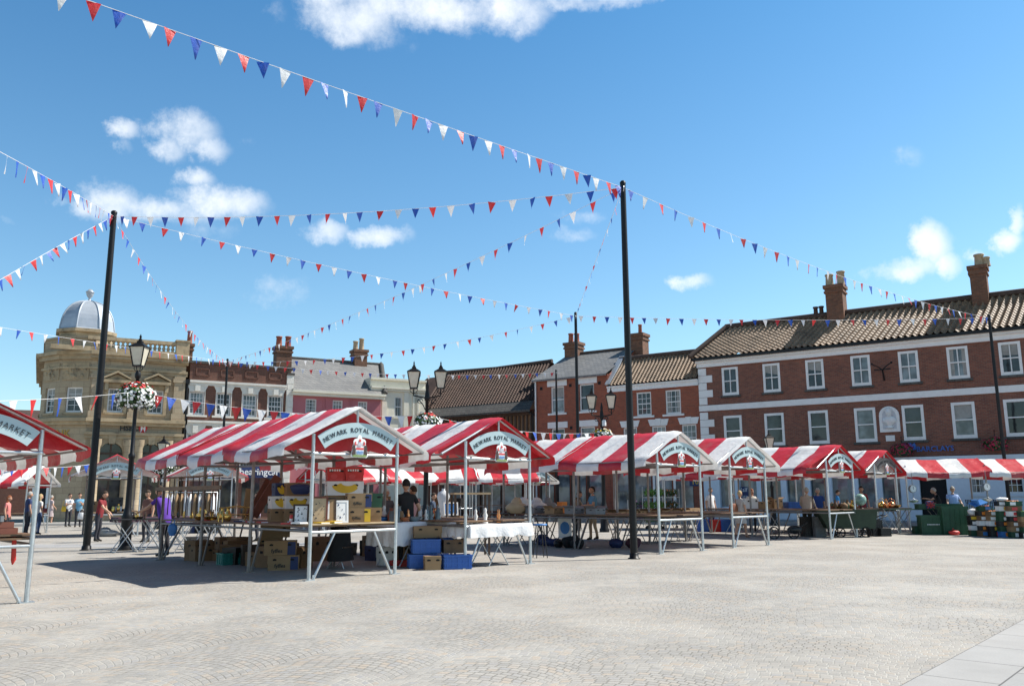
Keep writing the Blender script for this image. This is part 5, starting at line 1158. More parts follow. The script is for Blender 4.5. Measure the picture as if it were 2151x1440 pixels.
    if long_hair: hm.lathe((0, -.045, -.26), [(.02, 0), (.085, .03), (.098, .14), (.09, .3), (.04, .36)], 12, 0, sy=.6)
    if hair == 'cap': hm.lathe((0, .09, .045), [(.02, .012), (.085, 0), (.085, .008), (.02, .02)], 12, 0)
    hm.build('hair' if hair != 'cap' else 'cap', HAIR[hair], root)
    if skirt:
        nm, c, zb, fl = skirt; sm = MB(); n = 20; K = 6; sv = []; sf = []
        for i in range(K + 1):
            zz = .99 - (.99 - zb) * i / K; f = i / K
            for k in range(n):
                a = 2 * math.pi * k / n; rr = (.155 + fl * f) * (1 + .06 * f * math.sin(a * 5)); sv.append(((rr * 1.05 * math.cos(a) * stout) * S, (rr * .85 * math.sin(a) * stout + stride * .0) * S, zz * S))
        for i in range(K):
            for k in range(n): sf.append((i * n + k, i * n + (k + 1) % n, (i + 1) * n + (k + 1) % n, (i + 1) * n + k))
        sm.add(sv, sf, 0, True); sm.build('skirt', cmat(nm, c), root)
    return root
def face(az): return -R_(az)    # rotation that turns local +y to compass azimuth az
def shoulder_bag(p, z, rz, s, mt, label, strap=.35, soft=True):
    m = MB(); w, d, h = s; n = 14
    m.lathe((0, 0, 0), [(.3 * w, 0), (.5 * w, .08 * h), (.52 * w, .45 * h), (.42 * w, .9 * h), (.3 * w, h)], n, 0, sy=d / w)
    m.tube([(-.32 * w, 0, h * .92), (-.25 * w, 0, h + strap * .8), (0, 0, h + strap), (.25 * w, 0, h + strap * .8), (.32 * w, 0, h * .92)], .012, 5)
    o = m.build('handbag', mt); o.location = (p[0], p[1], z); o.rotation_euler.z = rz; return tag(o, label, 'bag')
g = gnd
# left side, before the bank
p = g(103, 1102); person('woman in a pale pink knee length dress seen from behind, walking at the left', p, face(20), 1.66, ('pink_grey_dress', (.42, .34, .34)), hair='grey', skirt=('pink_grey_dress', (.42, .34, .34), .5, .06), legs='bare', stride=.12, armR=(.27, .12, 1.0), shoes=('tan_shoe', (.3, .16, .1)))
shoulder_bag(p + Vector((-.3, .05, 0)), .68, 0, (.3, .13, .28), cmat('maroon_leather', (.14, .02, .025)), 'maroon handbag held by the woman in the pink dress', .25)
p = at_dist(143, 1085, 52); person('man in loose white shirt and black trousers reading outside the bank', (p.x, p.y), face(120), 1.74, ('white_shirt', (.75, .75, .76)), hair='brown', armL=(-.12, .32, 1.25), armR=(.12, .32, 1.22))
shoulder_bag(p + Vector((-.17, -.14, 0)), .82, .3, (.28, .13, .28), M['yellow'], 'yellow shoulder bag on the man in the white shirt', .3)
p = at_dist(164, 1085, 51); person('man in a pale blue patterned shirt holding a white carrier bag', (p.x, p.y), face(150), 1.76, ('pale_blue_shirt', (.16, .36, .52)), hair='brown', armL=(-.05, .25, 1.3))
shoulder_bag(p + Vector((.22, -.12, 0)), .42, .3, (.34, .16, .36), M['white_cloth'], 'white carrier bag hanging from the hand of the man in pale blue', .18)
p = at_dist(14, 1090, 40); person('woman with auburn hair in a coral top at the left edge stall', (p.x, p.y), face(80), 1.6, ('coral_top', (.62, .2, .18)), hair='red', long_hair=True)
p = at_dist(57, 1090, 41); person('bald man in a navy shirt behind the left edge stall', (p.x, p.y), face(40), 1.76, ('navy_shirt', (.02, .04, .12)), hair='grey')
p = at_dist(80, 1090, 41.5); person('woman with long blond hair and a white top beside the navy shirted man', (p.x, p.y), face(30), 1.66, ('white_top', (.68, .66, .62)), hair='blond', long_hair=True, pants=('jeans', (.06, .1, .2)))
# around the second row and the big stall
p = at_dist(206, 1100, 33.5); person('man in a dark red shirt standing inside the stall before the bank', (p.x, p.y), face(90), 1.74, ('dark_red_shirt', (.22, .02, .025)), lean=.2, armR=(.15, .45, 1.0))
p = at_dist(308, 1100, 32); person('man in a brown checked shirt beside the stall before the bank', (p.x, p.y), face(200), 1.74, ('brown_shirt', (.17, .07, .05)), hair='brown', headnod=.3)
p = at_dist(345, 1140, 24.2); person('man in a purple polo shirt leaning over the folding tables', (p.x, p.y), face(-70), 1.84, ('purple_shirt', (.10, .035, .34)), lean=.35, armL=(-.25, .62, 1.06), armR=(.22, .35, .95), stout=1.15)
p = at_dist(540, 1110, 31); person('woman in a lilac striped top between the hanging clothes and the big stall', (p.x, p.y), face(-100), 1.66, ('lilac_top', (.4, .3, .4)), hair='brown')
p = at_dist(851, 1180, 19.6); person('man in a black T shirt seen from behind by the blue crates', (p.x, p.y), face(-25), 1.86, ('black_tshirt', (.012, .012, .014)), pants=('black_jeans', (.015, .015, .02)), hair='black', armR=(.3, .18, 1.0), stout=1.1)
p = at_dist(809, 1130, 22.5); person('elderly woman with short white hair and glasses behind the banana boxes', (p.x, p.y), face(160), 1.68, ('black_white_top', (.1, .1, .11)), hair='white')
p = at_dist(868, 1130, 22); person('person in a pale pink shirt half hidden behind the black T shirt', (p.x, p.y), face(-60), 1.74, ('pale_pink_shirt', (.62, .36, .36)), hair='brown', armR=(.15, .3, 1.3))
p = at_dist(909, 1100, 30); person('small dark haired figure in a navy top far behind the glassware', (p.x, p.y), face(100), 1.6, ('navy_top', (.03, .05, .09)), hair='brown')
# third stall
p = at_dist(1247, 1125, 29.5); person('man in a blue patterned shirt and sand trousers reading behind the book trays', (p.x, p.y), face(-110), 1.78, ('blue_patterned_shirt', (.10, .24, .36)), ('sand_trousers', (.48, .37, .24)), hair='black', armL=(-.1, .36, 1.15), armR=(.14, .36, 1.12), headnod=-.35, stride=.15)
p = at_dist(1208, 1110, 30); person('woman in a beige cardigan bending over the book trays', (p.x, p.y), face(120), 1.66, ('beige_cardigan', (.36, .28, .2)), hair='brown', lean=.25, sleeve='long', armL=(-.2, .45, .95))
# right hand part
p = at_dist(1495, 1105, 37); person('man in a white T shirt and sunglasses between the far stalls', (p.x, p.y), face(150), 1.78, ('white_tshirt', (.75, .75, .76)), ('jeans', (.06, .1, .2)), hair='brown', stout=1.1, headturn=-.6)
p = g(1558, 1130); person('woman in a pale dress striding past the fourth stall', p, face(48), 1.62, ('pale_dress', (.5, .46, .42)), hair='blond', skirt=('pale_dress', (.5, .46, .42), .55, .07), legs='bare', stride=.42, armL=(-.24, -.05, .95), shoes=('tan_shoe', (.3, .16, .1)))
shoulder_bag(p + Vector((-.27, -.12, 0)), .85, .6, (.42, .18, .36), cmat('tan_leather', (.24, .075, .03), .5), 'large brown shoulder bag of the woman in the pale dress', .32)
p = at_dist(1582, 1105, 36.5); person('woman with long auburn hair behind the cardboard boxes', (p.x, p.y), face(170), 1.72, ('cream_top', (.6, .54, .46)), hair='red', long_hair=True)
p = at_dist(1698, 1120, 34); person('man in a beige long sleeved shirt leaning on the fifth stall counter', (p.x, p.y), face(30), 1.76, ('beige_shirt', (.42, .36, .29)), ('olive_trousers', (.05, .05, .035)), hair='grey', lean=.22, sleeve='long', armR=(.24, .42, 1.0), armL=(-.22, .4, 1.0), stout=1.15)
p = at_dist(1722, 1105, 36.5); person('balding man in a royal blue shirt facing the square behind the fifth stall', (p.x, p.y), face(195), 1.74, ('royal_blue_shirt', (.02, .06, .22)), hair='grey', lean=.15, stout=1.2)
p = at_dist(1763, 1095, 44); person('child sized figure in a bright blue T shirt far behind the barrow', (p.x, p.y), face(100), 1.68, ('bright_blue_tshirt', (.03, .25, .55)), hair='brown')
p = at_dist(1814, 1095, 38); person('man in a dark red shirt behind the globe', (p.x, p.y), face(200), 1.8, ('maroon_shirt', (.3, .04, .05)), hair='black')
p = at_dist(1981, 1110, 39.5); person('man in black reaching out with a bare arm over the green crates', (p.x, p.y), face(-75), 1.76, ('black_top', (.015, .015, .017)), hair='grey', lean=.3, armL=(-.12, .62, 1.3), armR=(.2, .3, 1.0))
p = at_dist(2008, 1110, 38.3); person('man in a pale blue shirt and flat cap leaning on a green crate', (p.x, p.y), face(-170), 1.76, ('sky_blue_shirt', (.33, .43, .68)), hair='cap', stout=1.3, armR=(.3, .32, .98), armL=(-.25, .3, 1.0))
# ---------------------------------------------------------------- stock on and under the stalls
def sl(o, s, r, z=0.0): v = Vector((o[0], o[1], 0)) + SU * s + SV * r; v.z = z; return v
OA, OB, OC, OD, OE, OF = [G2(*q) for q in ((648, 1219), (977, 1194), (1387, 1163), (1541, 1150), (1746, 1132), (1847, 1121))]
OZ = zo; TOP = .986; FT = 1.013
rnd = random.Random(5)
def slump(m, rx, ry, rz, seed, mi=0, tie=True):
    "a soft bag: flat underneath, creased, gathered at the top"
    n, K = 16, 9; vs = []; fs = []
    for i in range(K + 1):
        t = i / K; r = (math.sin(math.pi * min(1, t * .9 + .12)) ** .7) * (1 - .25 * t) if t < 1 else .12; z_ = 2 * rz * math.sin(t * 1.5708)
        for k in range(n):
            a = 2 * math.pi * k / n; f = 1 + .22 * noise.noise((math.cos(a) * 1.4 + seed, math.sin(a) * 1.4, t * 2.2)) + .07 * math.sin(a * 5 + seed + t * 3) * t; vs.append((rx * r * f * math.cos(a), ry * r * f * math.sin(a), z_ + .03 * noise.noise((a, seed, t * 4)) * t))
    for i in range(K):
        for k in range(n): fs.append((i * n + k, i * n + (k + 1) % n, (i + 1) * n + (k + 1) % n, (i + 1) * n + k))
    m.add(vs, fs, mi, True); m.add(vs[-n:], [tuple(range(n))], mi)
def txt(root, s, w, mt, loc, rz=0, h=None, yaw=0):
    vs, fs = text_mesh(s, 1, 'CENTER', .003, .012); x0, x1 = min(v.x for v in vs), max(v.x for v in vs); k = w / (x1 - x0)
    m = MB(); m.M = Matrix.Translation(loc) @ Matrix.Rotation(rz, 4, 'Z') @ Matrix.Diagonal((k, 1, k, 1)); m.add(vs, fs); return m.build('lettering', M[mt], root)
def carton(p, size, rz, label, mt='card', word=None, wm='print_black', banana=False, patch=None, name='cardboard_box', open_=False, cat='box', group=None):
    w, d, h = size; m = MB(); t = .012
    m.bb(-w / 2, w / 2, -d / 2, -d / 2 + t, 0, h); m.bb(-w / 2, w / 2, d / 2 - t, d / 2, 0, h); m.bb(-w / 2, -w / 2 + t, -d / 2 + t, d / 2 - t, 0, h); m.bb(w / 2 - t, w / 2, -d / 2 + t, d / 2 - t, 0, h); m.bb(-w / 2 + t, w / 2 - t, -d / 2 + t, d / 2 - t, 0, .02)
    if open_:
        m.box((-w / 2 - .05, 0, h + .035), (.12, d * .96, .008), 0, ry=.6); m.box((w / 2 + .05, 0, h + .03), (.12, d * .96, .008), 0, ry=-.5); m.bb(-w / 2 + t, w / 2 - t, -d / 2 + t, d / 2 - t, h * .6, h * .62)
    else:   # telescopic lid standing a little proud
        lh = h * .55; m.bb(-w / 2 - .008, w / 2 + .008, -d / 2 - .008, d / 2 + .008, h - .001, h + .009); m.bb(-w / 2 - .008, w / 2 + .008, -d / 2 - .008, -d / 2 - .001, h - lh, h - .001); m.bb(-w / 2 - .008, -w / 2 - .001, -d / 2 - .001, d / 2 + .008, h - lh, h - .001); m.bb(w / 2 + .001, w / 2 + .008, -d / 2 - .001, d / 2 + .008, h - lh, h - .001)
    o = m.build(name, M[mt]); o.location = p; o.rotation_euler.z = rz; tag(o, label, cat, group)
    m = MB()
    for x in (-w * .28, w * .3):
        m.prism([(x - .035, h * .68), (x + .035, h * .68), (x + .04, h * .78), (x, h * .83), (x - .04, h * .78)], -d / 2 - .014, -d / 2 - .0085)
    for y in (-d * .0,): m.bb(-w / 2 - .013, -w / 2 - .0085, y - .04, y + .04, h * .68, h * .8)
    m.build('hand_hole', M['dark_inside'], o)
    if word: txt(o, word, w * .36, wm, (-w * .1, -d / 2 - .012, h * .2))
    if patch:
        m = MB(); m.bb(w * .24, w * .495, -d / 2 - .011, -d / 2 - .0088, .01, h * .95); m.build('print_patch', M[patch], o)
    if banana:
        m = MB()
        for off, sc in ((-.0, 1), (.05, .8)):
            out = [(math.cos(a) * .2 * sc * w / .5, math.sin(a) * .2 * sc) for a in [R_(195 + 15 * k) for k in range(10)]]; inn = [(math.cos(a) * .125 * sc * w / .5, math.sin(a) * .10 * sc + .01) for a in [R_(330 - 15 * k) for k in range(10)]]
            m.prism([(x + off, z + h * .86 + off * .4) for x, z in out + inn], -d / 2 - .013 - off * .06, -d / 2 - .009)
        b = m.build('banana_print', M['yellow'], o)
    return o
def crate(p, size, rz, mt, label, name='plastic_crate', fill=None, group=None, cat='crate'):
    w, d, h = size; m = MB(); t = .02
    for s in (-1, 1):
        m.bb(-w / 2, w / 2, s * d / 2 - s * t if s > 0 else -d / 2, s * d / 2 if s > 0 else -d / 2 + t, 0, h * .96); m.bb(s * w / 2 - t if s > 0 else -w / 2, s * w / 2 if s > 0 else -w / 2 + t, -d / 2 + t, d / 2 - t, 0, h * .96)
        for k in range(5): x = -w / 2 + w * (k + .5) / 5; m.bb(x - .012, x + .012, s * (d / 2 + .007) - .007, s * (d / 2 + .007) + .007, .02, h * .9)
        for k in range(3): y = -d / 2 + d * (k + .5) / 3; m.bb(s * (w / 2 + .007) - .007, s * (w / 2 + .007) + .007, y - .012, y + .012, .02, h * .9)
    m.bb(-w / 2 + t, w / 2 - t, -d / 2 + t, d / 2 - t, 0, .02)
    m2 = MB()
    for s in (-1, 1): m2.bb(-w / 2 - .018, w / 2 + .018, s * (d / 2 + .001) - .017, s * (d / 2 + .001) + .017, h * .9, h); m2.bb(s * (w / 2 + .001) - .017, s * (w / 2 + .001) + .017, -d / 2 + .02, d / 2 - .02, h * .9, h)
    for k in range(3): m2.bb(-w / 2 - .016, w / 2 + .016, -d / 2 - .016, -d / 2 - .001, h * (.1 + .3 * k), h * (.1 + .3 * k) + .02)
    o = m.build(name, M[mt]); o.location = p; o.rotation_euler.z = rz; tag(o, label, cat, group); m2.build('rim', M[mt], o)
    if fill:
        f = MB()
        for i in range(14): f.ball((rnd.uniform(-w / 2 + .06, w / 2 - .06), rnd.uniform(-d / 2 + .06, d / 2 - .06), h * .82), rnd.uniform(.035, .06), 0, 7, 5)
        f.build('produce', M[fill], o)
    return o
def book(p, rz, label, mt, s=(.15, .22, .03), group=None):
    m = MB(); w, d, h = s; m.bb(-w / 2, w / 2, -d / 2, d / 2, 0, h * .12); m.bb(-w / 2, w / 2, -d / 2, d / 2, h * .88, h); m.bb(-w / 2, -w / 2 + .004, -d / 2, d / 2, h * .12, h * .88); m.bb(-w / 2 + .004, w / 2 - .006, -d / 2 + .005, d / 2 - .005, h * .12, h * .88, 1)
    o = m.build('book', [M[mt], M['white_card']]); o.location = p; o.rotation_euler.z = rz; return tag(o, label, 'book', group)
def picture(p, rz, w, h, label, fm='darkwood', art='white_card', ink='navy', tilt=.28, kind=0):
    t = thing('picture_frame', label, 'picture', p, rz); X = Matrix.Rotation(-tilt, 4, 'X'); f = .035
    m = MB(); m.M = X; m.bb(-w / 2, w / 2, -.012, .012, 0, f); m.bb(-w / 2, w / 2, -.012, .012, h - f, h); m.bb(-w / 2, -w / 2 + f, -.012, .012, f, h - f); m.bb(w / 2 - f, w / 2, -.012, .012, f, h - f); m.build('frame', M[fm], t)
    m = MB(); m.M = X; m.bb(-w / 2 + f, w / 2 - f, -.004, .008, f, h - f); c = m.build('picture', M[art], t)
    m = MB(); m.M = X; rn = random.Random(label)
    if kind == 1: m.prism([(.36 * w * math.cos(a) , h / 2 + .3 * h * math.sin(a)) for a in [k * .4189 for k in range(15)]], -.009, -.005)
    elif kind == 2: m.bb(-w * .12, w * .12, -.009, -.005, h * .15, h * .85)
    else:
        for i in range(16): x, z = rn.uniform(-w * .34, w * .34), rn.uniform(h * .15, h * .82); a = rn.uniform(.006, .022); m.prism([(x + a * math.cos(q) * rn.uniform(.5, 1), z + a * math.sin(q) * rn.uniform(.4, 1)) for q in [k * 1.047 for k in range(6)]], -.009 - i * .0002, -.005)
    m.build('artwork', M[ink], c); return t
def xtable(p, L, D, h, rz, label, top='black_cloth', drape=None, pairs=2, legm='galv', nm='folding_table'):
    t = thing(nm, label, 'table', (p[0], p[1], 0), rz); m = MB(); m.bb(-L / 2, L / 2, -D / 2, D / 2, h - .03, h); m.build('table_top', M[top], t)
    for i in range(pairs):
        x = -L / 2 + L * (i + .5) / pairs
        for s in (-1, 1):
            m = MB(); m.tube([(x - .3, s * D * .42, .015), (x + .3, s * D * .42, h - .03)], .014, 6); m.tube([(x + .3, s * (D * .42 - .03), .015), (x - .3, s * (D * .42 - .03), h - .03)], .014, 6); m.build('leg', M[legm], t)
        m = MB(); m.tube([(x - .3, -D * .42, .02), (x - .3, D * .42, .02)], .013, 6); m.tube([(x + .3, -D * .42, .02), (x + .3, D * .42, .02)], .013, 6); m.build('foot_bar', M[legm], t)
    return t
def drape(p, L, D, h, dz, rz, label, mt='white_cloth', seed=1, amp=.02):
    "cloth over a table top, hanging in folds on all sides"
    m = MB(); rows = [(0.0, 0, 0), (.5, 0, 0), (1, 0, 0), (1, 1, .15), (1, 1, .35), (1, 1, .5), (1, 1, .7), (1, 1, .85), (1, 1, 1)]; n = 168; vs = []; fs = []
    def rect(k, s, ou):
        u = k / n * 4; sd = int(u) % 4; f = u - int(u); a, b = L / 2 * s + ou, D / 2 * s + ou
        return ((-a + 2 * a * f, -b), (a, -b + 2 * b * f), (a - 2 * a * f, b), (-a, b - 2 * b * f))[sd]
    for s, hang, q in rows:
        for k in range(n):
            w = noise.noise((k * .2, seed, q)) * hang; x, y = rect(k, max(s, .001), hang * (.015 + amp * (1 + w) * q + amp * q * (math.sin(k * .47 + seed) + .8 * noise.noise((k * .6, seed, q * 5)))))
            drop = dz * q * (1 + .18 * noise.noise((k * .17, seed + 5, 0))); vs.append((x, y, h + .006 - drop + (0 if hang else .004 * noise.noise((x * 6, y * 6, seed)))))
    for i in range(len(rows) - 1):
        for k in range(n): fs.append((i * n + k, i * n + (k + 1) % n, (i + 1) * n + (k + 1) % n, (i + 1) * n + k))
    m.add(vs, fs, 0, True); o = m.build('tablecloth', M[mt]); o.location = (p[0], p[1], 0); o.rotation_euler.z = rz; return tag(o, label, 'tablecloth')
def lathe_thing(name, label, cat, p, prof, mt, n=14, handle=None, group=None, sc=1.0):
    m = MB(); m.lathe((0, 0, 0), [(r * sc, z * sc) for r, z in prof], n)
    o = m.build(name, M[mt]); o.location = p; tag(o, label, cat, group)
    if handle: h = MB(); h.tube([Vector(q) * sc for q in handle], .008 * sc + .002, 5); h.build('handle', M[mt], o)
    return o
VASE = [(.05, 0), (.07, .05), (.08, .12), (.05, .2), (.03, .25), (.045, .29)]; BOTTLE = [(.04, 0), (.042, .16), (.015, .22), (.015, .29)]; JAR = [(.06, 0), (.065, .14), (.05, .17), (.05, .19)]; KETTLE = [(.1, 0), (.13, .06), (.12, .14), (.05, .19), (.02, .2), (.02, .23)]; BOWL = [(.04, 0), (.1, .03), (.14, .09)]
FIG = [(.05, 0), (.055, .03), (.03, .08), (.05, .14), (.025, .2), (.032, .24), (.015, .28)]
KH = [(-.12, 0, .12), (-.11, 0, .24), (0, 0, .3), (.11, 0, .24), (.12, 0, .12)]
A_ = ROW
# --- big stall: front counter
F0 = FT
carton(sl(OA, 1.22, .34, F0), (.46, .34, .27), A_ - .42, 'tan banana box with a bright yellow label, lower of the two on the front counter', word='fyffes', patch='yellow')
carton(sl(OA, 1.24, .35, F0 + .282), (.46, .34, .27), A_ - .40, 'tan fyffes banana box stacked on another at the front counter', word='fyffes', patch='navy')
carton(sl(OA, 1.62, .46, F0), (.34, .36, .27), A_ - .40, 'plain orange brown box right of the yellow labelled banana box')
carton(sl(OA, 1.64, .47, F0 + .282), (.34, .36, .27), A_ - .40, 'green and brown box on top at the right end of the front counter', 'green')
carton(sl(OA, .98, .95, TOP), (.4, .34, .5), A_ - .1, 'tall brown box behind the leaning picture frames')
picture(sl(OA, .72, .2, F0), A_ - .45, .36, .44, 'white framed picture with blue floral drawing on the front counter', 'white_card', 'white_card', 'navy')
picture(sl(OA, .50, .27, F0), A_ - .5, .34, .50, 'dark framed picture with a narrow pale centre strip', 'darkwood', 'card', 'white_card', kind=2)
picture(sl(OA, .34, .32, F0), A_ - .55, .34, .52, 'brown wooden frame holding a cream print, second from the corner post', 'redwood', 'ply', 'charcoal')
picture(sl(OA, .12, .6, TOP), A_ - .55, .3, .4, 'small framed print behind the corner post of the big stall', 'darkwood', 'white_card', 'charcoal')
for i, (s, r, mt, lb) in enumerate([(.3, .12, 'yellow', 'yellow covered book at the front edge of the big stall counter'), (.55, .1, 'yellow', 'thicker yellow book lying before the white framed picture'), (-.0, .42, 'white_card', 'white paperback beside the corner post'), (.1, 1.0, 'arms_red', 'red paperback on the long counter of the big stall')]):
    book(sl(OA, s, r, F0 if r < .5 else TOP), A_ + rnd.uniform(-.4, .4), lb, mt, (.2, .26, .03 + .015 * (i == 1)))
can = lathe_thing('drink_can', 'red and white drink can on the big stall counter', 'can', sl(OA, .1, .9, TOP), [(.028, 0), (.033, .01), (.033, .11), (.027, .122)], 'red', 12, sc=1.5)
m = MB(); m.lathe((0, 0, .06), [(.0505, 0), (.0505, .05)], 12); m.build('label_band', M['white_card'], can)
for i in range(9):
    s = .12 + .5 * rnd.random(); r = 1.2 + i * .55
    book(sl(OA, s, r, TOP), A_ + rnd.uniform(-.6, .6), 'flat books and papers lying along the long counter of the big stall', rnd.choice(['card', 'arms_red', 'white_card', 'navy', 'ply']), (.16, .23, rnd.uniform(.02, .05)), 'books on the big stall counter')
# stacked banana boxes inside
def stack(px, y0, D, sizes, rz, specs, z=None):
    p = at_dist(px, y0, D); z = TOP if z is None else z
    for (w, d, h), (lb, kw) in zip(sizes, specs): carton((p.x, p.y, z), (w, d, h), rz, lb, **kw); z += h + .012
    return z
B5 = (.52, .36, .26)
stack(705, 1050, 18.9, [(.42, .4, .27), (.42, .4, .26)], A_ - .3, [('brown box under the left red box stack', {}), ('brown box second from the bottom under the banana print boxes', {})])
stack(745, 1050, 18.9, [(.40, .4, .27), (.40, .4, .26)], A_ - .3, [('dark brown box under the right red box stack', dict(mt='card_dark')), ('dark brown box above the lowest one inside the big stall', dict(mt='card_dark'))])
z = TOP + .27 + .26 + .025
p = at_dist(723, 1040, 18.85); carton((p.x, p.y, z), (.76, .38, .285), A_ - .42, 'white box printed with big yellow bananas under two red boxes', 'white_card', banana=True)
for px, lb in ((704, 'left red printed fruit box topping the stack'), (742, 'right red printed fruit box topping the stack')):
    p = at_dist(px, 1011, 18.85); o = carton((p.x, p.y, z + .297), (.375, .38, .285), A_ - .42, lb, 'red')
    m = MB(); m.prism([(-.05 + .07 * math.cos(a), .1 + .05 * math.sin(a)) for a in [k * .5236 for k in range(12)]], -.203, -.199); m.prism([(-.14, .02), (.14, .02), (.14, .05), (-.14, .05)], -.203, -.199); m.build('print_patch', M['arms_red'], o)
    m = MB(); [m.bb(-.15 + .05 * q_, -.118 + .05 * q_, -.2055, -.2035, .21, .25) for q_ in range(5)]; m.build('pale_print', M['white_card'], o)
stack(592, 1050, 19.8, [B5, B5], A_ - .25, [('brown box beneath the white banana boxes at the left', {}), ('white banana printed box under the blue one', dict(mt='white_card', banana=True))]); p = at_dist(589, 1036, 19.8); carton((p.x, p.y, TOP + .55), (.3, .36, .27), A_ - .25, 'navy box with one printed banana topping the left stack', 'navy', banana=True)
stack(622, 1050, 19.6, [B5, B5, (.5, .36, .28)], A_ - .25, [('brown box beneath the right white banana box', {}), ('white banana printed box below the blue sack', dict(mt='white_card', banana=True)), ('brown box carrying a crumpled blue sack', {})])
p = at_dist(632, 1030, 19.2); m = MB(); slump(m, .27, .15, .11, 2.2); o = m.build('sack', M['navy']); o.location = (p.x, p.y, TOP + .58); tag(o, 'crumpled blue sack leaning on the brown box', 'sack')
for px, D, h, mt, lb, tl in ((543, 20.5, .95, 'redwood', 'red brown plank leaning between the walking sticks and boxes', .5), (557, 20.3, 1.05, 'redwood', 'longer red brown plank leaning left of the banana boxes', .55), (520, 21, .7, 'card', 'upright brown cardboard sheet on the long counter', .1)):
    p = at_dist(px, 1080, D); m = MB(); m.box((0, 0, h / 2), (.2, .03, h), 0, ry=tl); o = m.build('plank', M[mt]); o.location = (p.x, p.y, TOP + .02); o.rotation_euler.z = A_; tag(o, lb, 'plank')
# hanging sticks
t = thing('walking_stick_rack', 'rail of dark walking sticks hung along the left of the big stall', 'rack', sl(OA, -.2, 5.4, 0), A_ + math.pi / 2)
m = MB(); m.tube([(-1.9, 0, 1.98), (1.9, 0, 1.98)], .02, 6); m.box((0, .02, 1.72), (3.8, .03, .09)); m.build('rail', M['wood'], t)
for i in range(11):
    x = -1.8 + 3.6 * i / 10 + rnd.uniform(-.06, .06); m = MB(); m.tube([(x, 0, 1.95), (x + rnd.uniform(-.03, .03), .01, 1.0 + rnd.uniform(0, .25))], .013, 5); m.tube([(x + .035 * math.cos(a), 0, 1.96 + .035 * math.sin(a)) for a in (0, .8, 1.6, 2.4, 3.1)], .012, 5); m.build('walking_stick', M['darkwood'], t)
# brass ware on the long counter
for i in range(14):
    s = .1 + .55 * rnd.random(); r = 3.9 + 2.2 * rnd.random(); k = i % 3
    lathe_thing(('candlestick', 'brass_bowl', 'brass_jug')[k], ('brass candlestick among the brassware on the big stall', 'brass bowl among the brassware on the big stall', 'brass jug among the brassware on the big stall')[k], 'brassware', sl(OA, s, r, TOP), ([(.06, 0), (.02, .03), (.015, .16), (.03, .2)], BOWL, VASE)[k], 'brass', group='brassware on the big stall')
m = MB(); m.tube([(-.3, 0, 0), (-.3, 0, .3), (0, 0, .34), (.3, 0, .3), (.3, 0, 0)], .012, 6); m.tube([(-.3, 0, .15), (.3, 0, .15)], .01, 5); m.tube([(-.3, .2, 0), (-.3, .2, .3), (.3, .2, .3), (.3, .2, 0)], .012, 6); o = m.build('fender', M['brass']); o.location = sl(OA, .2, 3.6, TOP); o.rotation_euler.z = A_; tag(o, 'brass fire fender standing on the big stall counter', 'fender')
# under the big stall
carton((gnd(590, 1197).x, gnd(590, 1197).y + .2, 0), (.62, .4, .29), A_ - .55, 'fyffes banana box on the ground, bottom of the pile under the counter', 'card', 'fyffes', patch='navy'); q = gnd(590, 1197)
carton((q.x - .08, q.y + .22, .302), (.64, .4, .29), A_ - .55, 'fyffes banana box second in the pile under the counter', 'card', 'fyffes', patch='navy')
q = gnd(548, 1185); carton((q.x + .05, q.y + .5, 0), (.55, .4, .29), A_ - .5, 'brown box behind the fyffes pile, on the ground'); carton((q.x + .05, q.y + .5, .302), (.55, .4, .27), A_ - .5, 'brown box behind the fyffes pile, second up'); carton((q.x + .15, q.y + .52, .585), (.66, .44, .27), A_ - .45, 'wide flat brown box topping the pile under the counter', open_=False)
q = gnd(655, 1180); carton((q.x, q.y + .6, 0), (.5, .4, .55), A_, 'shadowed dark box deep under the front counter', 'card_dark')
for i, (px, py, lb) in enumerate(((477, 1186, 'teal plastic crate on the ground left of the banana boxes'), (497, 1180, 'second teal plastic crate, nearer the banana boxes'))): q = gnd(px, py); crate((q.x, q.y + .2, 0), (.5, .36, .26), A_, 'teal', lb)
q = gnd(412, 1152); m = MB(); m.bb(-.3, .3, -.2, .2, 0, .36); m.bb(-.26, .26, -.21, -.2, .05, .31); o = m.build('black_chest', M['blackplastic'], bevel=.01); o.location = (q.x, q.y, 0); o.rotation_euler.z = A_; tag(o, 'black chest on the ground behind the folding table legs', 'chest')
for i in range(17):  # extra dark boxes added to deepen the shade under the big stall
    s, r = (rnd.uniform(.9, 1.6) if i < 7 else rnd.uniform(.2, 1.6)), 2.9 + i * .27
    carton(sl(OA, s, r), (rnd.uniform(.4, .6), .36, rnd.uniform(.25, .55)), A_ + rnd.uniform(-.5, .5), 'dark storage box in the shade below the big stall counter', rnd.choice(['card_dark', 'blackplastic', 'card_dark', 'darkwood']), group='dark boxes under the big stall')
for i in range(9):
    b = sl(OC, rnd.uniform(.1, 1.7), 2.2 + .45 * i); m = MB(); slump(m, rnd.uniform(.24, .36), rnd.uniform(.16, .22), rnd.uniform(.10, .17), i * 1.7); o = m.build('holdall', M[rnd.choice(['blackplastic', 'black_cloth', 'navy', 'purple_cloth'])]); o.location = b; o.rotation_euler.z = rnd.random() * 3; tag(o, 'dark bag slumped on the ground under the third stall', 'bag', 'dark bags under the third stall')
for i in range(8):  # more dark boxes added to darken the inside of the second stall
    carton(sl(OB, rnd.uniform(.1, 1.6), 2.6 + .42 * i), (.5, .38, rnd.uniform(.3, .6)), A_ + rnd.uniform(-.5, .5), 'dark box on the ground in the back of the second stall', rnd.choice(['card_dark', 'blackplastic', 'navy']), group='dark boxes behind the second stall')
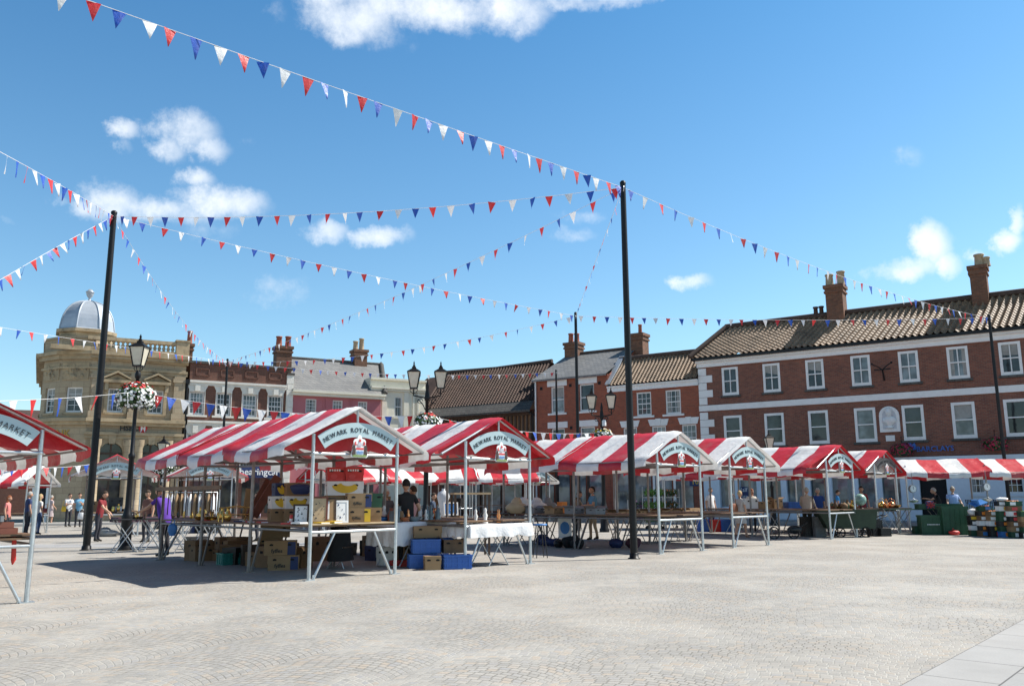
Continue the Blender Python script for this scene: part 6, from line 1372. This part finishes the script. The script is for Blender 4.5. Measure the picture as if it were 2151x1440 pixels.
for k, (o_, n_, lb, g_) in enumerate(((row2_objs[1].location, 7, 'dark box heaped under the stall behind the walking sticks', 'dark boxes of the second row'), (row2_objs[2].location, 7, 'dark box heaped under the stall behind the black shirted man', 'dark boxes of the second row stall'), (row2_objs[3].location, 7, 'dark box heaped under the stall behind the white cloth table', 'dark boxes of the second row end'))):  # dark boxes added as a dark backdrop in the second row
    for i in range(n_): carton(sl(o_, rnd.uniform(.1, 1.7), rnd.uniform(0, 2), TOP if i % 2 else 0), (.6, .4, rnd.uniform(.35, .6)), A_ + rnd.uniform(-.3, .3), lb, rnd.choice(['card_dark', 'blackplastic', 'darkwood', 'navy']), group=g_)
# chair with a black coat
q = gnd(715, 1192); t = thing('folding_chair', 'metal folding chair with black coat hung over it under the front counter', 'chair', (q.x, q.y, 0), A_ + .5)
m = MB(); m.box((0, 0, .44), (.4, .4, .03)); m.build('seat', M['darkwood'], t)
for s in (-1, 1):
    m = MB(); m.tube([(s * .2, -.2, 0), (s * .19, .18, .86)], .012, 6); m.build('leg', M['galv'], t); m = MB(); m.tube([(s * .2, .22, 0), (s * .2, -.15, .44)], .012, 6); m.build('leg', M['galv'], t)
m = MB(); m.box((0, .17, .78), (.38, .02, .16)); m.build('backrest', M['darkwood'], t)
m = MB(); n = 18
m.lathe((0, 0, .16), [(.40, 0), (.36, .15), (.30, .35), (.26, .6), (.2, .72), (.05, .76)], n, 0, sy=.62)
o = m.build('coat', M['black_cloth']); o.location = (q.x, q.y, 0); o.rotation_euler.z = A_ + .5
for v_ in o.data.vertices: k = 1 + .16 * noise.noise((v_.co.x * 6, v_.co.y * 6, v_.co.z * 2)); v_.co.x *= k; v_.co.y *= k
tag(o, 'black coat draped over the folding chair', 'coat')
# folding tables to the left of the big stall
for i, (px, py, lb) in enumerate(((290, 1158, 'folding table with crossed metal legs nearest the lamp post, dark cloth top'), (345, 1152, 'folding table with crossed legs where the purple shirted man leans'), (402, 1160, 'folding table with crossed legs beside the corner of the big stall'), (450, 1140, 'folding table with crossed legs behind the teal crates'))):
    q = gnd(px, py); xtable((q.x, q.y), 1.5, .62, .92, A_ - .1 + .12 * i, lb, 'black_cloth', pairs=2)
    for k in range(5):
        b = Vector((q.x, q.y, .92)) + Vector((rnd.uniform(-.5, .5), rnd.uniform(-.22, .22), 0)); lathe_thing('trinket', 'small dark metal trinket on the crossed leg tables', 'trinket', b, rnd.choice([BOWL, JAR, FIG, VASE]), rnd.choice(['blackplastic', 'brass', 'darkwood']), 10, group='trinkets on the folding tables', sc=.7)
q = gnd(300, 1150); drape((q.x + .2, q.y + .1), 2.2, .7, .925, .14, A_ - .05, 'dark purple cloth along the crossed leg tables', 'purple_cloth', 4)
q = at_dist(362, 1115, 22); m = MB(); slump(m, .13, .07, .14, 3.1); m.tube([(-.05, 0, .25), (-.03, 0, .38), (.03, 0, .38), (.05, 0, .25)], .01, 5); o = m.build('carrier_bag', M['arms_blue']); o.location = (q.x, q.y, .62); tag(o, 'bright blue carrier bag hanging under the tables', 'bag')
# iron bench or stool scroll work under table
# clothes rail behind
q = at_dist(398, 1095, 33); t = thing('clothes_rail', 'rail of pale shirts and a tan coat in front of the brown brick house', 'clothes rail', (q.x, q.y, 0), R_(10))
m = MB(); m.tube([(-.9, 0, 0), (-.9, 0, 1.7), (.9, 0, 1.7), (.9, 0, 0)], .02, 6); m.build('rail', M['galv'], t)
for i in range(11):
    m = MB(); m.lathe((-.78 + .155 * i, 0, .65), [(.06, 0), (.07, .5), (.06, .85), (.02, 1.0)], 8, sy=3.2); m.build('garment', M[rnd.choice(['white_cloth', 'grey', 'white_cloth', 'card', 'china'])], t)
# stall before the bank: loaded counter
q = sl(row2_objs[0].location, 0, 0, 0)
for i in range(10):
    s = .15 + 1.6 * rnd.random(); r = .1 + .5 * rnd.random(); lathe_thing('bric_a_brac', 'small bric a brac piece on the stall before the bank', 'bric-a-brac', sl(q, s, r, TOP), rnd.choice([VASE, JAR, BOTTLE, BOWL]), rnd.choice(['china', 'blackplastic', 'brass', 'glass', 'card_dark']), 10, group='bric-a-brac on the bank stall')
for s, r, h, mt, lb in ((.5, .5, .4, 'card_dark', 'dark box on the counter of the stall before the bank'), (1.2, .6, .55, 'blackplastic', 'tall black case on the counter of the stall before the bank')): carton(sl(q, s, r, TOP), (.55, .35, h), A_, lb, mt)
m = MB(); m.bb(.0, W_, .0, .75, .955, .984); o = m.build('counter_board', M['darkwood']); o.location = q; o.rotation_euler.z = A_; tag(o, 'dark board across the front of the stall before the bank', 'board')
m = MB(); slump(m, .6, .28, .13, 4.4); slump(m, .3, .3, .18, 1.2); o = m.build('dust_sheet', M['grey']); o.location = sl(q, .8, .2, 0); tag(o, 'bundled grey dust sheet under the stall before the bank', 'sheet')
# --- left edge stall
for i, (s, r, z_, lb, w) in enumerate(((1.45, .5, TOP, 'reddish wooden tray on the left edge stall, lowest', .6), (1.42, .52, TOP + .09, 'reddish wooden tray on the left edge stall, on top', .55), (1.35, .5, TOP + .18, 'flat grey box lid on the wooden trays', .4))):
    m = MB(); m.bb(-w / 2, w / 2, -.25, .25, 0, .015); 
    for s_ in (-1, 1): m.bb(-w / 2, w / 2, s_ * .25 - .01, s_ * .25 + .01, 0, .085); m.bb(s_ * w / 2 - .01, s_ * w / 2 + .01, -.24, .24, 0, .085)
    m.bb(-w / 2 + .02, w / 2 - .02, -.23, .23, .06, .075)
    o = m.build('wooden_tray', M['redwood' if i < 2 else 'grey']); o.location = sl(OZ, s, r, z_); o.rotation_euler.z = A_; tag(o, lb, 'tray')
m = MB(); m.bb(.9, W_ + .05, .1, .85, .955, .984); o = m.build('counter_board', M['wood']); o.location = sl(OZ, 0, 0, 0); o.rotation_euler.z = A_; tag(o, 'thick brown board under the trays of the left edge stall', 'board')
m = MB(); m.tube([(0, 0, 0), (.02, 0, -.35), (.0, .02, -.42)], [.03, .035, .01], 6); o = m.build('cloth_strap', M['red']); o.location = sl(OZ, 1.75, .4, .95); tag(o, 'red strap hanging from the left edge stall counter', 'strap')
# --- second stall: cloth table, glassware, crates
pt = sl(OB, .98, .32); t = xtable((pt.x, pt.y), 1.75, .7, .9, A_, 'folding table under the white cloth at the second stall', 'ply', pairs=1)
drape((pt.x, pt.y), 1.8, .76, .9, .27, A_, 'crumpled white cloth on the table under the second stall gable', 'white_cloth', 2)
for s, lb, pr, mt, sc in ((.62, 'green and white china figurine at the left of the white cloth', FIG, 'china', 1.1), (.9, 'white china lady figurine in the middle of the white cloth', FIG, 'china', 1.2), (1.3, 'orange brown china figurine at the right of the white cloth', FIG, 'copper', 1.1)): lathe_thing('figurine', lb, 'figurine', sl(OB, s, .4, .912), pr, mt, 12, sc=sc)
pt = sl(OB, -.1, 1.75); xtable((pt.x, pt.y), 1.9, .8, .95, A_ + .2, 'table of glassware beside the man in the black shirt', 'ply'); drape((pt.x, pt.y), 1.95, .85, .95, .5, A_ + .2, 'pale pink cloth hanging from the glassware table', 'white_cloth', 6)
for i in range(40):
    b = pt + SU * rnd.uniform(-.8, .85) + SV * rnd.uniform(-.3, .3); b.z = .962; lathe_thing('glass_vase', 'glass or china piece on the crowded glassware table', 'glassware', b, rnd.choice([VASE, BOTTLE, JAR, FIG, BOWL]), rnd.choice(['china', 'glass_pale', 'glass_pale', 'card_dark', 'arms_blue', 'copper', 'glass_pale', 'pot']), 10, group='glassware on the cloth table', sc=rnd.uniform(.8, 1.3))
q = at_dist(988, 1100, 22.5); t = thing('shelf_unit', 'open wooden shelf unit standing behind the white cloth table', 'shelf', (q.x, q.y, 0), A_ - .4)
m = MB(); m.bb(-.5, .5, -.2, .2, 1.55, 1.6); m.build('top', M['ply'], t); m = MB(); m.bb(-.46, .46, -.18, .18, .9, .93); m.build('shelf', M['wood'], t)
for s in (-1, 1):
    for y in (-.17, .17): m = MB(); m.box((s * .46, y, .775), (.05, .05, 1.55)); m.build('leg', M['darkwood'], t)
q = at_dist(931, 1060, 26); m = MB(); m.lathe((0, 0, 0), [(.2, 0), (.03, .03), (.025, .9), (.12, .95), (.16, 1.1), (.13, 1.25), (.19, 1.5), (.16, 1.62), (.05, 1.68), (.05, 1.74)], 14, sy=.7); o = m.build('dress_form', M['white_cloth']); o.location = (q.x, q.y, 0); tag(o, 'white dressmaker dummy behind the glassware table', 'dummy')
q = at_dist(948, 1062, 23.5); picture((q.x, q.y, 1.0), A_ - .5, .4, .36, 'small bright blue seascape standing among the glassware', 'white_card', 'arms_blue', 'white_card')
for px, py, z_, lb in ((883, 1194, 0, 'blue folding crate on the ground, left of three'), (905, 1194, 0, None), (957, 1196, 0, 'blue folding crate on the ground beside the second stall post'), (890, 1194, .31, 'blue folding crate stacked behind the man in black'), (918, 1190, .31, 'blue folding crate stacked under the cardboard box')):
    if lb is None: continue
    q = gnd(px, py); crate((q.x, q.y + .3, z_), (.58, .38, .29), A_ - .5, 'blue', lb)
q = gnd(907, 1196); carton((q.x, q.y + .05, 0), (.32, .3, .27), A_ - .5, 'brown box wedged between the blue crates')
q = gnd(890, 1190); carton((q.x + .05, q.y + .1, .62), (.6, .36, .24), A_ - .5, 'long brown box on top of the blue crates')
q = gnd(948, 1192); carton((q.x, q.y + .3, .3), (.44, .36, .28), A_ - .5, 'open brown box on the right blue crate', 'wood', open_=True)
q = at_dist(810, 1190, 19.5); carton((q.x, q.y, 0), (.3, .3, .4), A_, 'small white box under the counter by the black shirted man', 'white_card'); carton((q.x + .4, q.y - .1, 0), (.5, .3, .12), A_, 'flat red box on the ground beside the small white box', 'red')
q = at_dist(1134, 1105, 21.5); t = thing('stool', 'small stool with bright blue seat at the end of the white cloth', 'stool', (q.x, q.y, 0), .3)
m = MB(); m.lathe((0, 0, .78), [(.02, 0), (.18, 0), (.18, .04), (.02, .045)], 16); m.build('seat', M['arms_blue'], t)
for a in range(4): m = MB(); c, s = math.cos(a * 1.571 + .785), math.sin(a * 1.571 + .785); m.tube([(.1 * c, .1 * s, .78), (.2 * c, .2 * s, 0)], .012, 6); m.build('leg', M['blackplastic'], t)
q = at_dist(1187, 1108, 26); picture((q.x, q.y, .25), A_ - .7, .4, .62, 'white board with a round blue emblem under the third stall', 'white_card', 'white_card', 'arms_blue', .15, 1)
# --- third stall back counter
for i in range(9): carton(sl(OC, .2 + .42 * (i % 2), 2.4 + .42 * i, TOP), (.4, .38, .16), A_ + rnd.uniform(-.1, .1), 'shallow box of books along the back counter of the third stall', rnd.choice(['card', 'card_dark', 'grey']), open_=True, name='book_box', group='book boxes on the third stall')
for i in range(16): book(sl(OC, .2 + .55 * rnd.random(), 2.3 + 3.6 * rnd.random(), TOP + .1), A_ + rnd.uniform(-.5, .5), 'paperback lying on the book boxes of the third stall', rnd.choice(['arms_red', 'navy', 'white_card', 'blackplastic', 'card', 'arms_green']), (.12, .18, .03), 'paperbacks on the third stall')
q = at_dist(1181, 1075, 26.5); m = MB(); m.bb(-.12, .12, -.1, .1, 0, .34); m.bb(-.55, -.13, -.15, .15, 0, .12); o = m.build('yellow_box', M['orange']); o.location = (q.x, q.y, TOP); o.rotation_euler.z = A_; tag(o, 'yellow upright box with orange tray beside the book trays', 'box')
for px, D, lb, mt in ((1100, 27, 'grey sack slumped on the far counter behind the second stall', 'china'), (1150, 28, 'lilac grey sack behind the third stall', 'grey'), (1128, 27.5, 'cream sack on the far counter', 'white_cloth'), (1085, 26.5, 'pale folded bundle beside the shelf unit', 'ply')):
    q = at_dist(px, 1070, D); m = MB(); slump(m, .36, .24, .17, px * .3); slump(m, .2, .18, .24, px * .7); o = m.build('sack', M[mt]); o.location = (q.x, q.y, TOP); tag(o, lb, 'sack')
q = at_dist(1120, 1080, 27.3); xtable((q.x, q.y), 3.4, .8, TOP, A_ - .3, 'long dark table behind the second stall, carrying sacks', 'darkwood', pairs=4, legm='galv_dark')
# --- plant trolley
for i, (px, D, hgt_, lb) in enumerate(((1375, 40, 1.9, 'tall trolley of bright green pot plants behind the third stall'), (1405, 41, 1.8, 'trolley of dark shrubs and orange flowers beside the green plants'), (1343, 41, 1.3, 'low trolley of lilac flowers left of the green plants'))):
    q = at_dist(px, 1090, D); t = thing('plant_trolley', lb, 'trolley', (q.x, q.y, 0), R_(20)); m = MB()
    for x in (-.45, .45):
        for y in (-.25, .25): m.tube([(x, y, .1), (x, y, hgt_)], .016, 5)
    for z_ in (.25, .85, 1.4): 
        if z_ < hgt_ - .2: m.bb(-.47, .47, -.27, .27, z_, z_ + .025)
    m.build('frame', M['galv'], t)
    for x in (-.42, .42): m = MB(); m.tube([(x, -.03, .06), (x, .03, .06)], .06, 10); m.build('wheel', M['blackplastic'], t)
    for z_ in (.28, .88, 1.43):
        if z_ > hgt_ - .2: continue
        for j in range(4):
            f = MB(); c = Vector((-.36 + .24 * j, 0, z_ + .2))
            for k in range(130):
                d = Vector((rnd.gauss(0, 1), rnd.gauss(0, 1), rnd.gauss(0, 1))).normalized(); pp = c + Vector((d.x * .17, d.y * .2, d.z * .22)) * rnd.uniform(.5, 1); s = .045; a = d.orthogonal().normalized(); b = d.cross(a); th = rnd.random() * 6.3; a, b = a * math.cos(th) + b * math.sin(th), b * math.cos(th) - a * math.sin(th)
                f.add([pp - a * s, pp + b * s * .5, pp + a * s, pp - b * s * .5], [(0, 1, 2, 3)], 1 if rnd.random() < (.35 if i == 2 else .12 if i == 1 else 0) else 0)
            f.build('pot_plant', [M['leaf_bright' if i == 0 else 'leaf'], M['petal_purple' if i == 2 else 'orange']], t)
# --- fourth and fifth stalls
for i in range(8): carton(sl(OD, -1.2 + .55 * i, 3.3 + .05 * (i % 2), TOP - .1), (.5, .4, .13), A_, 'shallow brown tray on the low table behind the fourth stall', 'card', open_=True, name='seed_tray', group='trays behind the fourth stall')
t_ = sl(OD, .7, 3.3); xtable((t_.x, t_.y), 4.6, .7, TOP - .1, A_, 'long low table of trays behind the fourth stall', 'darkwood', pairs=4, legm='galv_dark')
for px, D, s, mt, lb in ((1574, 34.5, (.6, .4, .38), 'white_card', 'white and brown printed box behind the woman with the bag'), (1602, 34.8, (.62, .4, .26), 'card', 'open brown box right of the printed box'), (1630, 35, (.4, .35, .36), 'card', 'tall brown carton left of the blue tub')):
    q = at_dist(px, 1065, D); carton((q.x, q.y, TOP), s, A_ - .4, lb, mt, open_=mt == 'card')
q = at_dist(1665, 1066, 35.2); crate((q.x, q.y, TOP), (.58, .4, .24), A_ - .5, 'blue', 'blue tub on the counter beside the tall carton')
b_ = sl(OE, -1.6, 2.2); xtable((at_dist(1620, 1100, 35).x, at_dist(1620, 1100, 35).y), 4.4, .8, TOP, R_(10), 'long bare wooden table between the fourth and fifth stalls', 'wood', pairs=3)
for i, (px, mt, lb) in enumerate(((1480, 'blue', 'blue bin under the table, left of the red bin'), (1503, 'red', 'red bin under the table of trays'), (1526, 'blue', 'blue bin under the table, right of the red bin'))): q = at_dist(px, 1112, 37); crate((q.x, q.y, 0), (.5, .4, .5), R_(10), mt, lb, 'storage_bin', cat='bin')
for i, (px, z_, lb) in enumerate(((1697, 0, 'black crate on the ground below the man in beige'), (1719, 0, 'grey mesh crate on the ground right of the black one'), (1697, .36, 'black crate stacked below the man in beige'), (1719, .36, 'grey mesh crate stacked on the other one'))): q = at_dist(px, 1118, 33.4); crate((q.x, q.y, z_), (.42, .36, .35), A_ - .5, 'blackplastic' if i % 2 == 0 else 'grey', lb)
# green barrow
q = at_dist(1778, 1110, 33.4); t = thing('barrow', 'dark green canvas sided market barrow beside the fifth stall', 'barrow', (q.x, q.y, 0), R_(-4))
m = MB(); m.add([(-1.1, -.4, .95), (1.0, -.4, .95), (.9, -.4, .3), (-.75, -.4, .3), (-1.1, .4, .95), (1.0, .4, .95), (.9, .4, .3), (-.75, .4, .3)], [(0, 1, 2, 3)[::-1], (4, 5, 6, 7), (0, 3, 7, 4), (1, 5, 6, 2), (3, 2, 6, 7)]); m.bb(-1.13, 1.03, -.43, -.4, .9, .97); m.build('body', M['olive'], t)
m = MB()
for x in (-.5, .7): m.tube([(x - .25, -.38, .3), (x - .1, -.38, .12), (x + .1, -.38, .12), (x + .25, -.38, .3)], .02, 6)
m.build('undercarriage', M['black_iron'], t)
for x in (-.35, .55):
    for y in (-.42, .42):
        m = MB(); m.tube([(x + .17 * math.cos(a), y, .17 + .17 * math.sin(a)) for a in [k * .3927 for k in range(17)]], .022, 6, caps=False); 
        for k in range(6): m.tube([(x, y, .17), (x + .16 * math.cos(k * 1.047), y, .17 + .16 * math.sin(k * 1.047))], .008, 4)
        m.build('wheel', M['black_iron'], t)
m = MB(); m.tube([(1.0, -.3, .6), (1.35, -.3, .75), (1.35, .3, .75), (1.0, .3, .6)], .02, 6); m.build('handle', M['black_iron'], t)
q = at_dist(1648, 1115, 31.5); t = thing('wheelbarrow', 'black hand truck with spoked wheels lying under the long wooden table', 'hand truck', (q.x, q.y, 0), .2)
for x in (-.4, .35):
    m = MB(); m.tube([(x + .2 * math.cos(a), 0, .2 + .2 * math.sin(a)) for a in [k * .3927 for k in range(17)]], .025, 6, caps=False); 
    for k in range(6): m.tube([(x, 0, .2), (x + .19 * math.cos(k * 1.047), 0, .2 + .19 * math.sin(k * 1.047))], .008, 4)
    m.build('wheel', M['blackplastic'], t)
m = MB(); m.tube([(-.4, 0, .2), (.35, 0, .25), (.9, 0, .55)], .02, 6); m.ball((.45, .1, .3), (.3, .16, .14)); m.build('frame', M['blackplastic'], t)
# goods on the fifth and sixth stalls
for i in range(16):
    q = at_dist(1738 + 60 * rnd.random(), 1066, 34.8 + rnd.uniform(-.3, .4)); lathe_thing('pot', 'small pot or jar crowded on the fifth stall', 'pot', (q.x, q.y, TOP - .02), rnd.choice([VASE, JAR, KETTLE, BOWL]), rnd.choice(['wood', 'darkwood', 'copper', 'green', 'card_dark', 'brass', 'pot']), 10, group='pots on the fifth stall', sc=1.15)
xtable((at_dist(1770, 1100, 34.8).x, at_dist(1770, 1100, 34.8).y), 2.6, .9, TOP - .02, R_(0), 'table of pots behind the green barrow', 'darkwood')
q = at_dist(1808, 1065, 34.6); t = thing('globe', 'pale green desk globe on the table behind the barrow', 'globe', (q.x, q.y, TOP), 0); m = MB(); m.lathe((0, 0, 0), [(.13, 0), (.03, .04), (.02, .12)], 12); m.build('stand', M['darkwood'], t); m = MB(); m.ball((0, 0, .32), .22, 0, 18, 12); m.build('ball', M['teal'] if False else mat('globe_map', (.25, .42, .36), .4, var=.5, scale=9), t)
for i, (px, D, pr, mt, lb) in enumerate(((1853, 36.2, KETTLE, 'brass', 'brass kettle at the left of the last stall counter'), (1862, 36.0, VASE, 'copper', 'tall copper jug in the middle of the last stall counter'), (1873, 36.3, KETTLE, 'copper', 'copper kettle on the last stall counter'), (1884, 36.3, BOWL, 'brass', 'brass dish at the right end of the last stall counter'), (1838, 36, JAR, 'grey', 'grey lidded can left of the copperware'))): q = at_dist(px, 1066, D); lathe_thing('kettle' if pr is KETTLE else 'jug', lb, 'metalware', (q.x, q.y, TOP), pr, mt, 14, KH if pr is KETTLE else None, sc=1.2)
q = at_dist(1866, 1100, 36.2); xtable((q.x, q.y), 1.6, .7, TOP, R_(5), 'small table carrying the copperware at the last stall', 'darkwood', pairs=1)
for px, z_, lb in ((1838, 0, 'black crate on the ground left of the last stall posts'), (1855, 0, 'second black crate on the ground under the copperware'), (1838, .3, 'black crate stacked beside the green barrow')): q = at_dist(px, 1118, 34.2); crate((q.x, q.y, z_), (.42, .36, .29), A_ - .5, 'blackplastic', lb)
# --- greengrocer at the right
for px, py, lb in ((1917, 1026, 'round dial hanging scale left of the greengrocer counter'), (2072, 1022, 'round dial hanging scale above the fruit crates')):
    q = at_dist(px, py, 37.6); t = thing('hanging_scale', lb, 'scale', q, R_(10)); m = MB(); m.tube([(0, .06, 0), (0, -.04, 0)], .155, 20); m.tube([(0, 0, .15), (0, 0, .62)], .012, 5); m.tube([(0, 0, -.15), (0, 0, -.4)], .01, 5); m.build('case', M['grey'], t)
    m = MB(); m.tube([(0, -.041, 0), (0, -.046, 0)], .135, 20); d = m.build('dial', M['white_card'], t); m = MB(); m.bb(-.008, .008, -.052, -.047, -.03, .1)
    for k in range(12): a = k * .5236; m.box((.115 * math.sin(a), -.049, .115 * math.cos(a)), (.012, .004, .012))
    m.build('pointer', M['print_black'], d); m = MB(); m.lathe((0, 0, -.55), [(.02, 0), (.15, .03), (.19, .1)], 14); m.tube([(-.18, 0, -.46), (0, 0, -.38), (.18, 0, -.46)], .008, 4); m.build('pan', M['galv'], t)
GC = [(1955, 0, 'green'), (2020, 0, 'green'), (1985, 0, 'green'), (1955, .42, 'green'), (2020, .42, 'green'), (2030, 0, 'green')]
q0 = at_dist(1985, 1110, 37.2); xtable((q0.x, q0.y + .4), 4.2, .8, .93, R_(-8), 'greengrocer counter under green sheeting', 'green', pairs=3, legm='galv_dark')
for i, (px, z_, s, mt, lb) in enumerate(((1957, 0, (.85, .5, .72), 'green', 'tall dark green crate with pale lettering below the man in black'), (2004, 0, (.9, .5, 1.05), 'green', 'tallest green crate in front of the man in pale blue'), (2024, 0, (.6, .4, .62), 'teal', 'blue green crate on the ground right of the tallest green one'), (1935, 0, (.55, .4, .3), 'green', 'low green crate at the left of the greengrocer'), (1976, .93, (1.6, .5, .2), 'green', 'long green tray on the greengrocer counter'))):
    q = at_dist(px, 1112, 36.2 + .1 * i if z_ == 0 else 37); o = crate((q.x, q.y, z_), s, R_(-8), mt, lb)
    if i == 0: m = MB(); [m.bb(-.22 + .05 * q_, -.19 + .05 * q_, -s[1] / 2 - .022, -s[1] / 2 - .017, s[2] * .5, s[2] * .5 + .04) for q_ in range(9)]; m.build('pale_print', M['white_card'], o)
q = at_dist(1944, 1062, 37); m = MB(); m.lathe((0, 0, 0), [(.02, 0), (.22, .02), (.24, .15), (.2, .28), (.02, .3)], 4, 0, .785, False, sy=.4); o = m.build('cushion', M['navy']); o.location = (q.x, q.y - .35, .94); tag(o, 'union flag cushion on the greengrocer counter', 'cushion')
m = MB(); m.bb(-.16, .16, -.085, -.075, .12, .17); m.bb(-.025, .025, -.085, -.075, .03, .27); 
for s in (-1, 1): m.box((0, -.078, .145), (.36, .006, .03), 0, ry=s * .7)
m.build('flag_print', [M['red']], o)
q = at_dist(2003, 1108, 35.8); m = MB(); slump(m, .22, .16, .09, 8.8); m.tube([(-.1, 0, .12), (-.02, 0, .26), (.08, 0, .12)], .012, 5); o = m.build('carrier_bag', M['red']); o.location = (q.x, q.y, 0); tag(o, 'bright red bag lying on the ground by the green crates', 'bag')
cols = [(2050, ['green', 'white_card', 'blackplastic', 'blackplastic']), (2069, ['card_dark', 'blackplastic', 'white_card', 'card_dark', 'blackplastic', 'green']), (2090, ['blackplastic', 'blackplastic', 'white_card', 'card', 'card_dark']), (2112, ['arms_blue', 'green', 'blackplastic', 'green', 'green', 'white_card', 'blackplastic']), (2134, ['green', 'card', 'card_dark', 'blackplastic', 'white_card', 'card_dark', 'green']), (2158, ['blackplastic', 'green', 'card_dark', 'card', 'green'])]
ORD = ['bottom', 'second', 'third', 'fourth', 'fifth', 'sixth', 'seventh']; CN = {'card': 'brown', 'card_dark': 'dark brown', 'white_card': 'white', 'blackplastic': 'black', 'arms_blue': 'pale blue', 'green': 'green', 'orange': 'orange', 'red': 'red'}
SN = ['leftmost fruit crate stack', 'second fruit crate stack from the left', 'third fruit crate stack from the left', 'fruit crate stack just right of the bunting pole', 'fruit crate stack beside the picture edge', 'fruit crate stack cut by the right edge']
for ci, (px, ms) in enumerate(cols):
    q = at_dist(px, 1112, 35.6 - .25 * ci); z_ = 0
    for k, mt in enumerate(ms):
        h = .17 if k else .2; cr_ = crate((q.x + rnd.uniform(-.02, .02), q.y + rnd.uniform(-.02, .02), z_), (.42, .34, h), R_(-8) + rnd.uniform(-.05, .05), mt, '%s crate, %s up in the %s' % (CN[mt], ORD[k], SN[ci]), 'fruit_crate', rnd.choice(['orange', 'leaf_bright', 'red']) if k == len(ms) - 1 else None, 'stacked fruit crates'); lm = MB(); x_ = rnd.uniform(-.1, .1); lm.bb(x_ - .09, x_ + .09, -.196, -.1885, h * .2, h * .82); lm.build('paper_label', M[rnd.choice(['white_card', 'white_card', 'orange', 'arms_blue', 'arms_red', 'yellow'])], cr_); z_ += h + .004
    top_ = z_
    if ci == 0: m = MB(); slump(m, .24, .18, .13, 5.5); o = m.build('carrier_bag', M['white_cloth']); o.location = (q.x, q.y, z_ - .02); tag(o, 'white carrier bag on the leftmost fruit crate stack', 'bag')
    if ci == 1: m = MB(); m.box((0, 0, .1), (.5, .4, .02), 0, ry=-.3, rx=.3); m.box((-.1, 0, .12), (.06, .38, .2), 0, ry=-.3); o = m.build('plastic_lid', M['arms_blue']); o.location = (q.x - .15, q.y, z_); tag(o, 'tilted bright blue lid on the second fruit crate stack', 'lid')  # the tilted blue piece is a plastic crate lid
    if ci == 3: m = MB(); slump(m, .23, .17, .07, 6.5); o = m.build('paper_pile', M['white_card']); o.location = (q.x, q.y, z_ - .02); tag(o, 'pile of white paper on the stack right of the pole', 'paper')
